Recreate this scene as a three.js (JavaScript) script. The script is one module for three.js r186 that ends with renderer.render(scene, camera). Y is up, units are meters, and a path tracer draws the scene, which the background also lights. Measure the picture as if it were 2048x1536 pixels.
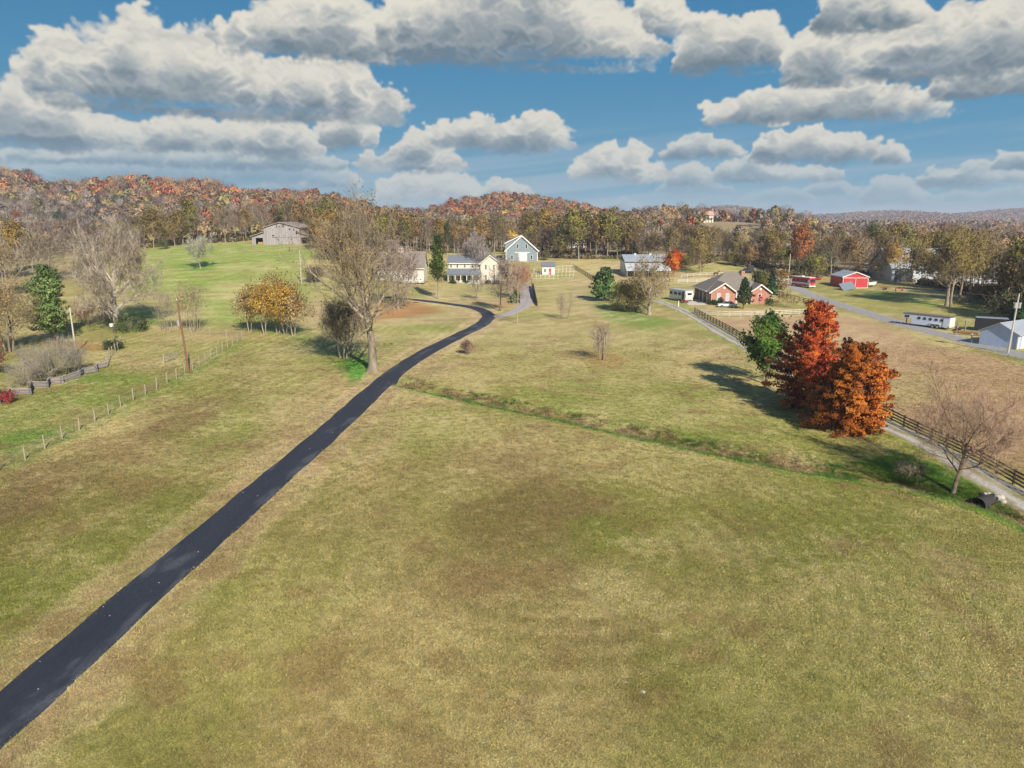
import * as THREE from 'three';
import { mergeGeometries } from 'three/addons/utils/BufferGeometryUtils.js';

// ------------------------------------------------------------------ camera, sun, exposure
const scene = new THREE.Scene();
const renderer = new THREE.WebGLRenderer({ antialias: true });
renderer.toneMapping = THREE.LinearToneMapping;
renderer.toneMappingExposure = 1.42;
renderer.shadowMap.enabled = true;
renderer.shadowMap.type = THREE.PCFSoftShadowMap;
const FOCAL = 1422, PITCH = 13 * Math.PI / 180, EYE = 22;          // a drone 22 m up, looking 13 degrees down
const camera = new THREE.PerspectiveCamera(2 * Math.atan(768 / FOCAL) * 180 / Math.PI, 4 / 3, 0.5, 14000);
camera.position.set(0, EYE, 0);
camera.rotation.set(-PITCH, 0, 0);
scene.add(camera);
const SUN_AZ = 22 * Math.PI / 180, SUN_EL = 33 * Math.PI / 180;    // behind the camera, to the right of it
const sun = new THREE.DirectionalLight(new THREE.Color().setRGB(1.0, 0.925, 0.80), 5.0);
sun.position.set(Math.sin(SUN_AZ) * Math.cos(SUN_EL), Math.sin(SUN_EL), Math.cos(SUN_AZ) * Math.cos(SUN_EL)).multiplyScalar(600);
sun.castShadow = true;
sun.shadow.radius = 1.5;
sun.shadow.mapSize.set(4096, 4096);
Object.assign(sun.shadow.camera, { left: -350, right: 350, top: 350, bottom: -350, near: 1, far: 1800 });
scene.add(sun, sun.target);
scene.fog = new THREE.FogExp2(new THREE.Color().setRGB(0.66, 0.69, 0.82), 0.00018);

// ------------------------------------------------------------------ small maths
function rng(seed) { let a = seed >>> 0; return () => { a = (a + 0x6D2B79F5) | 0; let t = Math.imul(a ^ (a >>> 15), 1 | a); t = (t + Math.imul(t ^ (t >>> 7), 61 | t)) ^ t; return ((t ^ (t >>> 14)) >>> 0) / 4294967296; }; }
const TAB = new Float32Array(65536); { const r = rng(77); for (let i = 0; i < 65536; i++) TAB[i] = r(); }
function vn(x, y) {                                                  // value noise, 0..1
  const xi = Math.floor(x), yi = Math.floor(y); let fx = x - xi, fy = y - yi;
  fx = fx * fx * (3 - 2 * fx); fy = fy * fy * (3 - 2 * fy);
  const x0 = xi & 255, x1 = (xi + 1) & 255, y0 = (yi & 255) << 8, y1 = ((yi + 1) & 255) << 8;
  const a = TAB[y0 | x0], b = TAB[y0 | x1], c = TAB[y1 | x0], d = TAB[y1 | x1];
  return a + (b - a) * fx + (c - a) * fy + (a - b - c + d) * fx * fy;
}
function fbm(x, y, n) { let s = 0, a = 0.5, t = 0; for (let i = 0; i < n; i++) { s += a * vn(x, y); t += a; a *= 0.5; const X = x * 1.6 + y * 1.2 + 17.3; y = y * 1.6 - x * 1.2 + 41.7; x = X; } return s / t; }
const clamp = (v, a = 0, b = 1) => v < a ? a : v > b ? b : v;
const lerp = (a, b, t) => a + (b - a) * t;
const sm = (a, b, v) => { const t = clamp((v - a) / (b - a)); return t * t * (3 - 2 * t); };
function table(t, x) { if (x <= t[0][0]) return t[0][1]; for (let i = 1; i < t.length; i++) if (x <= t[i][0]) { const k = (x - t[i - 1][0]) / (t[i][0] - t[i - 1][0]); return lerp(t[i - 1][1], t[i][1], k * k * (3 - 2 * k)); } return t[t.length - 1][1]; }
// direction of a photograph pixel (2048 x 1536), unit depth along the optical axis
const SP = Math.sin(PITCH), CP = Math.cos(PITCH);
function rayOf(px, py) { const X = (px - 1024) / FOCAL, V = (py - 768) / FOCAL; return [X, -SP - V * CP, -CP + V * SP]; }

// ------------------------------------------------------------------ sky: air and cumulus, computed per direction
{
  const SKY = 0.9, W = 4096, H = 2048, data = new Float32Array(W * H * 4), D2 = Math.PI / 180;
  const air = (el) => {
    const t = clamp(el / 90), k = Math.exp(-Math.max(el, 0) / 9), k2 = Math.exp(-Math.max(el, 0) / 3.2);
    return [SKY * (lerp(0.034, 0.013, Math.min(1, t * 3)) + 0.085 * k + 0.095 * k2), SKY * (lerp(0.205, 0.10, Math.min(1, t * 3)) + 0.105 * k + 0.055 * k2), SKY * (lerp(0.385, 0.25, Math.min(1, t * 3)) + 0.05 * k)];
  };
  for (let y = 0; y < H; y++) {
    const el = (y + 0.5) / H * 180 - 90, c = air(el);
    for (let x = 0; x < W; x++) { const o = (y * W + x) * 4; data[o] = c[0]; data[o + 1] = c[1]; data[o + 2] = c[2]; data[o + 3] = 1; }
  }
  const azel = (px, py) => { const d = rayOf(px, py), l = Math.hypot(...d); return [Math.atan2(d[0], -d[2]) / D2, Math.asin(d[1] / l) / D2]; };
  const TX = W / 360, TY = H / 180;
  // a cumulus: an outline of the tops, a flat base; puffs fill it, a height field of the puffs shades it
  function cloud(top, base, o = {}) {
    const r = rng(o.seed ?? 1), hz = o.haze ?? 0, dark = o.dark ?? 1;
    const az0 = top[0][0], az1 = top[top.length - 1][0]; let hi = -1e9; for (const p of top) hi = Math.max(hi, p[1]);
    const hgt = Math.max(hi - base, 0.25), wid = az1 - az0, puffs = [];
    const line = (a) => { if (a < az0 || a > az1) return -99; for (let i = 1; i < top.length; i++) if (a <= top[i][0]) return lerp(top[i - 1][1], top[i][1], (a - top[i - 1][0]) / (top[i][0] - top[i - 1][0])); return -99; };
    const n = Math.round(clamp(wid / hgt * 42, 36, 240));
    for (let i = 0; i < n; i++) {
      const a = lerp(az0, az1, (i + r()) / n), t = line(a); if (t < base) continue;
      const e = lerp(base, t, Math.pow(r(), 0.65)), room = Math.min((t - e) * 0.9 + hgt * 0.06, (Math.min(a - az0, az1 - a)) * 0.8 + hgt * 0.10, hgt * 0.42);
      puffs.push([a, e, Math.max(room, hgt * 0.055), r() * 0.5]);
    }
    for (let i = 0; i < n * 0.9; i++) { const a = lerp(az0, az1, r()), t = line(a); if (t < base) continue; const rad = hgt * lerp(0.06, 0.17, r()); puffs.push([a, Math.max(base + rad * 0.4, t - rad * lerp(0.7, 1.2, r())), rad, 0.2 + r() * 0.5]); }
    const m = 1.4, xa = Math.floor((az0 - m) * TX), xb = Math.ceil((az1 + m) * TX), ya = Math.max(1024, Math.floor((base - hgt * 0.3 + 90) * TY)), yb = Math.min(H - 1, Math.ceil((hi + m + 90) * TY)), bw = xb - xa + 1, bh = yb - ya + 1; if (bh < 3) return;
    const bb = new Float32Array(bw * bh), den = new Float32Array(bw * bh), tau = new Float32Array(bw * bh), f0 = 1 / hgt, sd = (o.seed ?? 1) * 13.7, fine = o.fine ?? 1;
    const bil = (x, y, n) => { let s = 0, w = 0.5, t = 0; for (let k = 0; k < n; k++) { s += w * (1 - Math.abs(2 * vn(x, y) - 1)); t += w; w *= 0.42; const X = x * 1.7 + y * 1.1 + 9.1; y = y * 1.7 - x * 1.1 + 4.7; x = X; } return s / t; };
    for (let j = 0; j < bh; j++) for (let i = 0; i < bw; i++) {
      const az = (xa + i + 0.5) / TX, el = (ya + j + 0.5) / TY - 90;
      const n1 = fbm(az * 2.1 * f0 + sd, el * 2.6 * f0, 3) - 0.5, n2 = fbm(az * 2.1 * f0 + 57 + sd, el * 2.6 * f0 + 31, 3) - 0.5;
      const m1 = fbm(az * 1.5 + sd + 5, el * 1.8 + 77, 3) - 0.5, m2 = fbm(az * 1.5 + sd + 65, el * 1.8 + 7, 3) - 0.5, mh = Math.min(1, hgt / 3);
      const wa = az + n1 * 0.42 * hgt + m1 * 1.3 * mh, we = el + n2 * 0.36 * hgt + m2 * 1.15 * mh; let best = 0, sum = 0;
      for (let k = 0; k < puffs.length; k++) {
        const p = puffs[k], dx = (wa - p[0]), dy = (we - p[1]) * 1.1, R = p[2] * 1.18; if (Math.abs(dx) > R || Math.abs(dy) > R) continue;
        const q = 1 - (dx * dx + dy * dy) / (R * R); if (q <= 0) continue; if (q > best) best = q; sum += q * q * 0.35;
      }
      if (best <= 0) continue;
      const b1 = bil(az * 0.62 * fine + sd + m1 * 0.5, el * 0.85 * fine + 3 + m2 * 0.5, 4), b2 = fbm(az * 4.1 + sd, el * 4.9 + 17, 4);
      const wob = (fbm(az * 1.1 / hgt + sd, el * 1.4 + 3, 4) - 0.5) * 0.42 + (b2 - 0.5) * 0.22, floor = sm(base - 0.10 * hgt, base + 0.30 * hgt, el + wob * hgt);
      const core = Math.min(1, best * 0.9 + sum * 0.35), edge = core + (b1 - 0.62) * 0.75 * (1 - 0.7 * core) + (b2 - 0.5) * 0.75 * (1 - core);
      bb[j * bw + i] = b1; den[j * bw + i] = Math.max(0, edge - 0.06) * (0.35 + 0.65 * sm(0, 0.5, core)) * floor;
    }
    // light coming down from the sun side: how much cloud lies above each spot
    const stepT = 1 / (hgt * TY), lean = 0.35;
    for (let j = bh - 2; j >= 0; j--) for (let i = 0; i < bw; i++) { const x = Math.min(bw - 1.001, i + lean), k = x | 0, f = x - k, up = (j + 1) * bw, near = Math.max(0, i - 1), t = lerp(tau[up + k], tau[up + Math.min(bw - 1, k + 1)], f) * 0.8 + 0.1 * (tau[up + near] + tau[up + Math.min(bw - 1, i + 2)]); tau[j * bw + i] = t * (1 - 0.35 * stepT) + den[j * bw + i] * stepT; }
    for (let j = 1; j < bh - 1; j++) for (let i = 1; i < bw - 1; i++) {
      const q = j * bw + i, d = den[q]; if (d <= 0.002) continue;
      const el = (ya + j + 0.5) / TY - 90, row = ya + j, alpha = (1 - Math.exp(-d * 5)) * (o.alpha ?? 1);
      const up2 = Math.min(bh * bw - 1, q + bw * 2), rt2 = Math.min(bh * bw - 1, q + 2), relief = clamp((bb[q] - bb[up2]) * 0.95 + (bb[q] - bb[rt2]) * 0.35, -0.22, 0.22);
      let s = clamp(0.97 - 0.60 * sm(0.14, 0.62, tau[q] * dark + (0.62 - bb[q]) * 0.14) - 0.34 * dark * (1 - sm(0.0, 0.46, (el - base) / hgt + (bb[q] - 0.6) * 0.3)) - 0.22 * (0.66 - bb[q]) + relief * 0.55);
      const c0 = [0.110, 0.150, 0.180], c1 = [0.265, 0.290, 0.297], c2 = [0.55, 0.52, 0.45], a0 = air(el), o4 = (row * W + ((xa + i + 1024 + 4096) & 4095)) * 4;
      const fade = clamp(hz + 0.6 * Math.exp(-Math.max(el, 0.1) / 4.2));
      for (let c = 0; c < 3; c++) {
        let v = s < 0.5 ? lerp(c0[c], c1[c], s * 2) : lerp(c1[c], c2[c], s * 2 - 1);
        v = lerp(v, a0[c] * 0.9 + 0.045, fade);
        data[o4 + c] = lerp(data[o4 + c], v, alpha);
      }
    }
  }
  // thin broken haze cloud low in the sky, all round
  for (let y = 1024; y < 1024 + 8 * TY; y++) { const el = (y + 0.5) / TY - 90, band = sm(0, 1.2, el) * (1 - sm(3.2, 8, el)), a0 = air(el); for (let x = 0; x < W; x++) { const az = x / TX, n = fbm(Math.sin(az * D2) * 9 + 40, Math.cos(az * D2) * 9 + el * 1.5, 5), k = band * sm(0.42, 0.68, n) * 0.6, o = (y * W + x) * 4; data[o] = lerp(data[o], a0[0] + 0.13, k); data[o + 1] = lerp(data[o + 1], a0[1] + 0.075, k); data[o + 2] = lerp(data[o + 2], a0[2] + 0.03, k); } }
  const P = (pts) => pts.map(([x, y]) => azel(x, y)), B = (x, y) => azel(x, y)[1];
  const seen = [                                                      // [tops, base x, base y, options], farthest first
    [[[1390, 410], [1420, 388], [1445, 392], [1462, 412]], 1420, 416, { haze: 0.35 }], [[[1225, 416], [1250, 392], [1278, 412]], 1250, 419, { haze: 0.35 }],
    [[[1540, 404], [1580, 392], [1640, 384], [1700, 392], [1730, 408]], 1640, 414, { haze: 0.55 }], [[[1730, 384], [1750, 360], [1790, 355], [1830, 374], [1856, 400]], 1790, 408, { haze: 0.28 }],
    [[[1300, 400], [1390, 380], [1480, 384], [1560, 396]], 1420, 410, { haze: 0.6, alpha: 0.7 }], [[[1830, 412], [1890, 392], [1960, 398], [2050, 392], [2160, 402]], 1960, 420, { haze: 0.6, alpha: 0.8 }],
    [[[1600, 386], [1630, 366], [1680, 360], [1720, 376]], 1660, 392, { haze: 0.3, alpha: 0.9 }], [[[1480, 398], [1530, 380], [1580, 374], [1630, 392]], 1550, 404, { haze: 0.4, alpha: 0.9 }], [[[1860, 396], [1910, 378], [1960, 384], [2020, 372], [2090, 388]], 1960, 404, { haze: 0.4, alpha: 0.9 }], [[[1310, 372], [1360, 356], [1420, 362], [1470, 376]], 1390, 386, { haze: 0.35, alpha: 0.8 }],
    [[[752, 395], [772, 360], [800, 344], [850, 340], [900, 344], [930, 352], [962, 384]], 860, 404, { haze: 0.05, dark: 0.6 }], [[[962, 386], [984, 358], [1020, 358], [1046, 366], [1070, 388]], 1015, 398, { haze: 0.05, dark: 0.6 }],
    [[[520, 368], [560, 352], [620, 344], [680, 330], [712, 348], [722, 366]], 620, 374, { haze: 0.22, dark: 0.8 }],
    [[[-260, 350], [-120, 330], [0, 322], [120, 318], [260, 312], [400, 318], [540, 316], [640, 330], [690, 348]], 220, 362, { haze: 0.42 }],
    [[[-200, 318], [-60, 300], [60, 300], [200, 292], [380, 300], [470, 300], [560, 296], [640, 300], [690, 322]], 300, 334, { haze: 0.25 }],
    [[[1335, 352], [1370, 324], [1400, 322], [1420, 350]], 1370, 374, { haze: 0.15 }], [[[1410, 352], [1450, 330], [1484, 308], [1520, 310], [1560, 332], [1630, 330], [1690, 346]], 1520, 364, { haze: 0.15 }],
    [[[1840, 358], [1870, 338], [1900, 340], [1940, 322], [1970, 324], [2010, 344], [2080, 340], [2130, 356]], 1960, 372, { haze: 0.2 }], [[[1984, 326], [2010, 302], [2050, 300], [2090, 322]], 2030, 338, { haze: 0.15 }],
    [[[1152, 332], [1180, 312], [1200, 290], [1222, 282], [1246, 290], [1268, 282], [1292, 296], [1300, 328], [1334, 354]], 1235, 362, { dark: 0.75 }],
    [[[1320, 306], [1350, 286], [1400, 272], [1440, 276], [1486, 298]], 1400, 318, { haze: 0.12 }], [[[1742, 312], [1756, 292], [1780, 285], [1808, 294], [1818, 318]], 1780, 327, { haze: 0.05 }],
    [[[1500, 300], [1540, 272], [1590, 256], [1650, 256], [1720, 260], [1756, 288]], 1620, 322, {}],
    [[[705, 332], [740, 312], [780, 298], [812, 294], [824, 262], [850, 256], [872, 274], [892, 300], [930, 322]], 800, 336, { dark: 0.8 }],
    [[[850, 262], [872, 234], [900, 230], [930, 250], [966, 226], [1006, 240], [1050, 222], [1092, 226], [1126, 246], [1152, 286]], 990, 300, { dark: 0.85 }],
    [[[634, 278], [650, 232], [690, 220], [730, 224], [746, 246], [746, 282]], 690, 296, { dark: 0.85 }], [[[600, 290], [612, 256], [622, 258], [632, 286]], 615, 294, { dark: 0.4 }],
    [[[-240, 240], [-120, 200], [-40, 196], [10, 170], [50, 166], [84, 190], [124, 190], [150, 222], [200, 236], [280, 246], [330, 250], [390, 234], [470, 236], [530, 226], [590, 236], [620, 272], [640, 288]], 250, 300, { dark: 1 }],
    [[[1534, 250], [1550, 228], [1566, 228], [1576, 246]], 1555, 253, { dark: 0.3 }],
    [[[1412, 200], [1450, 202], [1480, 196], [1512, 176], [1552, 188], [1590, 166], [1640, 164], [1690, 160], [1750, 160], [1790, 168], [1830, 186], [1872, 186], [1896, 204], [1918, 232]], 1680, 244, {}],
    [[[1864, 172], [1910, 140], [1960, 122], [2030, 118], [2110, 116], [2180, 140], [2220, 170]], 2020, 190, { dark: 1.1 }],
    [[[66, 108], [110, 84], [160, 74], [204, 72], [214, 46], [240, 26], [284, 20], [308, 34], [330, 58], [372, 62], [422, 66], [440, 104], [520, 112], [600, 122], [660, 128], [700, 144], [730, 168], [796, 176]], 420, 226, {}],
    [[[1345, 128], [1366, 92], [1386, 56], [1410, 30], [1450, 34], [1486, 40], [1516, 34], [1552, 52], [1580, 86]], 1460, 140, {}],
    [[[1570, 108], [1600, 72], [1640, 58], [1700, 64], [1770, 42], [1840, 34], [1900, 12], [1960, -10], [2060, -24], [2160, -10], [2250, 40], [2300, 90]], 1850, 158, {}],
    [[[1632, 40], [1650, -4], [1700, -24], [1790, -20], [1860, 20]], 1740, 58, { dark: 1.1 }], [[[1262, 20], [1296, -20], [1350, -12], [1390, 26], [1402, 52]], 1330, 66, { dark: 0.8 }],
    [[[420, 76], [444, 40], [500, 22], [530, 20], [560, -20], [640, -40], [700, -24], [750, 24], [790, 84]], 600, 116, {}],
    [[[782, 40], [800, 2], [850, -50], [960, -90], [1100, -80], [1210, -40], [1264, 28], [1312, 72]], 1010, 122, {}],
  ];
  seen.forEach(([t, bx, by, o], i) => cloud(P(t), B(bx, by), { seed: i + 3, ...o }));
  const r = rng(9001);                                                // the same sky goes on all round
  for (let i = 0; i < 110; i++) {
    const el = 3 + 55 * Math.pow(i / 110, 1.4), az = lerp(44, 316, ((i * 0.61803) % 1)), w = lerp(5, 14, r()) * (0.5 + el / 30), h = w * lerp(0.16, 0.3, r()), pts = [];
    for (let k = 0; k <= 8; k++) { const t = k / 8; pts.push([az - w / 2 + w * t, el + h * Math.pow(Math.sin(Math.PI * clamp(t, 0.04, 0.96)), 0.7) * lerp(0.6, 1.1, r())]); }
    if (pts[0][0] > 40 && pts[8][0] < 320) cloud(pts, el, { seed: 200 + i, haze: el < 8 ? 0.2 : 0, soft: 0.5 });
  }
  for (let i = 0; i < 10; i++) { const el = 27 + i * 3.3, az = -34 + ((i * 0.618) % 1) * 68, w = lerp(10, 20, r()), h = w * 0.24, pts = []; for (let k = 0; k <= 8; k++) { const t = k / 8; pts.push([az - w / 2 + w * t, el + h * Math.pow(Math.sin(Math.PI * clamp(t, 0.04, 0.96)), 0.7) * lerp(0.6, 1.1, r())]); } cloud(pts, el, { seed: 400 + i, soft: 0.5 }); }
  const sky = new THREE.DataTexture(data, W, H, THREE.RGBAFormat, THREE.FloatType);
  sky.mapping = THREE.EquirectangularReflectionMapping; sky.magFilter = THREE.LinearFilter; sky.minFilter = THREE.LinearFilter; sky.needsUpdate = true;
  scene.background = sky; scene.environment = sky;
}

// ------------------------------------------------------------------ the lie of the land
const RIDGE_LEFT = 880, RIDGE_MID = 1010, RIDGE_FAR = 3000, RIDGE_NEAR = 610;
const crest = (tab, D, tree) => tab.map(([px, py]) => { const d = rayOf(px, py), k = D / -d[2]; return [d[0] * k, Math.max(0, EYE + d[1] * k - tree)]; });
const tabLeft = crest([[-700, 345], [-300, 335], [0, 336], [40, 342], [100, 362], [180, 358], [270, 352], [330, 356], [400, 354], [450, 366], [485, 378], [560, 377], [610, 378], [660, 387], [720, 406], [765, 420], [880, 428], [940, 440], [1010, 446]], RIDGE_LEFT, 20);
const tabMid = crest([[700, 440], [820, 432], [880, 417], [910, 404], [960, 393], [1000, 389], [1060, 391], [1100, 398], [1150, 405], [1195, 416], [1250, 425], [1330, 427], [1420, 434], [1520, 446]], RIDGE_MID, 20);
const tabFar = crest([[-900, 424], [700, 428], [1100, 424], [1300, 427], [1400, 421], [1450, 414], [1500, 425], [1600, 437], [1680, 430], [1780, 424], [1850, 434], [1900, 438], [1960, 428], [2048, 420], [2500, 420], [3200, 428]], RIDGE_FAR, 14);
const tabNear = crest([[1020, 474], [1150, 468], [1250, 460], [1330, 449], [1400, 446], [1440, 446], [1520, 449], [1580, 470], [1660, 490], [2500, 500]], RIDGE_NEAR, 0);
const gauss = (t) => Math.exp(-t * t);
let ditchPts = null;
function segDist(pts, x, z) {                                        // distance to a polyline of [x, z], side sign and run along it
  let best = 1e9, side = 1, run = 0, acc = 0;
  for (let i = 1; i < pts.length; i++) {
    const ax = pts[i - 1][0], az = pts[i - 1][1], dx = pts[i][0] - ax, dz = pts[i][1] - az, L2 = dx * dx + dz * dz, L = Math.sqrt(L2);
    const t = clamp(((x - ax) * dx + (z - az) * dz) / L2), qx = x - ax - dx * t, qz = z - az - dz * t, d = qx * qx + qz * qz;
    if (d < best) { best = d; side = (dx * (z - az) - dz * (x - ax)) > 0 ? 1 : -1; run = acc + L * t; }
    acc += L;
  }
  return [Math.sqrt(best), side, run];
}
function height(x, z) {
  const d = -z;
  let e = 0;
  const w = (0.35 + 0.65 * sm(-230, -120, x)) * (1 - 0.86 * sm(-74, -12, x));
  e += 12.4 * sm(120, 345, d) * 1.12 * w * (1 - 0.55 * sm(345, 460, d));
  e += 4.4 * sm(235, 330, d) * (1 - sm(60, 140, x)) * sm(-60, -8, x);
  if (d > 360) e += Math.max(table(tabLeft, x * RIDGE_LEFT / Math.max(d, 500)) * gauss((d - RIDGE_LEFT) / 250) * sm(360, 560, d), table(tabMid, x) * gauss((d - RIDGE_MID) / 230) * sm(400, 640, d), table(tabNear, x) * gauss((d - RIDGE_NEAR) / 130) * sm(380, 520, d));
  e += table(tabFar, x) * gauss((d - RIDGE_FAR) / 560) * sm(1200, 2000, d);
  e += (fbm(x * 0.012 + 3, z * 0.012 + 9, 3) - 0.5) * 1.1 * sm(90, 240, d) + (fbm(x * 0.05, z * 0.05, 2) - 0.5) * 0.22;
  if (d > 640) e += (fbm(x * 0.006 + 30, z * 0.006, 3) - 0.5) * 5 * sm(640, 900, d) * (1 - sm(2200, 2800, d));
  if (ditchPts && d > 30 && d < 130 && x > -30) { const q = segDist(ditchPts, x, z)[0]; if (q < 6) e -= 0.75 * gauss(q / 1.9); }
  return e;
}
function ground(px, py) {                                            // where a photograph pixel meets the land
  const r = rayOf(px, py); let t = 12, p = 12;
  for (; t < 6000; t *= 1.012) { if (EYE + r[1] * t < height(r[0] * t, r[2] * t)) break; p = t; }
  for (let i = 0; i < 24; i++) { const m = (p + t) / 2; if (EYE + r[1] * m < height(r[0] * m, r[2] * m)) t = m; else p = m; }
  const v = new THREE.Vector3(r[0] * t, 0, r[2] * t); v.y = height(v.x, v.z); v.depth = t; v.mpp = t / FOCAL; return v;
}
const G2 = (pts) => pts.map(([a, b]) => { const g = ground(a, b); return [g.x, g.z]; });
function smoothLine(pts, step) { const c = new THREE.CatmullRomCurve3(pts.map(([x, z]) => new THREE.Vector3(x, 0, z)), false, 'centripetal'); return c.getSpacedPoints(Math.max(2, Math.round(c.getLength() / step))).map((p) => [p.x, p.z]); }
ditchPts = smoothLine(G2([[808, 762], [860, 774], [960, 796], [1080, 820], [1200, 845], [1320, 872], [1440, 898], [1560, 922], [1680, 942], [1800, 962], [1900, 984], [1960, 1000], [2060, 1040], [2200, 1110]]), 3);

// the drives
const drivePts = smoothLine(G2([[-190, 1604], [0, 1437], [158, 1300], [256, 1213], [352, 1129], [458, 1037], [555, 952], [648, 872], [712, 814], [757, 773], [802, 736], [866, 697], [918, 671], [950, 656], [973, 640], [976, 629], [962, 620], [936, 613], [899, 608], [860, 603], [815, 598], [775, 594]]), 2);
const gravelPts = smoothLine(G2([[2260, 1120], [2120, 1035], [2000, 973], [1920, 925], [1830, 876], [1770, 850], [1660, 785], [1560, 730], [1500, 697], [1440, 664], [1390, 634], [1350, 614], [1310, 600], [1270, 592]]), 2.5);
const spurPts = smoothLine(G2([[988, 634], [1012, 629], [1034, 621], [1050, 609], [1055, 596], [1056, 582], [1055, 570]]), 2);
const lanePts = smoothLine(G2([[2300, 770], [2150, 735], [2048, 712], [1960, 690], [1880, 668], [1800, 646], [1720, 622], [1650, 600], [1610, 584], [1585, 572], [1575, 562], [1562, 552]]), 3);

// ------------------------------------------------------------------ colours of the ground (a coarse map that the fine textures read)
const CW = 760, CH = 560, CX0 = -285, CZ0 = 40, CS = 0.75;           // cells of 0.75 m
const macro = new Float32Array(CW * CH * 3);
const STRAW = [0.45, 0.36, 0.145], OLIVE = [0.255, 0.250, 0.045], BROWN = [0.235, 0.150, 0.062], LUSH = [0.075, 0.225, 0.010], TAN = [0.46, 0.325, 0.175], LITTER = [0.36, 0.165, 0.055], PALE = [0.54, 0.44, 0.21], GREEN = [0.195, 0.262, 0.026], PADDOCK = [0.41, 0.255, 0.14];
const cellX = (i) => CX0 + (i + 0.5) * CS, cellZ = (j) => CZ0 - (j + 0.5) * CS;
for (let j = 0; j < CH; j++) for (let i = 0; i < CW; i++) {
  const x = cellX(i), z = cellZ(j), a = sm(0.34, 0.66, fbm(x * 0.06, z * 0.06, 4)), b = sm(0.5, 0.72, fbm(x * 0.035 + 60, z * 0.045 + 20, 4)), o = (j * CW + i) * 3;
  for (let c = 0; c < 3; c++) macro[o + c] = lerp(lerp(OLIVE[c], STRAW[c], 0.15 + 0.85 * a), BROWN[c], b * 0.35);
}
function paint(color, weight) { for (let j = 0; j < CH; j++) for (let i = 0; i < CW; i++) { const w = weight(cellX(i), cellZ(j)); if (w > 0) { const o = (j * CW + i) * 3; for (let c = 0; c < 3; c++) macro[o + c] = lerp(macro[o + c], color[c], Math.min(1, w)); } } }
function region(color, px, amount = 1, feather = 3, grain = 0.5, gscale = 0.12) {   // a patch outlined in photograph pixels, with ragged edges
  const p = G2(px); let x0 = 1e9, x1 = -1e9, z0 = 1e9, z1 = -1e9; for (const [x, z] of p) { x0 = Math.min(x0, x); x1 = Math.max(x1, x); z0 = Math.min(z0, z); z1 = Math.max(z1, z); }
  const loop = [...p, p[0]];
  paint(color, (x, z) => {
    if (x < x0 - feather || x > x1 + feather || z < z0 - feather || z > z1 + feather) return 0;
    const n = fbm(x * gscale + 5, z * gscale + 8, 4) - 0.5, d = segDist(loop, x, z)[0]; let inside = false;
    for (let i = 0, k = p.length - 1; i < p.length; k = i++) if ((p[i][1] > z) !== (p[k][1] > z) && x < (p[k][0] - p[i][0]) * (z - p[i][1]) / (p[k][1] - p[i][1]) + p[i][0]) inside = !inside;
    return amount * clamp(sm(-feather, feather, (inside ? d : -d) + n * feather * 2.4) * (1 + n * grain * 2));
  });
}
function strip(color, pts, off, half, amount, ragged = 0.5) { const lo = pts; paint(color, (x, z) => { const q = segDist(lo, x, z), d = q[0] * q[1] - off, n = fbm(x * 0.35, z * 0.35, 3) - 0.5; return Math.abs(d) > half * 2.5 ? 0 : amount * sm(half * 1.5, half * 0.5, Math.abs(d + n * ragged * 2)) * (0.75 + n); }); }
// wide patches
region(GREEN, [[-60, 1180], [160, 1070], [430, 960], [420, 1120], [250, 1230], [-60, 1440]], 0.35, 4);
region(BROWN, [[-80, 1040], [-80, 950], [120, 905], [260, 860], [420, 790], [520, 742], [560, 760], [430, 830], [330, 890], [180, 960], [60, 1030]], 0.75, 3.5, 0.8);
region(GREEN, [[320, 905], [520, 760], [640, 700], [680, 740], [600, 830], [450, 925], [360, 960]], 0.40, 4);
region(TAN, [[560, 800], [640, 745], [740, 765], [700, 800], [600, 880], [480, 960]], 0.55, 3);
region(STRAW, [[450, 720], [560, 690], [640, 705], [700, 745], [600, 790], [500, 770]], 0.45, 5);
region(GREEN, [[400, 1260], [560, 1090], [700, 1020], [760, 1100], [620, 1260], [480, 1400], [300, 1536], [160, 1536]], 0.28, 4);
region(TAN, [[715, 870], [770, 805], [840, 790], [820, 850], [775, 920], [715, 935]], 0.75, 2, 0.7);
region(GREEN, [[790, 830], [880, 812], [960, 870], [900, 905], [790, 900]], 0.55, 3);
region(STRAW, [[900, 830], [1250, 870], [1500, 940], [1560, 1000], [1340, 1010], [1120, 930], [920, 900]], 0.55, 4);
region(BROWN, [[840, 1190], [930, 1130], [960, 1040], [1060, 960], [1180, 950], [1220, 1010], [1140, 1060], [1120, 1150], [1180, 1260], [1240, 1400], [1120, 1420], [1000, 1300], [900, 1250]], 0.62, 3.5, 0.9);
region(BROWN, [[900, 900], [1030, 890], [1100, 930], [1040, 985], [930, 960]], 0.32, 4);
region(GREEN, [[1180, 1040], [1270, 1050], [1280, 1085], [1200, 1090]], 0.6, 1.5);
region(PALE, [[1100, 1100], [1130, 1085], [1150, 1130], [1240, 1130], [1300, 1180], [1220, 1210], [1120, 1165]], 0.55, 1.5);
region(GREEN, [[1500, 1020], [1700, 1000], [1980, 1080], [2100, 1250], [2100, 1560], [1500, 1560], [1350, 1400], [1600, 1200]], 0.25, 6);
region(PALE, [[1340, 1030], [1450, 1040], [1520, 1090], [1430, 1110], [1350, 1080]], 0.5, 2);
region(STRAW, [[650, 1420], [760, 1340], [980, 1370], [1050, 1440], [900, 1480], [740, 1460]], 0.5, 1.8);
region(TAN, [[1850, 1090], [1940, 1120], [1990, 1180], [1900, 1170]], 0.5, 1.5);
region(TAN, [[1700, 1440], [2048, 1440], [2048, 1536], [1500, 1536]], 0.35, 2);
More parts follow.
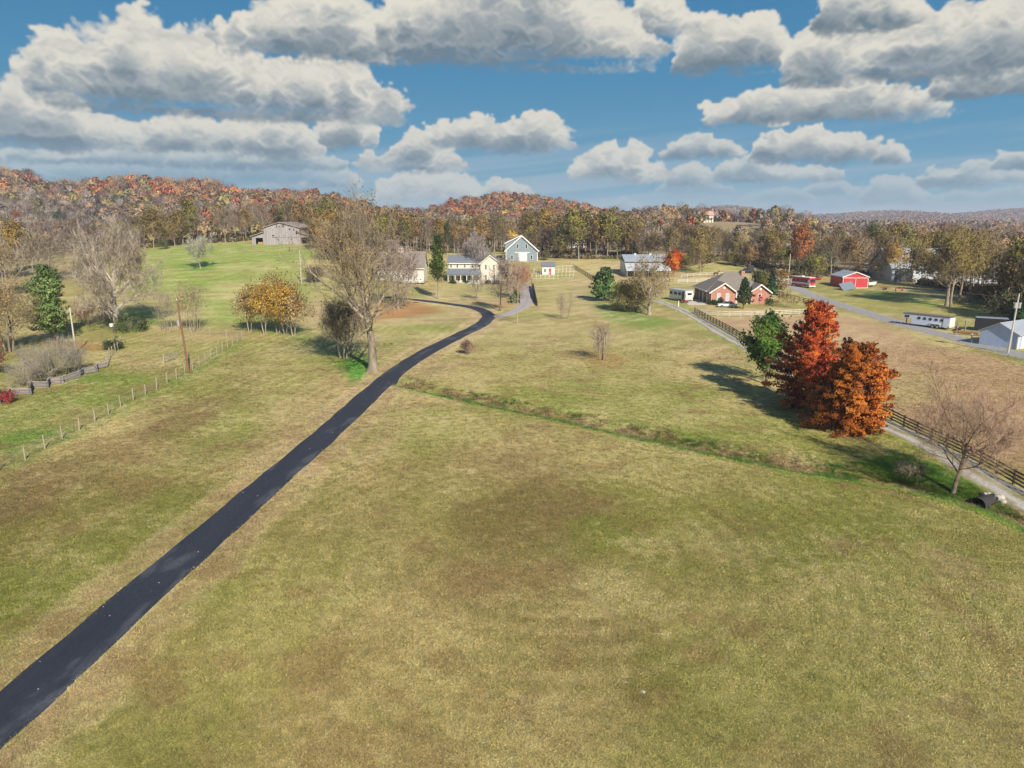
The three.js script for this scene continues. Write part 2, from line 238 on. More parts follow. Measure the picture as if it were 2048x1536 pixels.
// across the ditch, up to the houses
region(STRAW, [[850, 740], [990, 650], [1180, 640], [1330, 680], [1480, 720], [1420, 760], [1150, 780], [900, 762]], 0.50, 4);
region(GREEN, [[980, 790], [1150, 760], [1400, 780], [1560, 850], [1650, 930], [1400, 890], [1150, 830]], 0.42, 4);
region(TAN, [[1330, 660], [1450, 680], [1500, 715], [1440, 725], [1350, 700]], 0.55, 3);
region(TAN, [[810, 760], [840, 745], [890, 716], [900, 730], [860, 755], [830, 772]], 0.7, 1.5);
region(LITTER, [[1140, 705], [1180, 695], [1240, 705], [1250, 722], [1200, 732], [1140, 720]], 0.45, 2.5, 0.8);
region(BROWN, [[1080, 670], [1150, 690], [1200, 705], [1130, 715], [1070, 700]], 0.3, 3);
region(LUSH, [[1170, 590], [1185, 570], [1235, 600], [1300, 622], [1345, 645], [1300, 660], [1220, 645]], 0.65, 2.5, 0.6);
region(STRAW, [[1000, 650], [1020, 635], [1090, 610], [1090, 560], [1160, 560], [1170, 640], [1060, 665]], 0.6, 4);
region(TAN, [[1145, 545], [1185, 560], [1180, 640], [1150, 640]], 0.45, 3);
// inside the bend and in front of the white house
region(GREEN, [[740, 690], [800, 660], [900, 640], [930, 650], [870, 672], [790, 700]], 0.4, 3);
region(TAN, [[760, 640], [930, 618], [955, 622], [945, 640], [900, 648], [780, 650]], 0.55, 3);
region(LITTER, [[740, 610], [790, 598], [850, 608], [880, 622], [800, 636], [740, 645]], 0.85, 3, 0.6);
region(LITTER, [[930, 613], [955, 617], [962, 630], [950, 645], [944, 632]], 0.5, 1.5);
region(LITTER, [[970, 605], [1010, 600], [1030, 612], [1010, 622], [985, 618]], 0.55, 2.5);
region(TAN, [[860, 590], [960, 592], [1010, 605], [980, 610], [900, 598]], 0.55, 3);
region(OLIVE, [[890, 565], [1040, 565], [1040, 590], [960, 590], [890, 585]], 0.5, 4);
region([0.06, 0.30, 0.008], [[680, 724], [712, 704], [742, 718], [744, 742], [738, 766], [704, 770], [684, 748]], 1.0, 0.8, 0.2);
region(GREEN, [[600, 680], [690, 690], [720, 710], [690, 740], [640, 720]], 0.5, 3);
// left of the wire fence
region(GREEN, [[-80, 830], [80, 790], [230, 740], [300, 745], [210, 830], [100, 880], [-80, 960]], 0.75, 3, 0.7);
region(LUSH, [[-60, 870], [110, 850], [150, 870], [40, 925], [-60, 955]], 0.6, 2.5, 0.6);
region(LUSH, [[60, 790], [200, 745], [150, 780], [70, 810]], 0.6, 1.5, 0.6);
region(STRAW, [[60, 840], [150, 815], [220, 820], [170, 850], [80, 862]], 0.6, 2.5);
region(TAN, [[240, 720], [330, 720], [320, 745], [230, 745]], 0.4, 3);
region(LITTER, [[45, 685], [150, 682], [230, 690], [210, 705], [100, 702]], 0.6, 2.5);
region(GREEN, [[150, 645], [300, 640], [290, 668], [150, 665]], 0.6, 3);
region(TAN, [[300, 655], [480, 655], [500, 672], [360, 690], [280, 680]], 0.5, 3);
region(LUSH, [[250, 622], [320, 615], [340, 640], [250, 650]], 0.6, 3);
// the green hill below the grey barn
region([0.205, 0.300, 0.030], [[270, 500], [500, 486], [640, 490], [640, 560], [560, 640], [420, 650], [300, 560]], 0.86, 8, 0.4, 0.05);
region(PALE, [[430, 540], [540, 520], [600, 535], [520, 550]], 0.6, 6, 0.9, 0.05);
region(PALE, [[420, 575], [510, 560], [520, 590], [430, 600]], 0.5, 6, 0.9, 0.05);
region(TAN, [[600, 560], [640, 545], [650, 660], [600, 660], [610, 600]], 0.55, 6, 0.8, 0.06);
region(LUSH, [[370, 530], [440, 526], [430, 540], [375, 541]], 0.7, 3);
region(LUSH, [[500, 655], [600, 652], [650, 690], [560, 672]], 0.6, 2.5);
// right: the paddock, the lane, the far lawn
region(PADDOCK, [[1400, 636], [1660, 630], [1720, 640], [1860, 690], [2100, 745], [2300, 800], [2300, 1120], [2048, 965], [1900, 880], [1780, 826], [1500, 685]], 0.9, 2.5, 0.3, 0.06);
region(TAN, [[1480, 650], [1680, 645], [1760, 680], [1700, 720], [1560, 700]], 0.5, 6, 0.8, 0.05);
region(STRAW, [[1780, 740], [1900, 750], [1860, 790], [1790, 800]], 0.5, 4, 0.8, 0.06);
region([0.25, 0.235, 0.045], [[1620, 580], [1700, 575], [1840, 585], [2060, 640], [2300, 720], [2048, 690], [1860, 655], [1700, 610]], 0.85, 4, 0.3, 0.08);
region(LUSH, [[1715, 580], [1780, 583], [1880, 605], [1880, 614], [1770, 600]], 0.55, 2.5, 0.6);
region(TAN, [[1380, 606], [1480, 612], [1560, 620], [1600, 625], [1500, 626], [1400, 624]], 0.6, 2.5);
region(TAN, [[1190, 525], [1250, 522], [1400, 545], [1480, 545], [1480, 560], [1350, 562], [1200, 560]], 0.65, 5);
region([0.24, 0.25, 0.04], [[1430, 530], [1500, 526], [1520, 548], [1440, 546]], 0.7, 5);
// leaf litter under the woodland belts
region([0.20, 0.125, 0.06], [[270, 496], [450, 484], [600, 478], [700, 494], [850, 505], [1000, 502], [1140, 517], [1260, 518], [1340, 530], [1450, 520], [1540, 544], [1740, 554], [1930, 588], [2060, 630], [2200, 670], [2400, 600], [2100, 520], [1400, 470], [700, 450], [270, 450]], 0.92, 4, 0.3, 0.1);
region([0.22, 0.15, 0.075], [[-200, 620], [40, 610], [120, 580], [200, 545], [270, 500], [270, 440], [-200, 440]], 0.6, 6, 0.6, 0.08);
// beside the drives, and the ditch
strip(TAN, drivePts, 2.5, 1.0, 1.1, 0.35); strip(TAN, drivePts, -2.5, 1.0, 1.1, 0.35); strip(PALE, drivePts, 3.9, 0.35, 0.9, 0.25); strip(PALE, drivePts, -3.6, 0.35, 0.9, 0.25); strip(OLIVE, drivePts, 5.2, 0.7, 0.35, 0.6);
strip(GREEN, ditchPts, 0, 2.6, 0.85, 1.2); strip([0.10, 0.24, 0.012], ditchPts, 1.6, 1.0, 1.0, 0.8); strip(BROWN, ditchPts, -0.5, 0.9, 0.8, 1.0); strip([0.05, 0.10, 0.012], ditchPts, -2.0, 0.35, 0.6, 0.5);
region(LUSH, [[1700, 930], [1800, 905], [1880, 935], [1960, 985], [2048, 1020], [2048, 1050], [1940, 1000], [1820, 965]], 0.85, 1.6, 0.5);
strip(GREEN, gravelPts, 2.6, 0.8, 0.6, 0.6); strip(GREEN, gravelPts, -2.4, 0.7, 0.5, 0.6);
strip(LUSH, smoothLine(G2([[0, 940], [120, 880], [260, 810], [380, 745], [480, 682]]), 4), 0.5, 0.5, 0.6, 0.5);
const ringC = ground(1090, 1085), LD = (() => { const a = ground(0, 1436), b = ground(600, 940); return Math.atan2(b.x - a.x, b.z - a.z); })();
function macroAt(x, z, out) {
  let u = (x - CX0) / CS - 0.5, v = (CZ0 - z) / CS - 0.5; u = clamp(u, 0, CW - 1.001); v = clamp(v, 0, CH - 1.001);
  const i = u | 0, j = v | 0, fu = u - i, fv = v - j, o = (j * CW + i) * 3, q = o + CW * 3;
  for (let c = 0; c < 3; c++) out[c] = lerp(lerp(macro[o + c], macro[o + c + 3], fu), lerp(macro[q + c], macro[q + c + 3], fu), fv);
}
const tmp3 = [0, 0, 0];
function grassColor(x, z, out, fine) {
  const d = -z, n1 = vn(x * 0.9, z * 0.9) - 0.5, n2 = vn(x * 0.9 + 40, z * 0.9 + 12) - 0.5;
  macroAt(x + n1 * 1.6, z + n2 * 1.6, out);
  // mowing: wide arcs in the near field, straight passes beside the drive and on the hill
  let stripe, amp = 0.2 + 1.2 * vn(x * 0.05 + 70, z * 0.05);
  const arc = Math.hypot(x - ringC.x, (z - ringC.z) * 0.9), lx = x * Math.cos(LD) - z * Math.sin(LD);
  if (x > table(driveX, d)) { if (d < 118) { stripe = Math.sin(arc * (4.1 + 0.5 * vn(arc * 0.13, 8)) + 3.2 * vn(x * 0.11, z * 0.11)); amp = (arc < 15 ? 1.7 : 1.1) * sm(0.3, 0.75, vn(x * 0.12 + 70, z * 0.12 + 5)) * (0.4 + vn(arc * 0.9, 3)); } else stripe = Math.sin((x * 0.62 + z * 0.5) * 1.9); }
  else if (d < 150) { stripe = Math.sin(lx * 3.1 + 0.8 * vn(x * 0.06, z * 0.06)); amp = (0.25 + 0.75 * sm(55, 100, d)) * (0.4 + 1.1 * vn(x * 0.09 + 3, z * 0.09)); } else stripe = Math.sin((x * 0.35 + z) * 0.9 + 2 * vn(x * 0.03, z * 0.03));
  const patch = fbm(x * 0.22 + 9, z * 0.22 + 4, 4) - 0.5, clump = vn(x * 1.3 + 31, z * 1.3 + 7) - 0.5, grain = fine ? fbm(x * 3.1, z * 3.1, 3) - 0.5 : 0;
  const g = clamp(patch * 1.6 + clump * 0.5 + grain * 1.6 + stripe * 0.21 * amp, -0.8, 0.8);
  // towards straw or towards green; bare brown ground keeps its own hue
  const k = Math.abs(g) * 0.85, own = clamp((out[1] / out[0] - 0.62) / 0.12), br = own * 0.5 * sm(0.56, 0.74, fbm(x * 0.31 + 90, z * 0.31 + 55, 4));
  for (let c = 0; c < 3; c++) { const dark = lerp(out[c] * 0.72, OLIVE[c] * 0.8, 0.55 * own), light = lerp(out[c] * 1.28, PALE[c], own); out[c] = lerp(lerp(out[c], g > 0 ? light : dark, k), BROWN[c] * 1.15, br); }
  return out;
}
const driveX = (() => { const t = []; for (const [x, z] of drivePts) if (!t.length || -z > t[t.length - 1][0] + 1) t.push([-z, x]); return t; })();

function sRGB(v) { v = clamp(v); return v <= 0.0031308 ? v * 12.92 : 1.055 * Math.pow(v, 1 / 2.4) - 0.055; }
const SR = new Uint8Array(4097); for (let i = 0; i <= 4096; i++) SR[i] = Math.round(sRGB(i / 4096) * 255);
function mapTexture(W, H, fn) { const d = new Uint8Array(W * H * 4), c = [0, 0, 0]; for (let j = 0; j < H; j++) for (let i = 0; i < W; i++) { fn((i + 0.5) / W, (j + 0.5) / H, c); const o = (j * W + i) * 4; for (let k = 0; k < 3; k++) d[o + k] = SR[(clamp(c[k]) * 4096) | 0]; d[o + 3] = 255; } const t = new THREE.DataTexture(d, W, H); t.colorSpace = THREE.SRGBColorSpace; t.magFilter = THREE.LinearFilter; t.minFilter = THREE.LinearMipmapLinearFilter; t.generateMipmaps = true; t.wrapS = t.wrapT = THREE.RepeatWrapping; t.needsUpdate = true; return t; }
function sheet(name, x0, x1, z0, z1, nx, nz, mat, skirt = 0.8) {       // a piece of the land, z0 near, z1 far, with its rim turned down
  const pos = [], uv = [], idx = [], nor = [], W = nx + 3;
  for (let j = -1; j <= nz + 1; j++) for (let i = -1; i <= nx + 1; i++) {
    const ci = clamp(i, 0, nx), cj = clamp(j, 0, nz), x = lerp(x0, x1, ci / nx), z = lerp(z0, z1, cj / nz), rim = ci !== i || cj !== j;
    pos.push(x + (i - ci) * 0.3, height(x, z) - (rim ? skirt : 0), z - (j - cj) * 0.3); uv.push(ci / nx, cj / nz); { const ex = (height(x + 0.4, z) - height(x - 0.4, z)) / 0.8, ez = (height(x, z + 0.4) - height(x, z - 0.4)) / 0.8, l = 1 / Math.hypot(ex, 1, ez); nor.push(-ex * l, l, -ez * l); }
  }
  for (let j = 0; j < nz + 2; j++) for (let i = 0; i < nx + 2; i++) { const a = j * W + i; idx.push(a, a + 1, a + W, a + 1, a + W + 1, a + W); }
  const g = new THREE.BufferGeometry(); g.setAttribute('position', new THREE.Float32BufferAttribute(pos, 3)); g.setAttribute('uv', new THREE.Float32BufferAttribute(uv, 2)); g.setIndex(idx); g.setAttribute('normal', new THREE.Float32BufferAttribute(nor, 3));
  const m = new THREE.Mesh(g, mat); m.name = name; m.userData.kind = 'structure'; m.castShadow = m.receiveShadow = true; scene.add(m); return m;
}
const NEAR = [-112, 112, 14, -130], MID = [-262, 262, -130, -366];
const nearMat = new THREE.MeshStandardMaterial({ roughness: 1, map: mapTexture(2048, 1536, (u, v, c) => grassColor(lerp(NEAR[0], NEAR[1], u), lerp(NEAR[2], NEAR[3], v), c, true)) });
const midMat = new THREE.MeshStandardMaterial({ roughness: 1, map: mapTexture(2048, 1024, (u, v, c) => grassColor(lerp(MID[0], MID[1], u), lerp(MID[2], MID[3], v), c, true)) });
sheet('mown_field', ...NEAR, 320, 206, nearMat).userData.label = 'mown autumn field of straw and olive grass';
sheet('meadow', ...MID, 210, 96, midMat).userData.label = 'lawns and pasture rising to the houses and barn';
{ // the rest of the land, out to the horizon, with an opening where the two sheets above lie
  const xs = [], zs = [];
  for (let x = -7000; x < -600; x += 160) xs.push(x); for (let x = -600; x <= 600; x += 1000 / 80) xs.push(x); for (let x = 760; x <= 7000; x += 160) xs.push(x);
  for (const e of [NEAR[0], NEAR[1], MID[0], MID[1]]) xs.push(e); xs.sort((a, b) => a - b);
  for (let z = 1500; z > 60; z -= 240) zs.push(z); for (let z = 60; z > -420; z -= 16) zs.push(z); for (let z = -420; z > -1400; z -= 20) zs.push(z); for (let z = -1400; z >= -7000; z -= 100) zs.push(z);
  for (const e of [NEAR[2], NEAR[3], MID[3]]) zs.push(e); zs.sort((a, b) => b - a);
  const pos = [], col = [], idx = [], W = xs.length;
  for (const z of zs) for (const x of xs) {
    pos.push(x, height(x, z), z); const n = fbm(x * 0.01, z * 0.01, 3);
    const inMap = x > CX0 + 2 && x < CX0 + CW * CS - 2 && z < CZ0 - 2 && z > CZ0 - CH * CS + 2;
    const c = inMap ? grassColor(x, z, [0, 0, 0], false) : (-z > 400 ? [lerp(0.20, 0.33, n), lerp(0.15, 0.24, n), lerp(0.07, 0.115, n)] : [lerp(0.2, 0.36, n), lerp(0.19, 0.28, n), lerp(0.05, 0.12, n)]); col.push(...c);
  }
  for (let j = 0; j + 1 < zs.length; j++) for (let i = 0; i + 1 < W; i++) {
    const mx = (xs[i] + xs[i + 1]) / 2, mz = (zs[j] + zs[j + 1]) / 2;
    if ((mx > NEAR[0] && mx < NEAR[1] && mz < NEAR[2] && mz > NEAR[3]) || (mx > MID[0] && mx < MID[1] && mz < MID[2] && mz > MID[3])) continue;
    const a = j * W + i; idx.push(a, a + 1, a + W, a + 1, a + W + 1, a + W);
  }
  const g = new THREE.BufferGeometry(); g.setAttribute('position', new THREE.Float32BufferAttribute(pos, 3)); g.setAttribute('color', new THREE.Float32BufferAttribute(col, 3)); g.setIndex(idx); g.computeVertexNormals();
  const m = new THREE.Mesh(g, new THREE.MeshStandardMaterial({ roughness: 1, vertexColors: true })); m.name = 'terrain'; m.userData.kind = 'structure'; m.userData.label = 'countryside with wooded hills out to the horizon'; m.receiveShadow = true; scene.add(m);
}
// drives as strips with a little thickness
function ribbon(name, label, pts, half, lift, mat, vscale = 1, wobble = 0.12) {
  const pos = [], uv = [], idx = []; let run = 0;
  pts.forEach(([x, z], i) => {
    const a = pts[Math.max(0, i - 1)], b = pts[Math.min(pts.length - 1, i + 1)], dx = b[0] - a[0], dz = b[1] - a[1], L = Math.hypot(dx, dz), nx = -dz / L, nz = dx / L; if (i) run += Math.hypot(x - pts[i - 1][0], z - pts[i - 1][1]);
    const hw = typeof half === 'function' ? half(i / (pts.length - 1)) : half, prof = [[-1, -0.10, 0.12], [-1, lift, 0], [-0.5, lift + 0.015, 0], [0, lift + 0.03, 0], [0.5, lift + 0.015, 0], [1, lift, 0], [1, -0.10, 0.12]];
    for (const [s, y, o] of prof) { const k = hw * s + Math.sign(s) * (o + (Math.abs(s) === 1 ? wobble * (vn(run * 0.35 + s * 50, 3) - 0.5) * 2 : 0)), X = x + nx * k, Z = z + nz * k; pos.push(X, height(X, Z) + y, Z); uv.push((s + 1) / 2, run * vscale); }
    if (i) for (let k = 0; k < 6; k++) { const p = (i - 1) * 7 + k, q = p + 7; idx.push(p, p + 1, q, p + 1, q + 1, q); }
  });
  const g = new THREE.BufferGeometry(); g.setAttribute('position', new THREE.Float32BufferAttribute(pos, 3)); g.setAttribute('uv', new THREE.Float32BufferAttribute(uv, 2)); g.setIndex(idx); g.computeVertexNormals();
  const m = new THREE.Mesh(g, mat); m.name = name; m.userData = { kind: 'structure', label }; m.castShadow = m.receiveShadow = true; scene.add(m); return m;
}
{
  const asphalt = mapTexture(256, 2048, (u, v, c) => { const a = fbm(u * 3 + 2, v * 22, 4), b = fbm(u * 60, v * 900, 2), s = sm(0.52, 0.72, fbm(u * 2.2 + 40, v * 34 + 9, 4)), e = 0; for (let k = 0; k < 3; k++) c[k] = lerp([0.010, 0.014, 0.027][k], [0.060, 0.066, 0.082][k], s * 0.7 + 0.22 * a) * (0.6 + 0.8 * b) + e; });
  ribbon('driveway', 'freshly sealed dark asphalt driveway curving to the white house', smoothLine(drivePts, 1.2), 1.52, 0.035, new THREE.MeshStandardMaterial({ map: asphalt, roughness: 0.95 }), 1 / 130, 0.1);
  const gravel = (seed, base, green) => mapTexture(256, 1024, (u, v, c) => { const g = 0.6 + 0.8 * fbm(u * 40 + seed, v * 300, 3), tr = Math.max(gauss((u - 0.24) / 0.15), gauss((u - 0.76) / 0.15)), n = fbm(u * 6 + seed, v * 40, 4) - 0.5, m = clamp(1 - tr * 1.25 + n * 1.3) * green; for (let k = 0; k < 3; k++) c[k] = lerp(base[k], [0.23, 0.20, 0.09][k], m) * g; });
  ribbon('gravel_track', 'two rutted gravel wheel tracks beside the dark board fence', smoothLine(gravelPts, 1.5), 1.55, 0.03, new THREE.MeshStandardMaterial({ map: gravel(4, [0.42, 0.385, 0.34], 1), roughness: 1 }), 1 / 60, 0.35);
  ribbon('gravel_spur', 'pale gravel spur leaving the bend of the driveway', smoothLine(spurPts, 1.2), (t) => lerp(1.6, 2.3, sm(0.2, 0.6, t)), 0.028, new THREE.MeshStandardMaterial({ map: gravel(9, [0.36, 0.325, 0.33], 0.35), roughness: 1 }), 1 / 60, 0.4);
  ribbon('farm_lane', 'grey gravel farm lane running past the paddock', smoothLine(lanePts, 2), 2.2, 0.03, new THREE.MeshStandardMaterial({ map: gravel(14, [0.30, 0.285, 0.30], 0.3), roughness: 1 }), 1 / 60, 0.4);
}

// ------------------------------------------------------------------ bookkeeping: things, parts, names
const used = {};
function numbered(n) { const k = used[n] ?? 0; used[n] = k + 1; return k ? n + '_' + String(k).padStart(3, '0') : n; }
function shade(o) { o.castShadow = o.receiveShadow = true; return o; }
function thing(name, label, category, p, turn = 0, group) { const o = new THREE.Group(); o.name = numbered(name); o.position.copy(p); o.rotation.y = turn; o.userData = { label, category }; if (group) o.userData.group = group; scene.add(o); return o; }
function part(parent, name, geo, mat, p, label) { const m = shade(new THREE.Mesh(geo, mat)); m.name = name; if (p) m.position.set(...p); if (label) m.userData.label = label; parent.add(m); return m; }
function std(c, rough = 0.9, o = {}) { const m = new THREE.MeshStandardMaterial({ roughness: rough, ...o }); m.color.setRGB(...c); return m; }
const at = (px, py) => ground(px, py);

// ------------------------------------------------------------------ trees
class Soup {                                                          // triangles with normals and colours
  constructor() { this.p = []; this.n = []; this.c = []; this.i = []; }
  get count() { return this.i.length / 3; }
  tube(pts, rad, sides, col) {
    const base = this.p.length / 3, n = pts.length; let ux = 0, uy = 0, uz = 1;
    for (let k = 0; k < n; k++) {
      const a = pts[Math.max(0, k - 1)], b = pts[Math.min(n - 1, k + 1)]; let tx = b[0] - a[0], ty = b[1] - a[1], tz = b[2] - a[2]; const tl = Math.hypot(tx, ty, tz) || 1; tx /= tl; ty /= tl; tz /= tl;
      let d = ux * tx + uy * ty + uz * tz; if (Math.abs(d) > 0.95) { ux = 1; uy = 0; uz = 0; d = tx; } ux -= d * tx; uy -= d * ty; uz -= d * tz; const ul = Math.hypot(ux, uy, uz); ux /= ul; uy /= ul; uz /= ul;
      const vx = ty * uz - tz * uy, vy = tz * ux - tx * uz, vz = tx * uy - ty * ux;
      for (let s = 0; s < sides; s++) { const t = s / sides * Math.PI * 2, c = Math.cos(t), q = Math.sin(t), nx = ux * c + vx * q, ny = uy * c + vy * q, nz = uz * c + vz * q; this.p.push(pts[k][0] + nx * rad[k], pts[k][1] + ny * rad[k], pts[k][2] + nz * rad[k]); this.n.push(nx, ny, nz); const j = (sides > 6 ? 0.45 : 0.6) + 0.45 * TAB[(this.p.length * 7) & 65535]; this.c.push(col[0] * j, col[1] * j, col[2] * j); }
      if (k) for (let s = 0; s < sides; s++) { const e = base + (k - 1) * sides, f = e + sides, s2 = (s + 1) % sides; this.i.push(e + s, e + s2, f + s, e + s2, f + s2, f + s); }
    }
  }
  tri(a, b, c, n, col) { const ux = b[0] - a[0], uy = b[1] - a[1], uz = b[2] - a[2], vx = c[0] - a[0], vy = c[1] - a[1], vz = c[2] - a[2]; if ((uy * vz - uz * vy) * n[0] + (uz * vx - ux * vz) * n[1] + (ux * vy - uy * vx) * n[2] < 0) { const t = b; b = c; c = t; } const k = this.p.length / 3; this.p.push(...a, ...b, ...c); this.n.push(...n, ...n, ...n); this.c.push(...col, ...col, ...col); this.i.push(k, k + 1, k + 2); }
  leaf(x, y, z, s, r, col, out, long = 1.25) {                        // a folded leaf or spray: two faces
    const a = r() * 6.283, e = (r() - 0.5) * 2.4, dx = Math.cos(a) * Math.cos(e), dy = Math.sin(e), dz = Math.sin(a) * Math.cos(e), b = r() * 6.283;
    let px = Math.cos(b), py = Math.sin(b) * 0.6, pz = Math.sin(b + 1.3); const d = px * dx + py * dy + pz * dz; px -= d * dx; py -= d * dy; pz -= d * dz; const l = 1 / (Math.hypot(px, py, pz) || 1); px *= l; py *= l; pz *= l;
    if ((dy * pz - dz * py) * out[0] + (dz * px - dx * pz) * out[1] + (dx * py - dy * px) * out[2] > 0) { px = -px; py = -py; pz = -pz; }
    const h = s * 0.5, g = h * long, k = this.p.length / 3;
    this.p.push(x - dx * g, y - dy * g, z - dz * g, x + px * h, y + py * h, z + pz * h, x + dx * g, y + dy * g, z + dz * g, x - px * h * 0.9, y - py * h * 0.9 + h * 0.3, z - pz * h * 0.9);
    for (let q = 0; q < 4; q++) { this.n.push(...out); this.c.push(...col); } this.i.push(k, k + 1, k + 2, k, k + 2, k + 3);
  }
  build() { const g = new THREE.BufferGeometry(); g.setAttribute('position', new THREE.Float32BufferAttribute(this.p, 3)); g.setAttribute('normal', new THREE.Float32BufferAttribute(this.n, 3)); g.setAttribute('color', new THREE.Float32BufferAttribute(this.c, 3)); g.setIndex(this.i); return g; }
}
const norm = (v) => { const l = Math.hypot(...v) || 1; return [v[0] / l, v[1] / l, v[2] / l]; };
// one woody plant: trunk and limbs in `wood`, fine twigs in `twig`, tips for leaves
function grow(o) {
  const r = rng(o.seed), wood = new Soup(), twig = new Soup(), tips = [], H = o.H, bark = o.bark ?? [0.34, 0.29, 0.23], lv = o.levels ?? 4;
  const tdir = (d, ang, az) => { // turn d by ang about a random axis
    let ax = Math.abs(d[1]) < 0.9 ? [0, 1, 0] : [1, 0, 0]; const u = norm([d[1] * ax[2] - d[2] * ax[1], d[2] * ax[0] - d[0] * ax[2], d[0] * ax[1] - d[1] * ax[0]]), v = [d[1] * u[2] - d[2] * u[1], d[2] * u[0] - d[0] * u[2], d[0] * u[1] - d[1] * u[0]];
    const s = Math.sin(ang), c = Math.cos(ang), ca = Math.cos(az), sa = Math.sin(az); return norm([d[0] * c + (u[0] * ca + v[0] * sa) * s, d[1] * c + (u[1] * ca + v[1] * sa) * s, d[2] * c + (u[2] * ca + v[2] * sa) * s]);
  };
  function branch(p, d, len, rad, level) {
    const segs = level === 0 ? 12 : level === 1 ? 5 : level === 2 ? 3 : 2, pts = [p], rads = [rad * (level === 0 ? (o.flare ?? 1.35) : 1)], dirs = [d]; let q = p, e = d;
    for (let k = 1; k <= segs; k++) {
      const w = (o.wander ?? 0.2) * (level === 0 ? 0.35 : 1); e = norm([e[0] + (r() - 0.5) * 2 * w, e[1] + (r() - 0.5) * 1.4 * w + (level === 0 ? 0.1 : (o.lift ?? 0.10)) * (level > 1 ? 0.8 : 1) - (o.droop ?? 0) * level * 0.1, e[2] + (r() - 0.5) * 2 * w]);
      q = [q[0] + e[0] * len / segs, q[1] + e[1] * len / segs, q[2] + e[2] * len / segs]; pts.push(q); dirs.push(e);
      const t = k / segs; rads.push(Math.max(o.thin ?? 0.008, rad * lerp(1, level === 0 ? (o.taper ?? 0.45) : 0.32, level === 0 ? Math.pow(t, 0.8) : t)));
    }
    wood.tube(pts, rads, level === 0 ? 11 : level === 1 ? 6 : level === 2 ? 4 : 3, bark);
    if (level >= lv) { tips.push([pts[segs], e, len], [pts[segs - 1], e, len], [pts[Math.max(1, segs - 2)], e, len]); twigs(pts, dirs, len); return; }
    const n = Math.round((o.kids ?? [7, 5, 4, 3])[level] * lerp(0.8, 1.2, r())), t0 = level === 0 ? (o.fork ?? 0.35) : 0.22;
    for (let k = 0; k < n; k++) {
      const t = level === 0 ? lerp(t0, 1, Math.pow((k + 0.5 * r()) / n, o.bunch ?? 0.9)) : lerp(t0, 1, (k + r()) / n), f = Math.min(segs - 1e-3, t * segs), i = f | 0, fr = f - i, bp = [lerp(pts[i][0], pts[i + 1][0], fr), lerp(pts[i][1], pts[i + 1][1], fr), lerp(pts[i][2], pts[i + 1][2], fr)];
      const az = k * 2.399 + r() * 1.2, ang = (level === 0 ? lerp(o.angLow ?? 1.05, o.angTop ?? 0.45, (t - t0) / (1 - t0)) : lerp(0.45, 0.95, r())) * lerp(0.85, 1.15, r());
      const nl = level === 0 ? H * (o.reach ?? 0.42) * lerp(1, o.topReach ?? 0.55, (t - t0) / (1 - t0)) * lerp(0.8, 1.2, r()) : len * lerp(0.42, 0.68, r()) * (1 - 0.35 * t);
      branch(bp, tdir(dirs[i], ang, az), nl, Math.max(o.thin ?? 0.008, lerp(rads[i], rads[i + 1], fr) * (level === 0 ? (o.limb ?? 0.5) : 0.58)), level + 1);
    }
    if (level > 0) { branch(pts[segs], tdir(e, 0.15, r() * 6), len * 0.5, rads[segs], level + 1); }
  }
  function twigs(pts, dirs, len) {
    const n = o.twigs ?? 5, tw = o.twigW ?? 0.02, tc = o.twigC ?? [0.30, 0.25, 0.20];
    for (let k = 0; k < n; k++) {
      const i = 1 + Math.floor(r() * (pts.length - 1)), p = pts[i], d = tdir(dirs[i], lerp(0.2, 0.9, r()), r() * 6.283), L = (o.twigL ?? 0.9) * lerp(0.5, 1.3, r()), side = norm([d[2], 0.3 * (r() - 0.5), -d[0]]), w = tw * lerp(0.6, 1.3, r());
      const e = [p[0] + d[0] * L, p[1] + d[1] * L + (o.lift ?? 0.1) * 0.3, p[2] + d[2] * L], j = 0.75 + 0.5 * r(), nn = norm([d[0] * 0.2 + (r() - 0.5), 0.7, d[2] * 0.2 + (r() - 0.5) + 0.4]);
      twig.tri([p[0] - side[0] * w, p[1], p[2] - side[2] * w], [p[0] + side[0] * w, p[1], p[2] + side[2] * w], e, nn, [tc[0] * j, tc[1] * j, tc[2] * j]);
      for (let b = 0; b < (o.fans ?? 2); b++) { const t = lerp(0.25, 0.8, r()), s = [lerp(p[0], e[0], t), lerp(p[1], e[1], t), lerp(p[2], e[2], t)], d2 = tdir(d, lerp(0.3, 0.8, r()), r() * 6.283), l2 = L * 0.5; twig.tri([s[0] - side[0] * w * 0.8, s[1], s[2] - side[2] * w * 0.8], [s[0] + side[0] * w * 0.8, s[1], s[2] + side[2] * w * 0.8], [s[0] + d2[0] * l2, s[1] + d2[1] * l2, s[2] + d2[2] * l2], nn, [tc[0] * j, tc[1] * j, tc[2] * j]); }
      tips.push([e, d, L]);
    }
  }
  const stems = o.stems ?? 1;
  for (let s = 0; s < stems; s++) { const a = s / stems * 6.283 + r(), t = stems > 1 ? (o.splay ?? 0.22) : 0; branch([Math.cos(a) * (stems > 1 ? 0.25 : 0) * (o.gap ?? 1), -0.25, Math.sin(a) * (stems > 1 ? 0.25 : 0) * (o.gap ?? 1)], norm([Math.cos(a) * t + (o.lean?.[0] ?? 0), 1, Math.sin(a) * t + (o.lean?.[1] ?? 0)]), H * (o.trunk ?? 0.8) * (stems > 1 ? lerp(0.75, 1, r()) : 1), o.R ?? H * 0.018, 0); }
  return { wood, twig, tips, r };
}
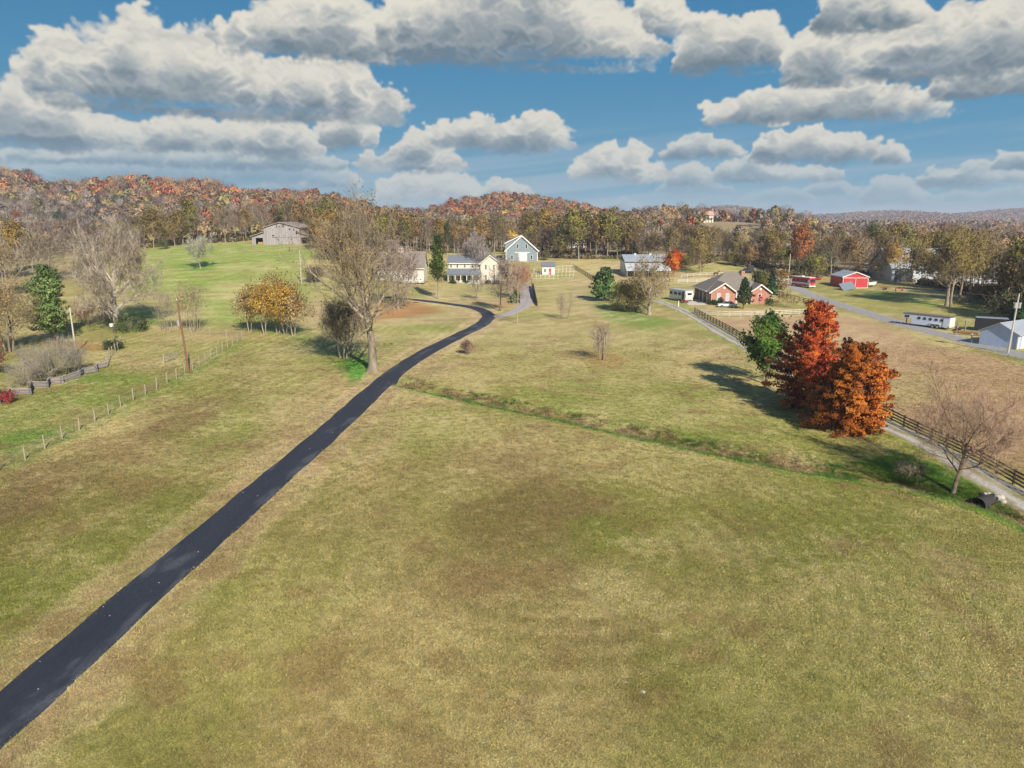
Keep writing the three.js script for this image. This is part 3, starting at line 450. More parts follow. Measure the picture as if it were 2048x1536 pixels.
function leavesOn(t, o) {                                             // leaves round the tips, thinned in clumps
  const s = new Soup(), r = t.r, pal = o.pal; let cx = 0, cy = 0, cz = 0; for (const q of t.tips) { cx += q[0][0]; cy += q[0][1]; cz += q[0][2]; } cx /= t.tips.length; cy /= t.tips.length; cz /= t.tips.length;
  for (let k = 0; k < o.n; k++) {
    const q = t.tips[Math.floor(r() * t.tips.length)], p = q[0], f = o.spread ?? 0.5; if (vn(p[0] * (o.gaps ?? 0.6) + 11 + p[1] * 0.3, p[2] * (o.gaps ?? 0.6) + p[1] * 0.5) < (o.bare ?? 0.3)) continue;
    if (o.from !== undefined && p[1] < o.from) continue;
    const g = () => (r() + r() + r() - 1.5) * f, x = p[0] + g(), y = p[1] + g() * 0.8 - (o.hang ?? 0) * r(), z = p[2] + g();
    const u = clamp(vn(x * 0.5 + 3, z * 0.5 + y * 0.6) * 1.5 - 0.25 + (r() - 0.5) * 0.6) * (pal.length - 1.001), i = u | 0, v = 0.75 + 0.5 * r(), c = [0, 1, 2].map((m) => lerp(pal[i][m], pal[i + 1][m], u - i) * v);
    s.leaf(x, y, z, (o.size ?? 0.3) * lerp(0.6, 1.3, r()), r, c, norm([x - cx + (r() - 0.5) * 2, (y - cy) * 0.8 + 1.2 + r(), z - cz + (r() - 0.5) * 2]), o.long ?? 1.25);
  }
  return s;
}
const barkMat = new THREE.MeshStandardMaterial({ roughness: 0.95, vertexColors: true }), twigMat = new THREE.MeshStandardMaterial({ roughness: 1, vertexColors: true, side: THREE.DoubleSide });
const leafMat = new THREE.MeshPhysicalMaterial({ roughness: 1, vertexColors: true, side: THREE.DoubleSide, transmission: 0.3, thickness: 0, specularIntensity: 0.2 });
function tinted(c) { const m = leafMat.clone(); m.color.setRGB(...c); return m; }
let triangles = 0;
function tree(name, label, p, spec, leaf, o = {}) {                    // a tree of its own: trunk (with limbs), twigs, crown
  const t = grow(spec), g = thing(name, label, o.category ?? 'tree', p, o.turn ?? 0, o.group);
  part(g, 'trunk', t.wood.build(), barkMat); triangles += t.wood.count + t.twig.count;
  if (t.twig.count) part(g, leaf ? 'twigs' : 'crown', t.twig.build(), twigMat);
  if (leaf) for (const l of Array.isArray(leaf) ? leaf : [leaf]) { const s = leavesOn(t, l); triangles += s.count; part(g, 'crown', s.build(), leafMat); }
  return g;
}
// a conifer or a cypress: a straight leader, tiers of boughs, sprays of needles
function conifer(name, label, p, o) {
  const r = rng(o.seed), wood = new Soup(), s = new Soup(), H = o.H, R = o.R, bark = o.bark ?? [0.20, 0.13, 0.08], pal = o.pal, g = thing(name, label, o.category ?? 'tree', p, 0, o.group);
  wood.tube([[0, -0.3, 0], [0, H * 0.2, 0], [0.05, H * 0.6, 0.05], [0, H, 0]], [H * 0.022, H * 0.016, H * 0.009, 0.02], 8, bark);
  const n = o.boughs ?? 90, shape = o.shape ?? ((t) => Math.pow(1 - t, 0.8));
  for (let k = 0; k < n; k++) {
    const t = lerp(o.low ?? 0.08, 0.985, (k + r()) / n), y = H * t, a = k * 2.399 + r() * 0.7, L = Math.max(R * 0.10, R * shape(t) * lerp(0.72, 1.15, r()) * (1 + (o.ragged ?? 0.25) * (vn(Math.cos(a) * 2 + 9 + (o.seed % 50), t * 6 + Math.sin(a) * 2) - 0.5) * 2)), rise = o.sweep ? (o.rise ?? 0.25) * (0.05 + 1.15 * t) : (o.rise ?? 0.25), pts = [[0, y, 0]];
    for (let q = 1; q <= 4; q++) { const f = q / 4; pts.push([Math.cos(a) * L * f, y + L * (rise * f - (o.sag ?? 0.25) * f * f), Math.sin(a) * L * f]); }
    wood.tube(pts, [0.012 * L + 0.02, 0.01 * L + 0.015, 0.008 * L + 0.01, 0.012, 0.006], 3, bark);
    const m = Math.round((o.density ?? 60) * L / R * lerp(0.7, 1.3, r())) + 6, tone = r();
    for (let q = 0; q < m; q++) {
      const f = Math.pow(r(), 0.6), i = Math.min(3, (f * 4) | 0), fr = f * 4 - i, w = L * (o.wide ?? 0.22) * (0.35 + 0.65 * Math.sin(Math.PI * clamp(f, 0.15, 0.95))), side = (r() - 0.5) * 2 * w;
      const x = lerp(pts[i][0], pts[i + 1][0], fr) - Math.sin(a) * side + (r() - 0.5) * 0.2, yy = lerp(pts[i][1], pts[i + 1][1], fr) + (r() - 0.45) * (o.deep ?? 0.35) - Math.abs(side) * 0.15, z = lerp(pts[i][2], pts[i + 1][2], fr) + Math.cos(a) * side + (r() - 0.5) * 0.2;
      const u = clamp(0.25 + 0.5 * tone + (vn(x * 0.7 + 5, yy * 0.6 + z * 0.5) - 0.5) * 0.9 + (r() - 0.5) * 0.45) * (pal.length - 1.001), b = u | 0, v = 0.75 + 0.5 * r(), c = [0, 1, 2].map((e) => lerp(pal[b][e], pal[b + 1][e], u - b) * v);
      s.leaf(x, yy, z, (o.size ?? 0.28) * lerp(0.6, 1.25, r()), r, c, norm([x + (r() - 0.5) * 1.5, 0.9 * R * 0.5 + r(), z + (r() - 0.5) * 1.5]), o.long ?? 1.6);
    }
  }
  triangles += s.count + wood.count; part(g, 'trunk', wood.build(), barkMat); part(g, 'crown', s.build(), leafMat); return g;
}
const RUST = [[0.16, 0.035, 0.018], [0.40, 0.070, 0.025], [0.54, 0.115, 0.03], [0.56, 0.22, 0.05]], FLAME = [[0.38, 0.05, 0.012], [0.58, 0.11, 0.012], [0.68, 0.24, 0.02]], GOLD = [[0.36, 0.20, 0.03], [0.60, 0.36, 0.035], [0.62, 0.44, 0.07]], STRAWLEAF = [[0.30, 0.19, 0.07], [0.52, 0.36, 0.13], [0.56, 0.42, 0.17]], PINE = [[0.018, 0.05, 0.016], [0.05, 0.13, 0.03], [0.09, 0.20, 0.045]], FIR = [[0.02, 0.055, 0.012], [0.055, 0.13, 0.02], [0.12, 0.20, 0.03]], MAGNOLIA = [[0.018, 0.042, 0.016], [0.05, 0.085, 0.03], [0.13, 0.12, 0.045]], OLIVELEAF = [[0.16, 0.11, 0.03], [0.26, 0.20, 0.045], [0.30, 0.27, 0.06]], LIME = [[0.06, 0.14, 0.015], [0.14, 0.25, 0.02], [0.24, 0.28, 0.03]], SCARLET = [[0.32, 0.012, 0.02], [0.58, 0.02, 0.03], [0.66, 0.07, 0.05]], CRIMSON = [[0.22, 0.035, 0.04], [0.36, 0.07, 0.06], [0.42, 0.14, 0.07]];
{ // the trees one can walk up to
  let p;
  // the big tree by the driveway
  p = at(745, 742); tree('roadside_tree', 'tall half-bare tree with a thick pale trunk beside the driveway', p, { seed: 21, H: 282 * p.mpp, R: 0.70, trunk: 0.66, fork: 0.40, levels: 4, kids: [13, 6, 5, 4], reach: 0.45, topReach: 0.75, angLow: 0.95, angTop: 0.5, taper: 0.42, limb: 0.56, twigs: 4, twigL: 1.0, twigW: 0.015, fans: 2, wander: 0.26, lift: 0.09, bark: [0.40, 0.33, 0.25], twigC: [0.32, 0.25, 0.16], thin: 0.014, flare: 1.6, bunch: 0.85, lean: [0.07, 0] }, { n: 4500, size: 0.22, pal: [[0.24, 0.17, 0.07], [0.36, 0.25, 0.09], [0.32, 0.27, 0.09]], bare: 0.40, spread: 0.7, gaps: 0.35 });
  p = at(688, 716); tree('streamside_tree', 'small many-stemmed bushy tree in the shade of the tall tree', p, { seed: 5, H: 118 * p.mpp, R: 0.13, stems: 5, splay: 0.34, fork: 0.3, levels: 3, kids: [8, 6, 5], reach: 0.36, twigs: 8, twigL: 0.7, twigW: 0.014, fans: 3, wander: 0.28, bark: [0.38, 0.32, 0.24], twigC: [0.33, 0.26, 0.17], gap: 2.2 }, { n: 1800, size: 0.17, pal: OLIVELEAF, bare: 0.45, spread: 0.6 });
  p = at(796, 618); tree('yard_tree', 'bare spreading tree over orange fallen leaves near the garage', p, { seed: 33, H: 118 * p.mpp, R: 0.4, trunk: 0.6, fork: 0.18, levels: 4, kids: [13, 6, 5, 3], reach: 0.5, topReach: 0.7, angLow: 1.15, twigs: 5, twigL: 0.9, twigW: 0.028, wander: 0.25, bark: [0.36, 0.28, 0.24], twigC: [0.36, 0.28, 0.25], thin: 0.02 });
  p = at(232, 658); tree('sycamore', 'broad bare sycamore with pale twisting limbs by the green mound', p, { seed: 18, H: 196 * p.mpp, R: 0.62, trunk: 0.62, fork: 0.2, levels: 4, kids: [14, 7, 5, 4], reach: 0.40, topReach: 0.72, angLow: 1.2, angTop: 0.4, taper: 0.4, limb: 0.6, twigs: 5, twigL: 1.2, twigW: 0.022, wander: 0.34, lift: 0.12, bark: [0.52, 0.46, 0.38], twigC: [0.40, 0.33, 0.25], thin: 0.018, flare: 1.5 });
  p = at(401, 537); tree('pasture_tree', 'small pale bare tree alone on the green slope below the barn', p, { seed: 44, H: 64 * p.mpp, R: 0.2, trunk: 0.55, fork: 0.18, levels: 4, kids: [9, 5, 4, 3], reach: 0.5, topReach: 0.8, twigs: 5, twigL: 0.7, twigW: 0.03, wander: 0.25, bark: [0.46, 0.44, 0.36], twigC: [0.42, 0.42, 0.32], thin: 0.02 });
  // gold clump and its neighbours
  const gold = 'gold and brown trees crowded together at the foot of the slope';
  for (const [x, y, h, w, seed, pal, bare] of [[500, 664, 84, 0.5, 61, STRAWLEAF, 0.36], [530, 668, 108, 0.5, 62, GOLD, 0.18], [556, 666, 122, 0.48, 63, GOLD, 0.10], [572, 668, 104, 0.5, 64, GOLD, 0.2], [586, 672, 96, 0.42, 65, STRAWLEAF, 0.26]]) { p = at(x, y); tree('golden_tree', gold, p, { seed, H: h * p.mpp, R: 0.14, stems: 2, trunk: 0.72, fork: 0.28, levels: 3, kids: [9, 6, 4], reach: w * 0.82, topReach: 0.6, twigs: 6, twigL: 0.6, twigW: 0.016, bark: [0.42, 0.34, 0.25], twigC: [0.34, 0.26, 0.17], angLow: 0.9 }, { n: 3600, size: 0.26, pal, bare, spread: 0.75 }, { group: 'gold clump at the foot of the slope' }); }
  for (const [x, y, h, seed, leafy] of [[328, 662, 100, 71, 0], [352, 660, 92, 72, 0], [384, 664, 104, 73, 1], [392, 662, 96, 74, 1]]) { p = at(x, y); tree('slender_sapling', leafy ? 'slender pale sapling with yellow leaves near the leaning utility pole' : 'slender bare grey sapling between the sycamore and the utility pole', p, { seed, H: h * p.mpp, R: 0.06, stems: 4, splay: 0.16, trunk: 0.85, fork: 0.3, levels: 3, kids: [9, 4, 2], reach: 0.24, twigs: 3, twigL: 0.5, twigW: 0.008, angLow: 0.7, bark: [0.40, 0.33, 0.25], twigC: [0.34, 0.28, 0.21], gap: 2.5, lift: 0.1 }, leafy ? { n: 900, size: 0.2, pal: [[0.5, 0.36, 0.1], [0.6, 0.46, 0.18]], bare: 0.3, spread: 0.5, from: h * p.mpp * 0.45 } : null, { group: leafy ? 'yellow saplings' : 'bare saplings' }); }
  // left edge
  p = at(108, 682); conifer('white_pine', 'tall blue-green pine behind the grey shrubs', p, { seed: 81, H: 150 * p.mpp, R: 42 * p.mpp, pal: [[0.09, 0.15, 0.05], [0.20, 0.30, 0.09], [0.33, 0.43, 0.16]], boughs: 130, density: 130, size: 0.27, shape: (t) => Math.pow(1 - t, 0.42) * (0.6 + 0.4 * sm(0, 0.25, t)), rise: 0.4, sag: 0.1, low: 0.1, wide: 0.34, deep: 0.6, ragged: 0.4 });
  p = at(18, 704); tree('tawny_tree', 'tawny tree with dry golden-brown leaves beside the pine', p, { seed: 82, H: 150 * p.mpp, R: 0.2, stems: 3, trunk: 0.7, fork: 0.15, levels: 3, kids: [11, 6, 5], reach: 0.42, twigs: 6, twigL: 0.6, twigW: 0.014, bark: [0.30, 0.24, 0.18], twigC: [0.36, 0.27, 0.16], gap: 2 }, { n: 6000, size: 0.2, pal: STRAWLEAF, bare: 0.18, spread: 0.7 });
  p = at(-14, 752); tree('scarlet_maple', 'scarlet maple at the edge of the garden above the rail fence', p, { seed: 83, H: 92 * p.mpp, R: 0.1, stems: 3, trunk: 0.7, fork: 0.15, levels: 3, kids: [8, 5, 4], reach: 0.34, twigs: 5, twigL: 0.4, twigW: 0.01 }, { n: 3200, size: 0.17, pal: SCARLET, bare: 0.1, spread: 0.4 });
  p = at(8, 806); tree('scarlet_shrub', 'low scarlet shrub spilling over the split-rail fence', p, { seed: 84, H: 32 * p.mpp, R: 0.05, stems: 7, splay: 0.5, trunk: 0.5, fork: 0.2, levels: 2, kids: [7, 5], reach: 0.5, twigs: 6, twigL: 0.3, twigW: 0.008, gap: 2 }, { n: 2600, size: 0.12, pal: SCARLET, bare: 0.02, spread: 0.3 }, { category: 'shrub' });
  for (const [x, y, h, seed, w] of [[50, 772, 66, 85, 0.6], [92, 758, 80, 86, 0.62], [122, 750, 70, 87, 0.6], [148, 742, 56, 88, 0.5], [64, 740, 66, 89, 0.5], [128, 712, 50, 90, 0.6]]) { p = at(x, y); tree('grey_shrub', 'tangled leafless grey shrub along the split-rail fence', p, { seed, H: h * p.mpp, R: 0.08, stems: 6, splay: 0.55, trunk: 0.62, fork: 0.15, levels: 3, kids: [7, 4, 3], reach: w * 0.7, twigs: 3, twigL: 0.5, twigW: 0.009, wander: 0.4, bark: [0.38, 0.33, 0.26], twigC: [0.31, 0.275, 0.21], gap: 2 }, null, { category: 'shrub', group: 'grey shrubs along the rail fence' }); }
  p = at(72, 756); tree('amber_shrub', 'small shrub with a tuft of amber leaves among grey stems', p, { seed: 91, H: 24 * p.mpp, R: 0.03, stems: 5, splay: 0.4, trunk: 0.7, fork: 0.3, levels: 2, kids: [5, 4], reach: 0.4, twigs: 5, twigL: 0.25, twigW: 0.01 }, { n: 500, size: 0.14, pal: [[0.5, 0.2, 0.04], [0.62, 0.3, 0.06]], bare: 0.1, spread: 0.3 }, { category: 'shrub' });
  p = at(227, 698); tree('clipped_bush', 'round dark green bush by the fence corner', p, { seed: 92, H: 20 * p.mpp, R: 0.05, stems: 8, splay: 0.7, trunk: 0.6, fork: 0.1, levels: 2, kids: [8, 5], reach: 0.55, twigs: 4, twigL: 0.3, twigW: 0.01, gap: 2 }, { n: 3000, size: 0.14, pal: FIR, bare: 0, spread: 0.42 }, { category: 'bush' });
  p = at(262, 662); tree('ivy_mound', 'low green bramble mound under the sycamore', p, { seed: 93, H: 22 * p.mpp, R: 0.04, stems: 9, splay: 1.3, trunk: 0.8, fork: 0.1, levels: 2, kids: [8, 5], reach: 0.7, twigs: 4, twigL: 0.5, twigW: 0.012, gap: 5 }, { n: 3600, size: 0.2, pal: [[0.03, 0.09, 0.015], [0.07, 0.16, 0.02], [0.13, 0.2, 0.03]], bare: 0.1, spread: 0.7 }, { category: 'bush' });
  p = at(190, 648); tree('dry_thicket', 'brown dry thicket between the pine and the sycamore', p, { seed: 94, H: 40 * p.mpp, R: 0.04, stems: 9, splay: 0.9, trunk: 0.8, fork: 0.1, levels: 2, kids: [8, 6], reach: 0.5, twigs: 7, twigL: 0.6, twigW: 0.016, gap: 6, twigC: [0.33, 0.2, 0.1] }, { n: 1500, size: 0.18, pal: [[0.2, 0.1, 0.05], [0.36, 0.2, 0.09]], bare: 0.2, spread: 0.7 }, { category: 'thicket' });
  // the three by the gravel track
  p = at(1532, 768); tree('broad_evergreen', 'dark green tree growing beside the two rust-red trees', p, { seed: 101, H: 132 * p.mpp, R: 0.24, trunk: 0.85, fork: 0.2, levels: 3, kids: [16, 6, 5], reach: 0.44, topReach: 0.35, angLow: 1.2, angTop: 0.5, twigs: 4, twigL: 0.5, twigW: 0.012, bark: [0.2, 0.16, 0.11], taper: 0.2, limb: 0.42 }, { n: 9000, size: 0.27, pal: FIR, bare: 0.26, spread: 0.62, gaps: 0.75 });
  p = at(1618, 818); conifer('tall_red_cypress', 'tallest of the paired feathery cypresses, flaming orange-red', p, { seed: 102, H: 208 * p.mpp, R: 84 * p.mpp, pal: RUST, boughs: 190, density: 270, size: 0.15, shape: (t) => Math.pow(1 - t, 0.55) * (0.62 + 0.38 * sm(0, 0.22, t)) * 0.98, rise: 0.95, sag: 0.16, low: 0.04, wide: 0.17, deep: 0.5, long: 2.4, ragged: 0.6, sweep: true });
  p = at(1706, 864); conifer('rust_cypress', 'shorter rounder rust-orange cypress beside the tall one', p, { seed: 103, H: 172 * p.mpp, R: 92 * p.mpp, pal: [[0.12, 0.05, 0.02], [0.36, 0.11, 0.02], [0.52, 0.155, 0.025], [0.55, 0.23, 0.04]], boughs: 185, density: 270, size: 0.15, shape: (t) => Math.pow(1 - t, 0.5) * (0.74 + 0.26 * sm(0, 0.2, t)), rise: 0.8, sag: 0.16, low: 0.03, wide: 0.17, deep: 0.5, long: 2.4, ragged: 0.55, sweep: true });
  p = at(1905, 988); tree('bare_fence_tree', 'leafless brown tree with a short trunk beside the gravel track', p, { seed: 104, H: 226 * p.mpp, R: 0.2, trunk: 0.5, fork: 0.42, levels: 4, kids: [12, 7, 5, 4], reach: 0.46, topReach: 0.85, angLow: 1.15, angTop: 0.5, taper: 0.5, limb: 0.52, twigs: 4, twigL: 0.6, twigW: 0.009, fans: 3, wander: 0.3, lift: 0.05, bark: [0.27, 0.19, 0.14], twigC: [0.36, 0.24, 0.16], thin: 0.007, lean: [0.05, 0] });
  p = at(1822, 948); tree('bramble_bush', 'straggly leafless bramble bush on the green ditch bank', p, { seed: 105, H: 28 * p.mpp, R: 0.03, stems: 7, splay: 0.9, trunk: 0.8, fork: 0.2, levels: 2, kids: [6, 5], reach: 0.5, twigs: 5, twigL: 0.4, twigW: 0.008, droop: 0.6, twigC: [0.42, 0.32, 0.2], gap: 2 }, { n: 250, size: 0.08, pal: OLIVELEAF, bare: 0.3, spread: 0.4 }, { category: 'bush' });
  // lawn saplings
  p = at(936, 709); tree('crimson_bush', 'small round crimson-leaved bush beside the driveway', p, { seed: 111, H: 33 * p.mpp, R: 0.05, stems: 3, splay: 0.3, trunk: 0.7, fork: 0.25, levels: 3, kids: [7, 5, 3], reach: 0.4, twigs: 3, twigL: 0.25, twigW: 0.01, bark: [0.4, 0.32, 0.26] }, { n: 700, size: 0.13, pal: CRIMSON, bare: 0.12, spread: 0.25 }, { category: 'bush' });
  p = at(1203, 720); tree('lawn_sapling', 'thin bare sapling on the lawn above a ring of fallen leaves', p, { seed: 112, H: 80 * p.mpp, R: 0.10, thin: 0.012, stems: 3, splay: 0.2, trunk: 0.75, fork: 0.25, levels: 3, kids: [8, 4, 3], reach: 0.36, twigs: 4, twigL: 0.45, twigW: 0.010, bark: [0.34, 0.27, 0.22], twigC: [0.36, 0.25, 0.2], angLow: 0.9, lift: 0.05 }, { n: 160, size: 0.1, pal: CRIMSON, bare: 0.4, spread: 0.3 });
  p = at(1130, 638); tree('crape_myrtle', 'many-stemmed bare shrub tree with pale stems on the lawn', p, { seed: 113, H: 66 * p.mpp, R: 0.075, thin: 0.012, stems: 6, splay: 0.24, trunk: 0.8, fork: 0.3, levels: 2, kids: [8, 5], reach: 0.26, twigs: 3, twigL: 0.5, twigW: 0.008, bark: [0.38, 0.3, 0.23], twigC: [0.36, 0.27, 0.2], angLow: 0.7, gap: 2.5, lift: 0.06 });
  p = at(1034, 647); tree('tall_thin_tree', 'tall thin bare tree with a straight pale trunk beside the gravel spur', p, { seed: 114, H: 128 * p.mpp, R: 0.13, trunk: 0.95, fork: 0.25, levels: 3, kids: [16, 5, 3], reach: 0.17, topReach: 0.4, angLow: 1.0, angTop: 0.5, taper: 0.2, limb: 0.3, twigs: 3, twigL: 0.5, twigW: 0.02, bark: [0.52, 0.43, 0.32], twigC: [0.42, 0.33, 0.26], thin: 0.014 });
  p = at(1000, 622); tree('front_yard_tree', 'dark-trunked bare tree standing before the gable of the white house', p, { seed: 115, H: 108 * p.mpp, R: 0.24, trunk: 0.8, fork: 0.25, levels: 3, kids: [18, 8, 5], reach: 0.3, topReach: 0.5, angLow: 1.0, taper: 0.25, limb: 0.4, twigs: 5, twigL: 0.7, twigW: 0.025, bark: [0.22, 0.17, 0.14], twigC: [0.38, 0.30, 0.25], thin: 0.02 });
  p = at(952, 600); tree('front_yard_tree', 'small bare tree before the porch of the white house', p, { seed: 116, H: 58 * p.mpp, R: 0.13, trunk: 0.7, fork: 0.2, levels: 3, kids: [10, 5, 4], reach: 0.36, twigs: 5, twigL: 0.6, twigW: 0.024, bark: [0.24, 0.2, 0.17], twigC: [0.36, 0.3, 0.26], thin: 0.016 });
  p = at(946, 562); tree('grey_yard_tree', 'tall grey leafless tree rising against the white house', p, { seed: 117, H: 88 * p.mpp, R: 0.3, trunk: 0.65, fork: 0.3, levels: 4, kids: [12, 6, 5, 3], reach: 0.42, topReach: 0.7, twigs: 4, twigL: 0.8, twigW: 0.03, bark: [0.36, 0.31, 0.28], twigC: [0.40, 0.34, 0.32], thin: 0.022 });
  p = at(1042, 598); tree('russet_tree', 'russet-twigged tree with a few red leaves by the gravel spur', p, { seed: 118, H: 76 * p.mpp, R: 0.12, stems: 3, trunk: 0.7, fork: 0.15, levels: 3, kids: [10, 6, 4], reach: 0.42, twigs: 6, twigL: 0.6, twigW: 0.024, bark: [0.3, 0.2, 0.16], twigC: [0.42, 0.2, 0.14], gap: 2 }, { n: 900, size: 0.24, pal: [[0.36, 0.1, 0.06], [0.5, 0.16, 0.08]], bare: 0.35, spread: 0.5 });
  p = at(1030, 606); conifer('dark_yew', 'dark green conical yew below the russet tree', p, { seed: 119, H: 26 * p.mpp, R: 16 * p.mpp, pal: FIR, boughs: 40, density: 30, size: 0.3, category: 'bush' });
  p = at(877, 598); tree('columnar_pear', 'narrow upright tree still in green leaf beside the white house', p, { seed: 120, H: 122 * p.mpp, R: 0.22, trunk: 0.95, fork: 0.2, levels: 2, kids: [44, 6], reach: 0.21, topReach: 0.3, angLow: 0.75, angTop: 0.35, taper: 0.15, limb: 0.3, lift: 0.25, twigs: 4, twigL: 0.5, twigW: 0.02, bark: [0.42, 0.36, 0.28] }, { n: 5200, size: 0.34, pal: [[0.05, 0.085, 0.012], [0.10, 0.17, 0.018], [0.17, 0.20, 0.03]], bare: 0.08, spread: 0.7 });
  // round the brick house
  p = at(1298, 630); tree('shade_tree', 'spreading half-bare tree with a forked pale trunk by the gravel track', p, { seed: 131, H: 96 * p.mpp, R: 0.5, trunk: 0.6, fork: 0.2, levels: 4, kids: [9, 6, 4, 3], reach: 0.62, topReach: 0.6, angLow: 1.25, angTop: 0.6, taper: 0.4, limb: 0.6, twigs: 4, twigL: 0.8, twigW: 0.022, bark: [0.46, 0.38, 0.28], twigC: [0.33, 0.25, 0.15], thin: 0.016 }, { n: 2600, size: 0.26, pal: OLIVELEAF, bare: 0.4, spread: 0.7, gaps: 0.4 });
  p = at(1262, 622); tree('olive_thicket', 'dense olive-brown bushy tree under the spreading tree', p, { seed: 132, H: 62 * p.mpp, R: 0.12, stems: 6, splay: 0.5, trunk: 0.7, fork: 0.1, levels: 3, kids: [8, 6, 4], reach: 0.5, twigs: 5, twigL: 0.6, twigW: 0.02, gap: 4, twigC: [0.32, 0.24, 0.13] }, { n: 4200, size: 0.28, pal: OLIVELEAF, bare: 0.15, spread: 0.7 });
  p = at(1208, 602); conifer('blue_pine', 'blue-green pine casting deep shade beside the olive thicket', p, { seed: 133, H: 66 * p.mpp, R: 34 * p.mpp, pal: [[0.035, 0.075, 0.03], [0.09, 0.165, 0.05], [0.18, 0.28, 0.08]], boughs: 80, density: 62, size: 0.42, shape: (t) => Math.pow(1 - t, 0.5) * (0.6 + 0.4 * sm(0, 0.3, t)), rise: 0.35, sag: 0.15, wide: 0.35, deep: 0.6 });
  p = at(1348, 553); tree('orange_maple', 'glowing orange round maple at the end of the metal barn', p, { seed: 134, H: 50 * p.mpp, R: 0.14, trunk: 0.75, fork: 0.12, levels: 3, kids: [12, 6, 4], reach: 0.42, topReach: 0.5, twigs: 4, twigL: 0.4, twigW: 0.02 }, { n: 5200, size: 0.34, pal: FLAME, bare: 0.05, spread: 0.6 });
  p = at(1486, 618); conifer('magnolia', 'dark glossy magnolia in front of the brick house', p, { seed: 135, H: 62 * p.mpp, R: 19 * p.mpp, pal: MAGNOLIA, boughs: 80, density: 42, size: 0.34, shape: (t) => Math.pow(1 - t, 0.6) * (0.65 + 0.35 * sm(0, 0.25, t)), rise: 0.5, sag: 0.1, low: 0.16, long: 1.3, wide: 0.35, deep: 0.5 });
  p = at(1571, 615); tree('young_yellow_tree', 'young flat-topped tree with thin yellow leaves in the paddock corner', p, { seed: 136, H: 36 * p.mpp, R: 0.09, trunk: 0.5, fork: 0.3, levels: 3, kids: [8, 5, 4], reach: 0.55, angLow: 1.2, angTop: 0.9, lift: 0.02, twigs: 4, twigL: 0.4, twigW: 0.016, bark: [0.4, 0.33, 0.25] }, { n: 700, size: 0.22, pal: [[0.3, 0.2, 0.03], [0.46, 0.34, 0.05]], bare: 0.2, spread: 0.4 });
  p = at(1542, 594); conifer('juniper', 'dark green juniper against the end of the brick house', p, { seed: 137, H: 52 * p.mpp, R: 17 * p.mpp, pal: [[0.015, 0.05, 0.03], [0.04, 0.11, 0.05], [0.08, 0.16, 0.04]], boughs: 60, density: 40, size: 0.36 });
  p = at(1522, 580); tree('dark_hedge_tree', 'dark green bushy tree behind the brick house', p, { seed: 138, H: 42 * p.mpp, R: 0.12, stems: 4, trunk: 0.6, fork: 0.1, levels: 3, kids: [8, 5, 4], reach: 0.45, twigs: 4, twigL: 0.5, twigW: 0.02, gap: 3 }, { n: 3600, size: 0.3, pal: [[0.02, 0.05, 0.012], [0.07, 0.1, 0.02], [0.22, 0.17, 0.04]], bare: 0.08, spread: 0.6 });
  p = at(1560, 590); tree('ochre_tree', 'ochre-leaved slim tree beside the juniper', p, { seed: 139, H: 62 * p.mpp, R: 0.1, stems: 2, trunk: 0.8, fork: 0.15, levels: 3, kids: [11, 5, 3], reach: 0.25, twigs: 4, twigL: 0.4, twigW: 0.018 }, { n: 1900, size: 0.28, pal: [[0.22, 0.12, 0.03], [0.42, 0.26, 0.05]], bare: 0.25, spread: 0.5 });
  for (const [x, y, h, seed] of [[1425, 609, 11, 141], [1436, 610, 8, 142], [1536, 608, 14, 143], [905, 567, 7, 144], [932, 566, 7, 145], [975, 568, 9, 146], [993, 568, 9, 147]]) { p = at(x, y); tree('foundation_shrub', x > 1300 ? 'rounded green shrub against the brick wall' : 'small clipped shrub along the front of the white house', p, { seed, H: h * p.mpp, R: 0.04, stems: 6, splay: 0.6, trunk: 0.6, fork: 0.1, levels: 2, kids: [6, 4], reach: 0.5, twigs: 3, twigL: 0.3, twigW: 0.01, gap: 1.5 }, { n: 900, size: 0.22, pal: FIR, bare: 0, spread: 0.4 }, { category: 'shrub', group: x > 1300 ? 'shrubs by the brick house' : 'shrubs by the white house' }); }
  // big trees beyond the farm lane
  const lane = 'tall olive-leaved tree with a bare trunk on the lawn beyond the horse trailer';
  for (const [x, y, h, seed, R] of [[1893, 612, 136, 151, 0.5], [1901, 614, 122, 152, 0.33], [1917, 606, 126, 153, 0.34], [1938, 604, 120, 154, 0.27]]) { p = at(x, y); tree('lawn_shade_tree', lane, p, { seed, H: h * p.mpp, R, trunk: 0.72, fork: 0.36, levels: 4, kids: [10, 5, 4, 3], reach: 0.42, topReach: 0.6, angLow: 1.1, twigs: 4, twigL: 0.9, twigW: 0.022, bark: [0.40, 0.33, 0.24], twigC: [0.30, 0.22, 0.12], thin: 0.016 }, { n: 3400, size: 0.32, pal: OLIVELEAF, bare: 0.32, spread: 0.9, gaps: 0.35 }, { group: 'tall trees beyond the horse trailer' }); }
  for (const [x, y, h, w, seed] of [[2036, 660, 58, 30, 155], [2064, 648, 70, 34, 156], [2022, 628, 40, 26, 157]]) { p = at(x, y); conifer('dark_cedar', 'dark green cedar crowding behind the pale blue shed', p, { seed, H: h * p.mpp, R: w * p.mpp, pal: [[0.012, 0.03, 0.015], [0.03, 0.075, 0.025], [0.06, 0.12, 0.03]], boughs: 60, density: 44, size: 0.4, wide: 0.35, deep: 0.6, group: 'cedars behind the pale shed' }); }
}
console.log('hero tree triangles', triangles);

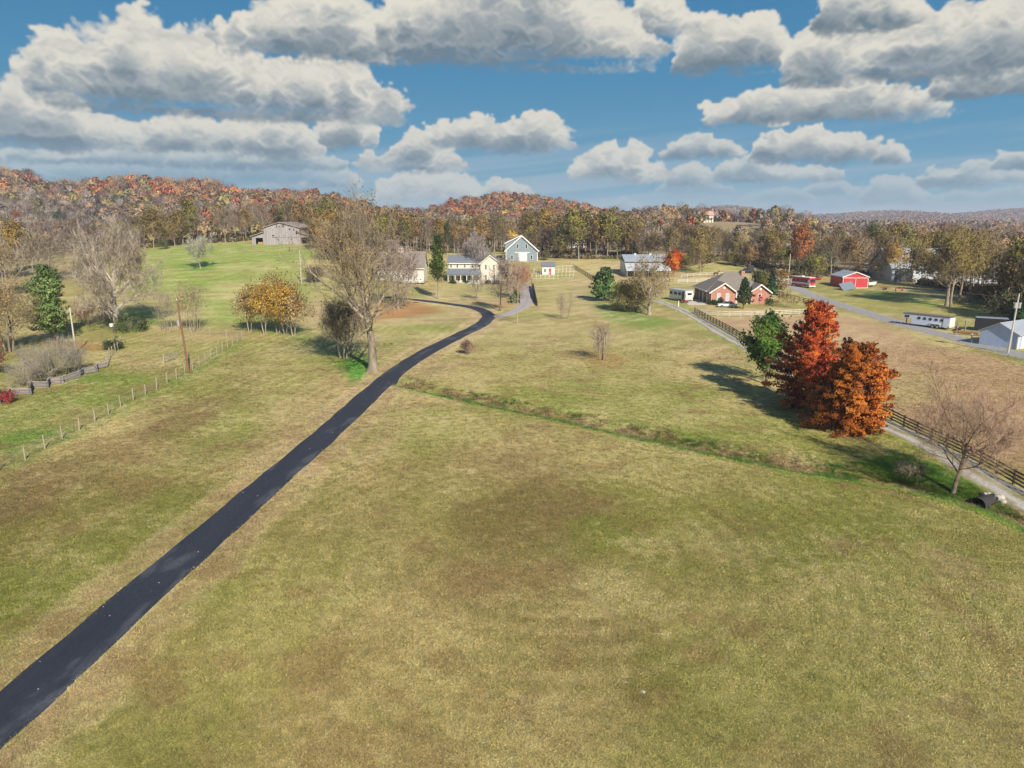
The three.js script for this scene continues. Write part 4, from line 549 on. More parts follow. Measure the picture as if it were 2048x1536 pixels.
// ------------------------------------------------------------------ woodland belts: trees one can count, copies of a few grown kinds
const SNEUTRAL = [[0.55, 0.55, 0.55], [0.95, 0.95, 0.95], [1.3, 1.25, 1.1]];
const kinds = {};
function kind(name, spec, leaf) {
  const t = grow({ levels: 3, kids: [13, 5, 3], reach: 0.3, topReach: 0.6, fork: 0.3, trunk: 0.85, taper: 0.25, limb: 0.36, twigs: 4, twigL: 1.1, twigW: 0.035, fans: 2, thin: 0.03, H: 16, R: 0.24, bark: [0.42, 0.36, 0.27], twigC: [1, 0.82, 0.66], ...spec });
  kinds[name] = { wood: t.wood.build(), twig: t.twig.build(), leaf: leaf ? leavesOn(t, { spread: 1.0, size: 0.5, pal: SNEUTRAL, bare: 0.25, gaps: 0.35, ...leaf }).build() : null };
  triangles += t.wood.count + t.twig.count + (kinds[name].leaf ? kinds[name].leaf.index.count / 3 : 0);
}
kind('bareTall', { seed: 301, fans: 3 }); kind('bareBroad', { seed: 302, trunk: 0.6, fork: 0.22, reach: 0.45, kids: [12, 6, 4], angLow: 1.15, fans: 3 }); kind('bareSlim', { seed: 303, reach: 0.2, fork: 0.35, stems: 2, kids: [12, 5, 3], gap: 2 });
kind('thinLeaf', { seed: 304, fork: 0.38 }, { n: 1300, bare: 0.3 }); kind('leafTall', { seed: 305, reach: 0.32 }, { n: 2400, bare: 0.2 }); kind('leafRound', { seed: 306, trunk: 0.65, fork: 0.2, reach: 0.42, kids: [12, 6, 4], angLow: 1.1 }, { n: 3000, bare: 0.14 }); kind('leafLow', { seed: 307, H: 8, R: 0.12, stems: 4, trunk: 0.65, fork: 0.12, reach: 0.42, gap: 3, twigL: 0.7 }, { n: 1800, bare: 0.1, size: 0.4, spread: 0.8 });
const tintCache = {}; const tint = (base, c) => { const k = c.join() + (base === leafMat ? 'l' : 't'); return tintCache[k] ??= (() => { const m = base.clone(); m.color.setRGB(...c); return m; })(); };
const TINTS = { olive: [0.27, 0.205, 0.055], brown: [0.29, 0.185, 0.075], moss: [0.25, 0.235, 0.05], ochre: [0.40, 0.26, 0.06], rust: [0.42, 0.145, 0.045], red: [0.46, 0.085, 0.045], gold: [0.5, 0.33, 0.05], green: [0.085, 0.16, 0.03], lime: [0.24, 0.27, 0.03], dark: [0.04, 0.075, 0.02] };
const TWIGS = { grey: [0.36, 0.335, 0.30], tan: [0.40, 0.33, 0.24], mauve: [0.30, 0.25, 0.25], brown: [0.30, 0.24, 0.17] };
function wood(name, label, group, p, k, H, tw, lf, turn, wide = 1) {
  const g = thing(name, label, 'tree', p, turn, group), K = kinds[k], s = H / (k === 'leafLow' ? 8 : 16); g.scale.set(s * wide, s, s * wide);
  part(g, 'trunk', K.wood, barkMat); part(g, 'twigs', K.twig, tint(twigMat, TWIGS[tw])); if (K.leaf) part(g, 'crown', K.leaf, tint(leafMat, TINTS[lf])); return g;
}
const rw = rng(4242), pick = (a) => a[Math.floor(rw() * a.length)];
const WORDS = { olive: 'olive-leaved', brown: 'brown-leaved', moss: 'moss-green', ochre: 'ochre-leaved', rust: 'rust-leaved', red: 'red-leaved', gold: 'golden-leaved', green: 'green-leaved', lime: 'yellow-green', dark: 'dark evergreen', grey: 'bare grey', tan: 'bare pale-twigged', mauve: 'bare mauve-twigged' };
function belt(where, px, rows, gapX, gapZ, H, bareShare, leafs, twigC, back = 0) {
  const line = smoothLine(G2(px), gapX);
  for (let r = 0; r < rows; r++) for (let i = 0; i < line.length; i++) {
    if (rw() < 0.08) continue;
    const [x0, z0] = line[i], L = Math.hypot(x0, z0), o = (r + back + (rw() - 0.5) * 0.7) * gapZ, x = x0 + x0 / L * o + (rw() - 0.5) * gapX * 0.9, z = z0 + z0 / L * o + (rw() - 0.5) * 2, p = new THREE.Vector3(x, height(x, z) - 0.1, z);
    const bare = rw() < bareShare, k = bare ? pick(['bareTall', 'bareBroad', 'bareSlim', 'bareTall']) : pick(['thinLeaf', 'leafTall', 'leafRound', 'thinLeaf']), lf = pick(leafs), tw = pick(twigC), h = lerp(H[0], H[1], rw());
    const word = bare ? (WORDS[tw] ?? 'bare brown-twigged') : WORDS[lf];
    wood('woodland_tree', `${word} tree in the woodland belt ${where}`, `${word} trees ${where}`, p, k, h, tw, lf, rw() * 6.28, lerp(0.85, 1.2, rw()));
  }
}
const MIX = ['olive', 'olive', 'brown', 'moss', 'olive', 'ochre'];
belt('behind the weathered barn', [[290, 498], [380, 489], [450, 486], [520, 480], [600, 480], [650, 486], [700, 496]], 3, 9.5, 11, [12, 17], 0.4, MIX, ['grey', 'tan', 'brown'], 0.5);
belt('behind the garage with the cupola', [[650, 512], [700, 512], [760, 508], [850, 508]], 3, 9, 10, [11, 15], 0.42, ['olive', 'brown', 'moss', 'ochre', 'gold'], ['grey', 'tan'], 0.6);
belt('behind the white house', [[860, 506], [930, 506], [1000, 504]], 4, 9, 10, [12, 17], 0.5, MIX, ['grey', 'tan', 'brown'], 0.3);
belt('between the blue barn and the metal barn', [[1070, 516], [1140, 519], [1200, 519], [1260, 520]], 4, 8.5, 10, [13, 19], 0.45, MIX, ['grey', 'tan', 'brown'], 0.3);
belt('behind the metal barn', [[1265, 522], [1340, 536], [1400, 536]], 4, 9, 10, [11, 15], 0.5, MIX, ['grey', 'tan', 'mauve'], 0.8);
belt('beyond the brick house', [[1400, 530], [1450, 522], [1500, 528], [1545, 546], [1600, 552]], 4, 9, 10, [9, 15], 0.45, ['olive', 'moss', 'brown', 'olive'], ['grey', 'tan', 'brown'], 0.6);
belt('behind the red shed', [[1600, 555], [1660, 556], [1740, 556], [1800, 562]], 4, 8.5, 10, [12, 17], 0.5, MIX, ['grey', 'tan', 'brown'], 0.4);
belt('round the grey roof beyond the lawn', [[1960, 600], [1990, 608], [2060, 632], [2160, 664]], 3, 9, 11, [12, 16], 0.35, ['olive', 'brown', 'moss', 'ochre'], ['grey', 'brown'], 0.3);
belt('behind the pale-roofed barn', [[1800, 566], [1860, 578], [1930, 590], [1960, 600]], 3, 9, 10, [13, 17], 0.35, ['olive', 'brown', 'moss', 'ochre'], ['grey', 'brown'], 6);
belt('in front of the pale-roofed barn', [[1800, 566], [1860, 578], [1930, 590], [1970, 600]], 1, 7, 10, [10, 14], 0.6, ['olive', 'ochre', 'brown'], ['grey', 'brown'], 0.4);
// the hollow to the left of the slope
{
  const spots = [[10, 600, 19, 0], [70, 575, 17, 0], [104, 560, 15, 0], [150, 545, 16, 0], [36, 545, 14, 1], [190, 530, 13, 0], [20, 520, 16, 1], [80, 520, 14, 0], [128, 505, 14, 0], [170, 500, 14, 2], [230, 505, 12, 0], [262, 497, 13, 0], [215, 488, 14, 2], [250, 482, 14, 2], [60, 492, 16, 0], [110, 482, 14, 0], [20, 480, 15, 2], [150, 478, 15, 0], [195, 474, 14, 0], [-30, 560, 18, 1], [-40, 510, 16, 0], [285, 488, 13, 2], [310, 486, 14, 2], [270, 472, 15, 0], [320, 476, 15, 2], [230, 470, 14, 0], [75, 468, 15, 0], [120, 466, 15, 3], [300, 466, 16, 0], [0, 466, 15, 0], [40, 464, 15, 3], [180, 464, 15, 3]];
  for (const [x, y, h, m] of spots) {
    const p = at(x, y), bare = m === 0, k = bare ? pick(['bareBroad', 'bareTall', 'bareBroad']) : pick(['leafRound', 'leafTall']), tw = pick(['grey', 'tan', 'mauve', 'grey']), lf = m === 1 ? pick(['ochre', 'gold']) : m === 2 ? pick(['olive', 'moss']) : pick(['dark', 'rust']), word = bare ? WORDS[tw] : WORDS[lf];
    wood('hollow_tree', `${word} tree in the hollow below the wooded ridge`, `${word} trees in the hollow`, p, k, h, tw, lf, rw() * 6.28, 1.1);
  }
}
// trees that stand out in the belts
for (const [x, y, h, k, lf, tw, label, wide] of [
  [1594, 557, 17, 'leafTall', 'rust', 'brown', 'tall rust-red tree rising behind the red motorhome', 0.75], [1622, 560, 9, 'leafLow', 'lime', 'tan', 'yellow-green shrub behind the red motorhome', 1], [1640, 548, 10, 'leafRound', 'green', 'tan', 'green tree between the motorhome and the red shed', 1],
  [1736, 540, 17, 'leafTall', 'green', 'tan', 'bright green tree standing out in the brown woods behind the red shed', 0.8], [1466, 530, 5.5, 'leafLow', 'lime', 'tan', 'low yellow-green thicket along the far pasture', 1.7], [1370, 536, 5, 'leafLow', 'lime', 'tan', 'yellow-green bush beside the orange maple', 1.1],
  [1090, 520, 4, 'leafLow', 'green', 'tan', 'dark green bush beside the blue barn', 1.3], [1400, 548, 15, 'leafRound', 'olive', 'brown', 'round olive tree in the pasture beyond the orange maple', 0.9], [895, 512, 13, 'leafTall', 'dark', 'brown', 'dark narrow evergreen behind the columnar green tree', 0.45],
  [640, 500, 11, 'leafRound', 'ochre', 'tan', 'ochre tree at the end of the green slope', 1], [655, 520, 9, 'leafLow', 'ochre', 'tan', 'rusty ochre thicket beside the tall half-bare tree', 1], [628, 566, 5, 'leafLow', 'dark', 'brown', 'dark low shrub on the slope near the white pole', 1.2], [350, 492, 12, 'leafRound', 'olive', 'tan', 'round olive tree at the top of the green slope', 1.1], [328, 498, 4, 'leafLow', 'green', 'tan', 'dark green bush at the top of the green slope', 1.2], [170, 506, 10, 'leafTall', 'gold', 'tan', 'golden tree leaning out over the hollow', 0.7], [12, 560, 15, 'leafRound', 'gold', 'tan', 'gold-topped tree at the edge of the hollow', 0.9],
  [2030, 640, 7, 'leafLow', 'green', 'tan', 'green thicket behind the black trailer', 1.6], [1985, 606, 5, 'leafLow', 'ochre', 'tan', 'orange-brown thicket at the end of the far lawn', 2], [1500, 536, 9, 'leafRound', 'brown', 'brown', 'brown tree above the dark pickup', 0.9]]) {
  wood('standout_tree', label, undefined, at(x, y), k, h, tw, lf, x * 0.7, wide);
}
// ------------------------------------------------------------------ far woods: a mass
function farCrown(seed, n, size, bare) {
  const r = rng(seed), s = new Soup(), lobes = []; for (let i = 0; i < 7; i++) { const a = r() * 6.28, q = Math.sqrt(r()) * 2.4; lobes.push([Math.cos(a) * q, 6 + r() * 5, Math.sin(a) * q, lerp(1.6, 3.1, r())]); }
  s.tube([[0, -1, 0], [0.1, 4, 0], [0, 9, 0.1]], [0.28, 0.2, 0.08], 4, [0.9, 0.85, 0.8]);
  if (bare) for (let i = 0; i < 22; i++) { const a = r() * 6.28, y = lerp(2.5, 8, r()), q = lerp(2, 4.4, r()); s.tube([[0, y, 0], [Math.cos(a) * q * 0.55, y + q * 0.55, Math.sin(a) * q * 0.55], [Math.cos(a) * q, y + q * 1.15, Math.sin(a) * q]], [0.13, 0.08, 0.03], 3, [1, 0.97, 0.92]); }
  for (let i = 0; i < n; i++) {
    const l = lobes[Math.floor(r() * 7)], u = r() * 2 - 1, a = r() * 6.28, q = Math.cbrt(lerp(0.35, 1, r())) * l[3], x = l[0] + Math.cos(a) * Math.sqrt(1 - u * u) * q, y = l[1] + u * q * 0.85, z = l[2] + Math.sin(a) * Math.sqrt(1 - u * u) * q, v = 0.7 + 0.6 * r(), nn = norm([x, y - 6.5, z + 0.5]);
    if (bare) { const d = norm([x + (r() - 0.5) * 3, 3 + r() * 3, z + (r() - 0.5) * 3]), w = size * 0.09; s.tri([x - w, y, z], [x + w, y, z + w], [x + d[0] * size * 1.3, y + d[1] * size * 1.3, z + d[2] * size * 1.3], nn, [v, v, v]); }
    else s.leaf(x, y, z, size * lerp(0.6, 1.3, r()), r, [v, v, v * 0.95], nn, 1.2);
  }
  return s.build();
}
const massMat = new THREE.MeshStandardMaterial({ roughness: 1, vertexColors: true, side: THREE.DoubleSide });
function mass(name, label, geos, spots) {                             // spots: [x, z, scale, colour, kind]
  geos.forEach((geo, gi) => {
    const own = spots.filter((s) => s[4] === gi); if (!own.length) return;
    const im = new THREE.InstancedMesh(geo, massMat, own.length), m = new THREE.Matrix4(), q = new THREE.Quaternion(), c = new THREE.Color(), up = new THREE.Vector3(0, 1, 0);
    own.forEach(([x, z, s, col], i) => { q.setFromAxisAngle(up, (x * 7.3 + z) % 6.28); m.compose(new THREE.Vector3(x, height(x, z), z), q, new THREE.Vector3(s * (0.9 + (i % 7) * 0.05), s, s * (0.9 + (i % 5) * 0.06))); im.setMatrixAt(i, m); im.setColorAt(i, c.setRGB(...col)); });
    im.name = numbered(name); im.userData = { label, kind: 'stuff' }; shade(im); scene.add(im);
  });
}
{
  const r = rng(808), near = [farCrown(1, 420, 1.15, false), farCrown(2, 420, 1.15, false), farCrown(3, 420, 1.0, true), farCrown(4, 380, 1.0, true)], A = [], B = [];
  const P = { rust: [0.36, 0.125, 0.055], orange: [0.47, 0.20, 0.07], red: [0.38, 0.125, 0.07], brown: [0.30, 0.19, 0.11], tan: [0.41, 0.28, 0.15], olive: [0.27, 0.215, 0.075], grey: [0.30, 0.255, 0.205], mauve: [0.25, 0.19, 0.17], dark: [0.055, 0.085, 0.035], gold: [0.50, 0.34, 0.07] };
  const choose = (w) => { let t = 0; for (const k in w) t += w[k]; t *= r(); for (const k in w) { t -= w[k]; if (t <= 0) return k; } return 'brown'; };
  for (let d = 380; d < 1080; d += lerp(9, 15, (d - 380) / 700)) {
    const step = lerp(9.5, 15, (d - 380) / 700);
    for (let x = -d * 0.86; x < d * 0.86; x += step) {
      const X = x + (r() - 0.5) * step, Z = -d - (r() - 0.5) * 10, u = X / -Z, px = 1024 + u * 1422 * 0.985;    // bearing
      if (d < 430 && px > 240 && px < 700 && d < 400) continue;
      // clearings: the tan fields seen between the trees, house lots
      if (px > 1395 && px < 1500 && d > 455 && d < 610) continue; if (px > 1600 && px < 1720 && d > 470 && d < 540) continue; if (px > 690 && px < 760 && d > 470 && d < 620) continue; if (px > 1120 && px < 1200 && d > 400 && d < 440) continue; if (px > 1375 && px < 1470 && d > 585 && d < 640) continue;
      const n = fbm(X * 0.012 + 50, Z * 0.012, 3), hill = sm(640, 720, d); let w;
      if (px < 300 && d < 700) w = { mauve: 6, grey: 4, brown: 2, dark: 1.2, olive: 1 };
      else if (px < 780 && hill > 0.5) w = { rust: 3.4 * n, orange: 4.2 * n, red: 0.5, tan: 4, brown: 2.6, mauve: 1.6, olive: 1.3, dark: 0.3 };
      else if (px > 860 && px < 1230 && hill > 0.5) w = { rust: 3.4, red: 1.0, orange: 2.6, brown: 2.8, mauve: 2, tan: 2.6, olive: 1.4, gold: 0.4, dark: 0.2 };
      else if (px > 740 && px < 880 && d > 420 && d < 520) w = { rust: 7, red: 1, brown: 1, grey: 1 };
      else if (d < 560) w = { olive: 4, brown: 3, grey: 3.4, tan: 2, mauve: 1.2, rust: 0.8 * n, gold: 0.3 };
      else w = { brown: 3, mauve: 2.5, tan: 2.2, grey: 2, rust: 1.6, olive: 1.6 };
      const k = choose(w), v = 0.8 + 0.4 * r(), isBare = (k === 'grey' || k === 'mauve' || k === 'tan') ? r() < 0.85 : r() < 0.12;
      A.push([X, Z, lerp(0.85, 1.3, r()) * lerp(1, 1.25, hill) * (px > 1600 ? 0.85 : 1) * (k === 'dark' ? 0.8 : 1), P[k].map((c) => c * v), isBare ? (r() < 0.5 ? 2 : 3) : (r() < 0.5 ? 0 : 1)]);
    }
  }
  mass('autumn_wood', 'mass of autumn woodland covering the valley and the near hills', near, A);
  const far = [farCrown(7, 90, 2.6, false)];
  for (let d = 1090; d < 3300; d += d < 2300 ? 34 : 17) { const step = d < 2300 ? 36 : 15; for (let x = -d * 0.62; x < d * 0.80; x += step) { const X = x + (r() - 0.5) * step, Z = -d - (r() - 0.5) * 16, k = choose({ mauve: 4, brown: 4, rust: 2.6, tan: 1.2, grey: 1.5, olive: 0.6 }), v = 0.75 + 0.4 * r(); B.push([X, Z, d < 2300 ? 1.5 : lerp(1.1, 1.7, r()), P[k].map((c) => c * v), 0]); } }
  mass('distant_wood', 'far wooded ridge of mauve and rust trees', far, B);
  console.log('far trees', A.length, B.length, 'unique triangles', triangles);
}
// ------------------------------------------------------------------ grass that stands up from the near field
const onDrive = (x, z, half = 1.75) => segDist(drivePts, x, z)[0] < half - 0.3 + 0.35 * vn(x * 1.1, z * 1.1), onGravel = (x, z) => { const q = segDist(gravelPts, x, z)[0]; return q < 1.7 && !(q < 0.42); };
{
  const r = rng(31337);
  const tuft = (seed, n, h, rad, bw) => { const q = rng(seed), s = new Soup(); for (let i = 0; i < n; i++) { const a = q() * 6.28, m = Math.sqrt(q()) * rad, x = Math.cos(a) * m, z = Math.sin(a) * m, b = q() * 6.28, l = h * lerp(0.45, 1.15, q()), lean = lerp(1.0, 3.2, q()) * l, c = Math.cos(b), d = Math.sin(b), v = 0.72 + 0.56 * q(); s.tri([x - d * bw, -0.01, z + c * bw], [x + d * bw, -0.01, z - c * bw], [x + c * lean, l, z + d * lean], norm([(q() - 0.5) * 0.9, 1, (q() - 0.5) * 0.9]), [v, v, v * 0.92]); } return s.build(); };
  const lawn = tuft(1, 14, 0.045, 0.17, 0.014), lawn2 = tuft(2, 16, 0.06, 0.30, 0.026), coarse = tuft(3, 22, 0.26, 0.22, 0.02);
  const put = (name, label, geo, spots) => { const im = new THREE.InstancedMesh(geo, massMat, spots.length), m = new THREE.Matrix4(), q = new THREE.Quaternion(), e = new THREE.Euler(), c = new THREE.Color(), S = new THREE.Vector3(), P = new THREE.Vector3(); spots.forEach(([x, z, s, col, sy], i) => { q.setFromEuler(e.set(0, r() * 6.28, 0)); m.compose(P.set(x, height(x, z), z), q, S.set(s, s * sy, s)); im.setMatrixAt(i, m); im.setColorAt(i, c.setRGB(...col)); }); im.name = numbered(name); im.userData = { label, kind: 'stuff' }; shade(im); scene.add(im); };
  const under = [];
  const UL = [[290, 498], [380, 489], [450, 486], [520, 480], [600, 480], [650, 486], [700, 500], [760, 508], [850, 508], [930, 506], [1000, 504], [1070, 515], [1140, 519], [1260, 520], [1340, 532], [1400, 530], [1450, 522], [1500, 528], [1545, 546], [1600, 553], [1740, 555], [1810, 566], [1930, 590], [2060, 632], [2160, 664]];
  const ul = smoothLine(G2(UL), 1.2); for (const [x0, z0] of ul) for (let k = 0; k < 14; k++) { const L = Math.hypot(x0, z0), o = 3 + r() * r() * 34, x = x0 + x0 / L * o + (r() - 0.5) * 2, z = z0 + z0 / L * o, v = lerp(0.6, 1.2, r()), t = r(); if (vn(x * 0.14, z * 0.14) < 0.3) continue; under.push([x, z, lerp(0.5, 1.25, r()), (t < 0.3 ? [0.12, 0.13, 0.04] : t < 0.75 ? [0.22, 0.15, 0.08] : [0.28, 0.23, 0.12]).map((c) => c * v), 1]); }
  const bush = (() => { const q = rng(55), s = new Soup(); for (let i = 0; i < 26; i++) { const a = q() * 6.28; s.tri([-0.03, 0, 0], [0.03, 0, 0.02], [Math.cos(a) * q() * 1.2, lerp(0.8, 2.4, q()), Math.sin(a) * q() * 1.2], norm([Math.cos(a), 1, Math.sin(a) + 0.4]), [1.1, 1.05, 1]); } for (let i = 0; i < 110; i++) { const a = q() * 6.28, m = Math.sqrt(q()) * 1.3, y = q() * 2.0 * (1 - m * 0.4), v = 0.6 + 0.7 * q(); s.leaf(Math.cos(a) * m, y + 0.1, Math.sin(a) * m, lerp(0.2, 0.5, q()), q, [v, v, v], norm([Math.cos(a), 1, Math.sin(a) + 0.4])); } return s.build(); })();
  put('undergrowth', 'brown and olive undergrowth at the foot of the woodland belts', bush, under);
  const near = [], mid = [], col = [0, 0, 0];
  const add = (list, d0, d1, n, s0) => { for (let i = 0; i < n; i++) { const d = d0 * Math.pow(d1 / d0, r()), x = (r() * 2 - 1) * (d * 0.80 + 4), z = -d; if (r() > sm(d1, d1 * 0.72, d) || onDrive(x, z) || onGravel(x, z)) continue; grassColor(x, z, col, true); const v = lerp(0.6, 1.38, r()), gr = r(); list.push([x, z, s0 * lerp(0.7, 1.3, r()), [col[0] * v * lerp(0.9, 1.08, gr), col[1] * v, col[2] * v * lerp(1.1, 0.85, gr)], lerp(0.6, 1.4, r())]); } };
  add(near, 20, 66, 260000, 1); add(mid, 30, 150, 230000, 1);
  put('lawn_grass', 'short mown autumn grass of the near field', lawn, near); put('field_grass', 'short dry grass of the field beyond', lawn2, mid);
  const rough = [];
  for (let i = 1; i < ditchPts.length; i++) { const a = ditchPts[i - 1], b = ditchPts[i], L = Math.hypot(b[0] - a[0], b[1] - a[1]), nx = -(b[1] - a[1]) / L, nz = (b[0] - a[0]) / L; for (let k = 0; k < L * 34; k++) { const t = r(), o = (r() + r() - 1) * 2.6, x = lerp(a[0], b[0], t) + nx * o, z = lerp(a[1], b[1], t) + nz * o; if (onDrive(x, z, 2.2) || onGravel(x, z) || vn(x * 0.5, z * 0.5) < 0.25) continue; const g = vn(x * 0.7 + 8, z * 0.7) + (o > 0.4 ? 0.25 : -0.1), v = lerp(0.7, 1.3, r()); rough.push([x, z, lerp(0.6, 1.35, r()), (g > 0.6 ? [0.07, 0.15, 0.018] : g > 0.42 ? [0.17, 0.19, 0.04] : [0.40, 0.28, 0.15]).map((c) => c * v), 1]); } }
  for (let i = 0; i < 9000; i++) { const px = lerp(1690, 2090, r()), py = lerp(905, 1060, r()), g = at(px, py), x = g.x, z = g.z; if (onGravel(x, z) || segDist(gravelPts, x, z)[0] < 2) continue; macroAt(x, z, col); if (col[1] < col[0] * 1.25) continue; const v = lerp(0.7, 1.3, r()); rough.push([x, z, lerp(0.4, 1, r()), [col[0] * v, col[1] * v, col[2] * v], 1]); }
  put('ditch_grass', 'rough green and straw grass along the ditch', coarse, rough);
}

// ------------------------------------------------------------------ building kit
function uvMetres(g) { g = g.index ? g.toNonIndexed() : g; g.computeVertexNormals(); const p = g.attributes.position, n = g.attributes.normal, uv = []; for (let i = 0; i < p.count; i++) { const ax = Math.abs(n.getX(i)), ay = Math.abs(n.getY(i)), az = Math.abs(n.getZ(i)); if (ay > ax && ay > az) uv.push(p.getX(i), p.getZ(i)); else if (ax > az) uv.push(p.getZ(i), p.getY(i)); else uv.push(p.getX(i), p.getY(i)); } g.setAttribute('uv', new THREE.Float32BufferAttribute(uv, 2)); return g; }
const bx = (w, h, d, x = 0, y = 0, z = 0) => uvMetres(new THREE.BoxGeometry(w, h, d).translate(x, y + h / 2, z));
function poly(pts, z0, z1, holes = []) { const s = new THREE.Shape(pts.map(([x, y]) => new THREE.Vector2(x, y))); for (const h of holes) s.holes.push(new THREE.Path(h.map(([x, y]) => new THREE.Vector2(x, y)))); return uvMetres(new THREE.ExtrudeGeometry(s, { depth: z1 - z0, bevelEnabled: false }).translate(0, 0, z0)); }
const polyX = (pts, x0, x1) => uvMetres(new THREE.ExtrudeGeometry(new THREE.Shape(pts.map(([z, y]) => new THREE.Vector2(-z, y))), { depth: x1 - x0, bevelEnabled: false }).rotateY(Math.PI / 2).translate(x0, 0, 0));
const rect = (x0, y0, x1, y1) => [[x0, y0], [x1, y0], [x1, y1], [x0, y1]];
const join = (...g) => mergeGeometries(g.flat().map((q) => { const c = q.index ? q.toNonIndexed() : q; for (const k of Object.keys(c.attributes)) if (!['position', 'normal', 'uv'].includes(k)) c.deleteAttribute(k); return c; }));
const cyl = (r0, r1, h, x = 0, y = 0, z = 0, n = 10) => new THREE.CylinderGeometry(r1, r0, h, n).translate(x, y + h / 2, z);
function tile(w, h, seed, fn, rx, ry) { const t = mapTexture(w, h, fn); t.repeat.set(1 / rx, 1 / ry); return t; }
const tone = (c, v, o) => { for (let k = 0; k < 3; k++) o[k] = c[k] * v; };
const planks = (c, width, seed, wear = 0.5) => { const n = 16; return new THREE.MeshStandardMaterial({ roughness: 0.95, map: tile(256, 256, seed, (u, v, o) => { const b = Math.floor(u * n), f = u * n - b, g = 0.78 + 0.44 * TAB[(b * 131 + seed * 977) & 65535]; tone(c, g * (0.85 + 0.3 * wear * (fbm(u * 64 + seed, v * 5 + b * 3, 3)) * 2) * (f < 0.05 ? 0.45 : 1), o); }, n * width, 6) }); };
const rough = (c, seed, amt = 0.5, sc = 5) => new THREE.MeshStandardMaterial({ roughness: 0.95, map: tile(256, 256, seed, (u, v, o) => tone(c, 1 - amt / 2 + amt * (0.5 * vn(u * 24 * 8 / 8 + seed, v * 24) + 0.5 * fbm(((u * 8) % 8) + seed, v * 8, 3)), o), sc, sc) });
const ribbed = (c, pitch, seed, rust = 0, metal = 0.3) => new THREE.MeshStandardMaterial({ roughness: 0.5, metalness: metal, map: tile(256, 256, seed, (u, v, o) => { const r = rust * sm(0.5, 0.75, fbm(u * 6 + seed, v * 9, 4)), k = (Math.abs((u * 16) % 1 - 0.5) < 0.08 ? 0.82 : 1) * (0.9 + 0.2 * fbm(u * 9, v * 3 + seed, 3)); for (let q = 0; q < 3; q++) o[q] = lerp(c[q], [0.25, 0.10, 0.05][q], r) * k; }, pitch * 16, 8) });
const clap = (c, course, seed) => new THREE.MeshStandardMaterial({ roughness: 0.8, map: tile(64, 256, seed, (u, v, o) => { const f = (v * 16) % 1; tone(c, (f < 0.10 ? 0.72 : 1) * (0.95 + 0.1 * fbm(u * 5 + seed, v * 30, 2)), o); }, 3, course * 16) });
const brickMat = new THREE.MeshStandardMaterial({ roughness: 0.95, map: tile(256, 256, 5, (u, v, o) => { const row = Math.floor(v * 32), s = (u * 12 + (row & 1) * 0.5), b = Math.floor(s), f = s - b, g = v * 32 - row, j = TAB[(row * 53 + (b % 12) * 7) & 65535], mort = f < 0.05 || g < 0.14; const c = mort ? [0.42, 0.36, 0.30] : [lerp(0.30, 0.47, j), lerp(0.12, 0.19, j), lerp(0.085, 0.13, j)]; tone(c, 0.95 + 0.1 * vn(u * 90, v * 90), o); }, 2.6, 2.4) });
const M = {
  white: std([0.66, 0.64, 0.59], 0.7), trim: std([0.66, 0.63, 0.58], 0.6), cream: clap([0.60, 0.55, 0.45], 0.2, 2), blue: clap([0.20, 0.245, 0.285], 0.2, 3), glass: std([0.03, 0.04, 0.05], 0.08, { metalness: 0.1 }), glassPale: std([0.42, 0.45, 0.46], 0.15), slate: rough([0.135, 0.15, 0.175], 4, 0.4), shingle: rough([0.20, 0.170, 0.145], 6, 0.4), roofGrey: ribbed([0.42, 0.45, 0.49], 0.3, 7), oldWood: planks([0.29, 0.265, 0.27], 0.32, 8, 0.7), rust: ribbed([0.36, 0.32, 0.30], 0.4, 9, 1, 0.2), redMetal: ribbed([0.46, 0.035, 0.045], 0.3, 10, 0, 0.1), darkDoor: std([0.025, 0.03, 0.035], 0.5), brick: brickMat, redDoor: std([0.40, 0.05, 0.05], 0.5), black: std([0.018, 0.018, 0.022], 0.6), tyre: std([0.015, 0.015, 0.016], 0.9), chrome: std([0.55, 0.55, 0.56], 0.25, { metalness: 0.9 }), silver: std([0.60, 0.65, 0.70], 0.3), darkWood: planks([0.075, 0.045, 0.038], 0.14, 11), paleWood: planks([0.52, 0.46, 0.40], 0.15, 12), fenceWhite: std([0.60, 0.59, 0.56], 0.8), postWood: planks([0.34, 0.295, 0.22], 0.1, 13), poleWood: planks([0.24, 0.115, 0.06], 0.08, 14), palePole: planks([0.50, 0.47, 0.41], 0.08, 15), wire: std([0.30, 0.30, 0.30], 0.5, { metalness: 0.6 }), concrete: rough([0.46, 0.44, 0.42], 16, 0.3), lightMetal: ribbed([0.55, 0.57, 0.60], 0.3, 17), blueMetal: ribbed([0.42, 0.50, 0.66], 0.3, 18, 0, 0.1), red: std([0.46, 0.03, 0.05], 0.35), navy: std([0.02, 0.025, 0.05], 0.35), stone: rough([0.36, 0.33, 0.29], 19, 0.6, 2), galv: std([0.55, 0.57, 0.58], 0.4, { metalness: 0.7 })
};
// a window: frame with glazing bars, pane as a sub-part
function win(parent, x, y, z, w, h, turn = 0, o = {}) {
  const t = o.t ?? 0.12, bars = [bx(w + t, t, 0.1, 0, -t), bx(w + t, t, 0.1, 0, h), bx(t, h, 0.1, -w / 2, 0), bx(t, h, 0.1, w / 2, 0)]; if (o.bars !== false) bars.push(bx(w - t, 0.05, 0.06, 0, h / 2));
  const f = part(parent, 'window', join(bars), o.frame ?? M.trim, [x, y, z]); f.rotation.y = turn; part(f, 'pane', bx(w - t * 0.5, h, 0.04, 0, 0, -0.005), o.pane ?? M.glass); return f;
}
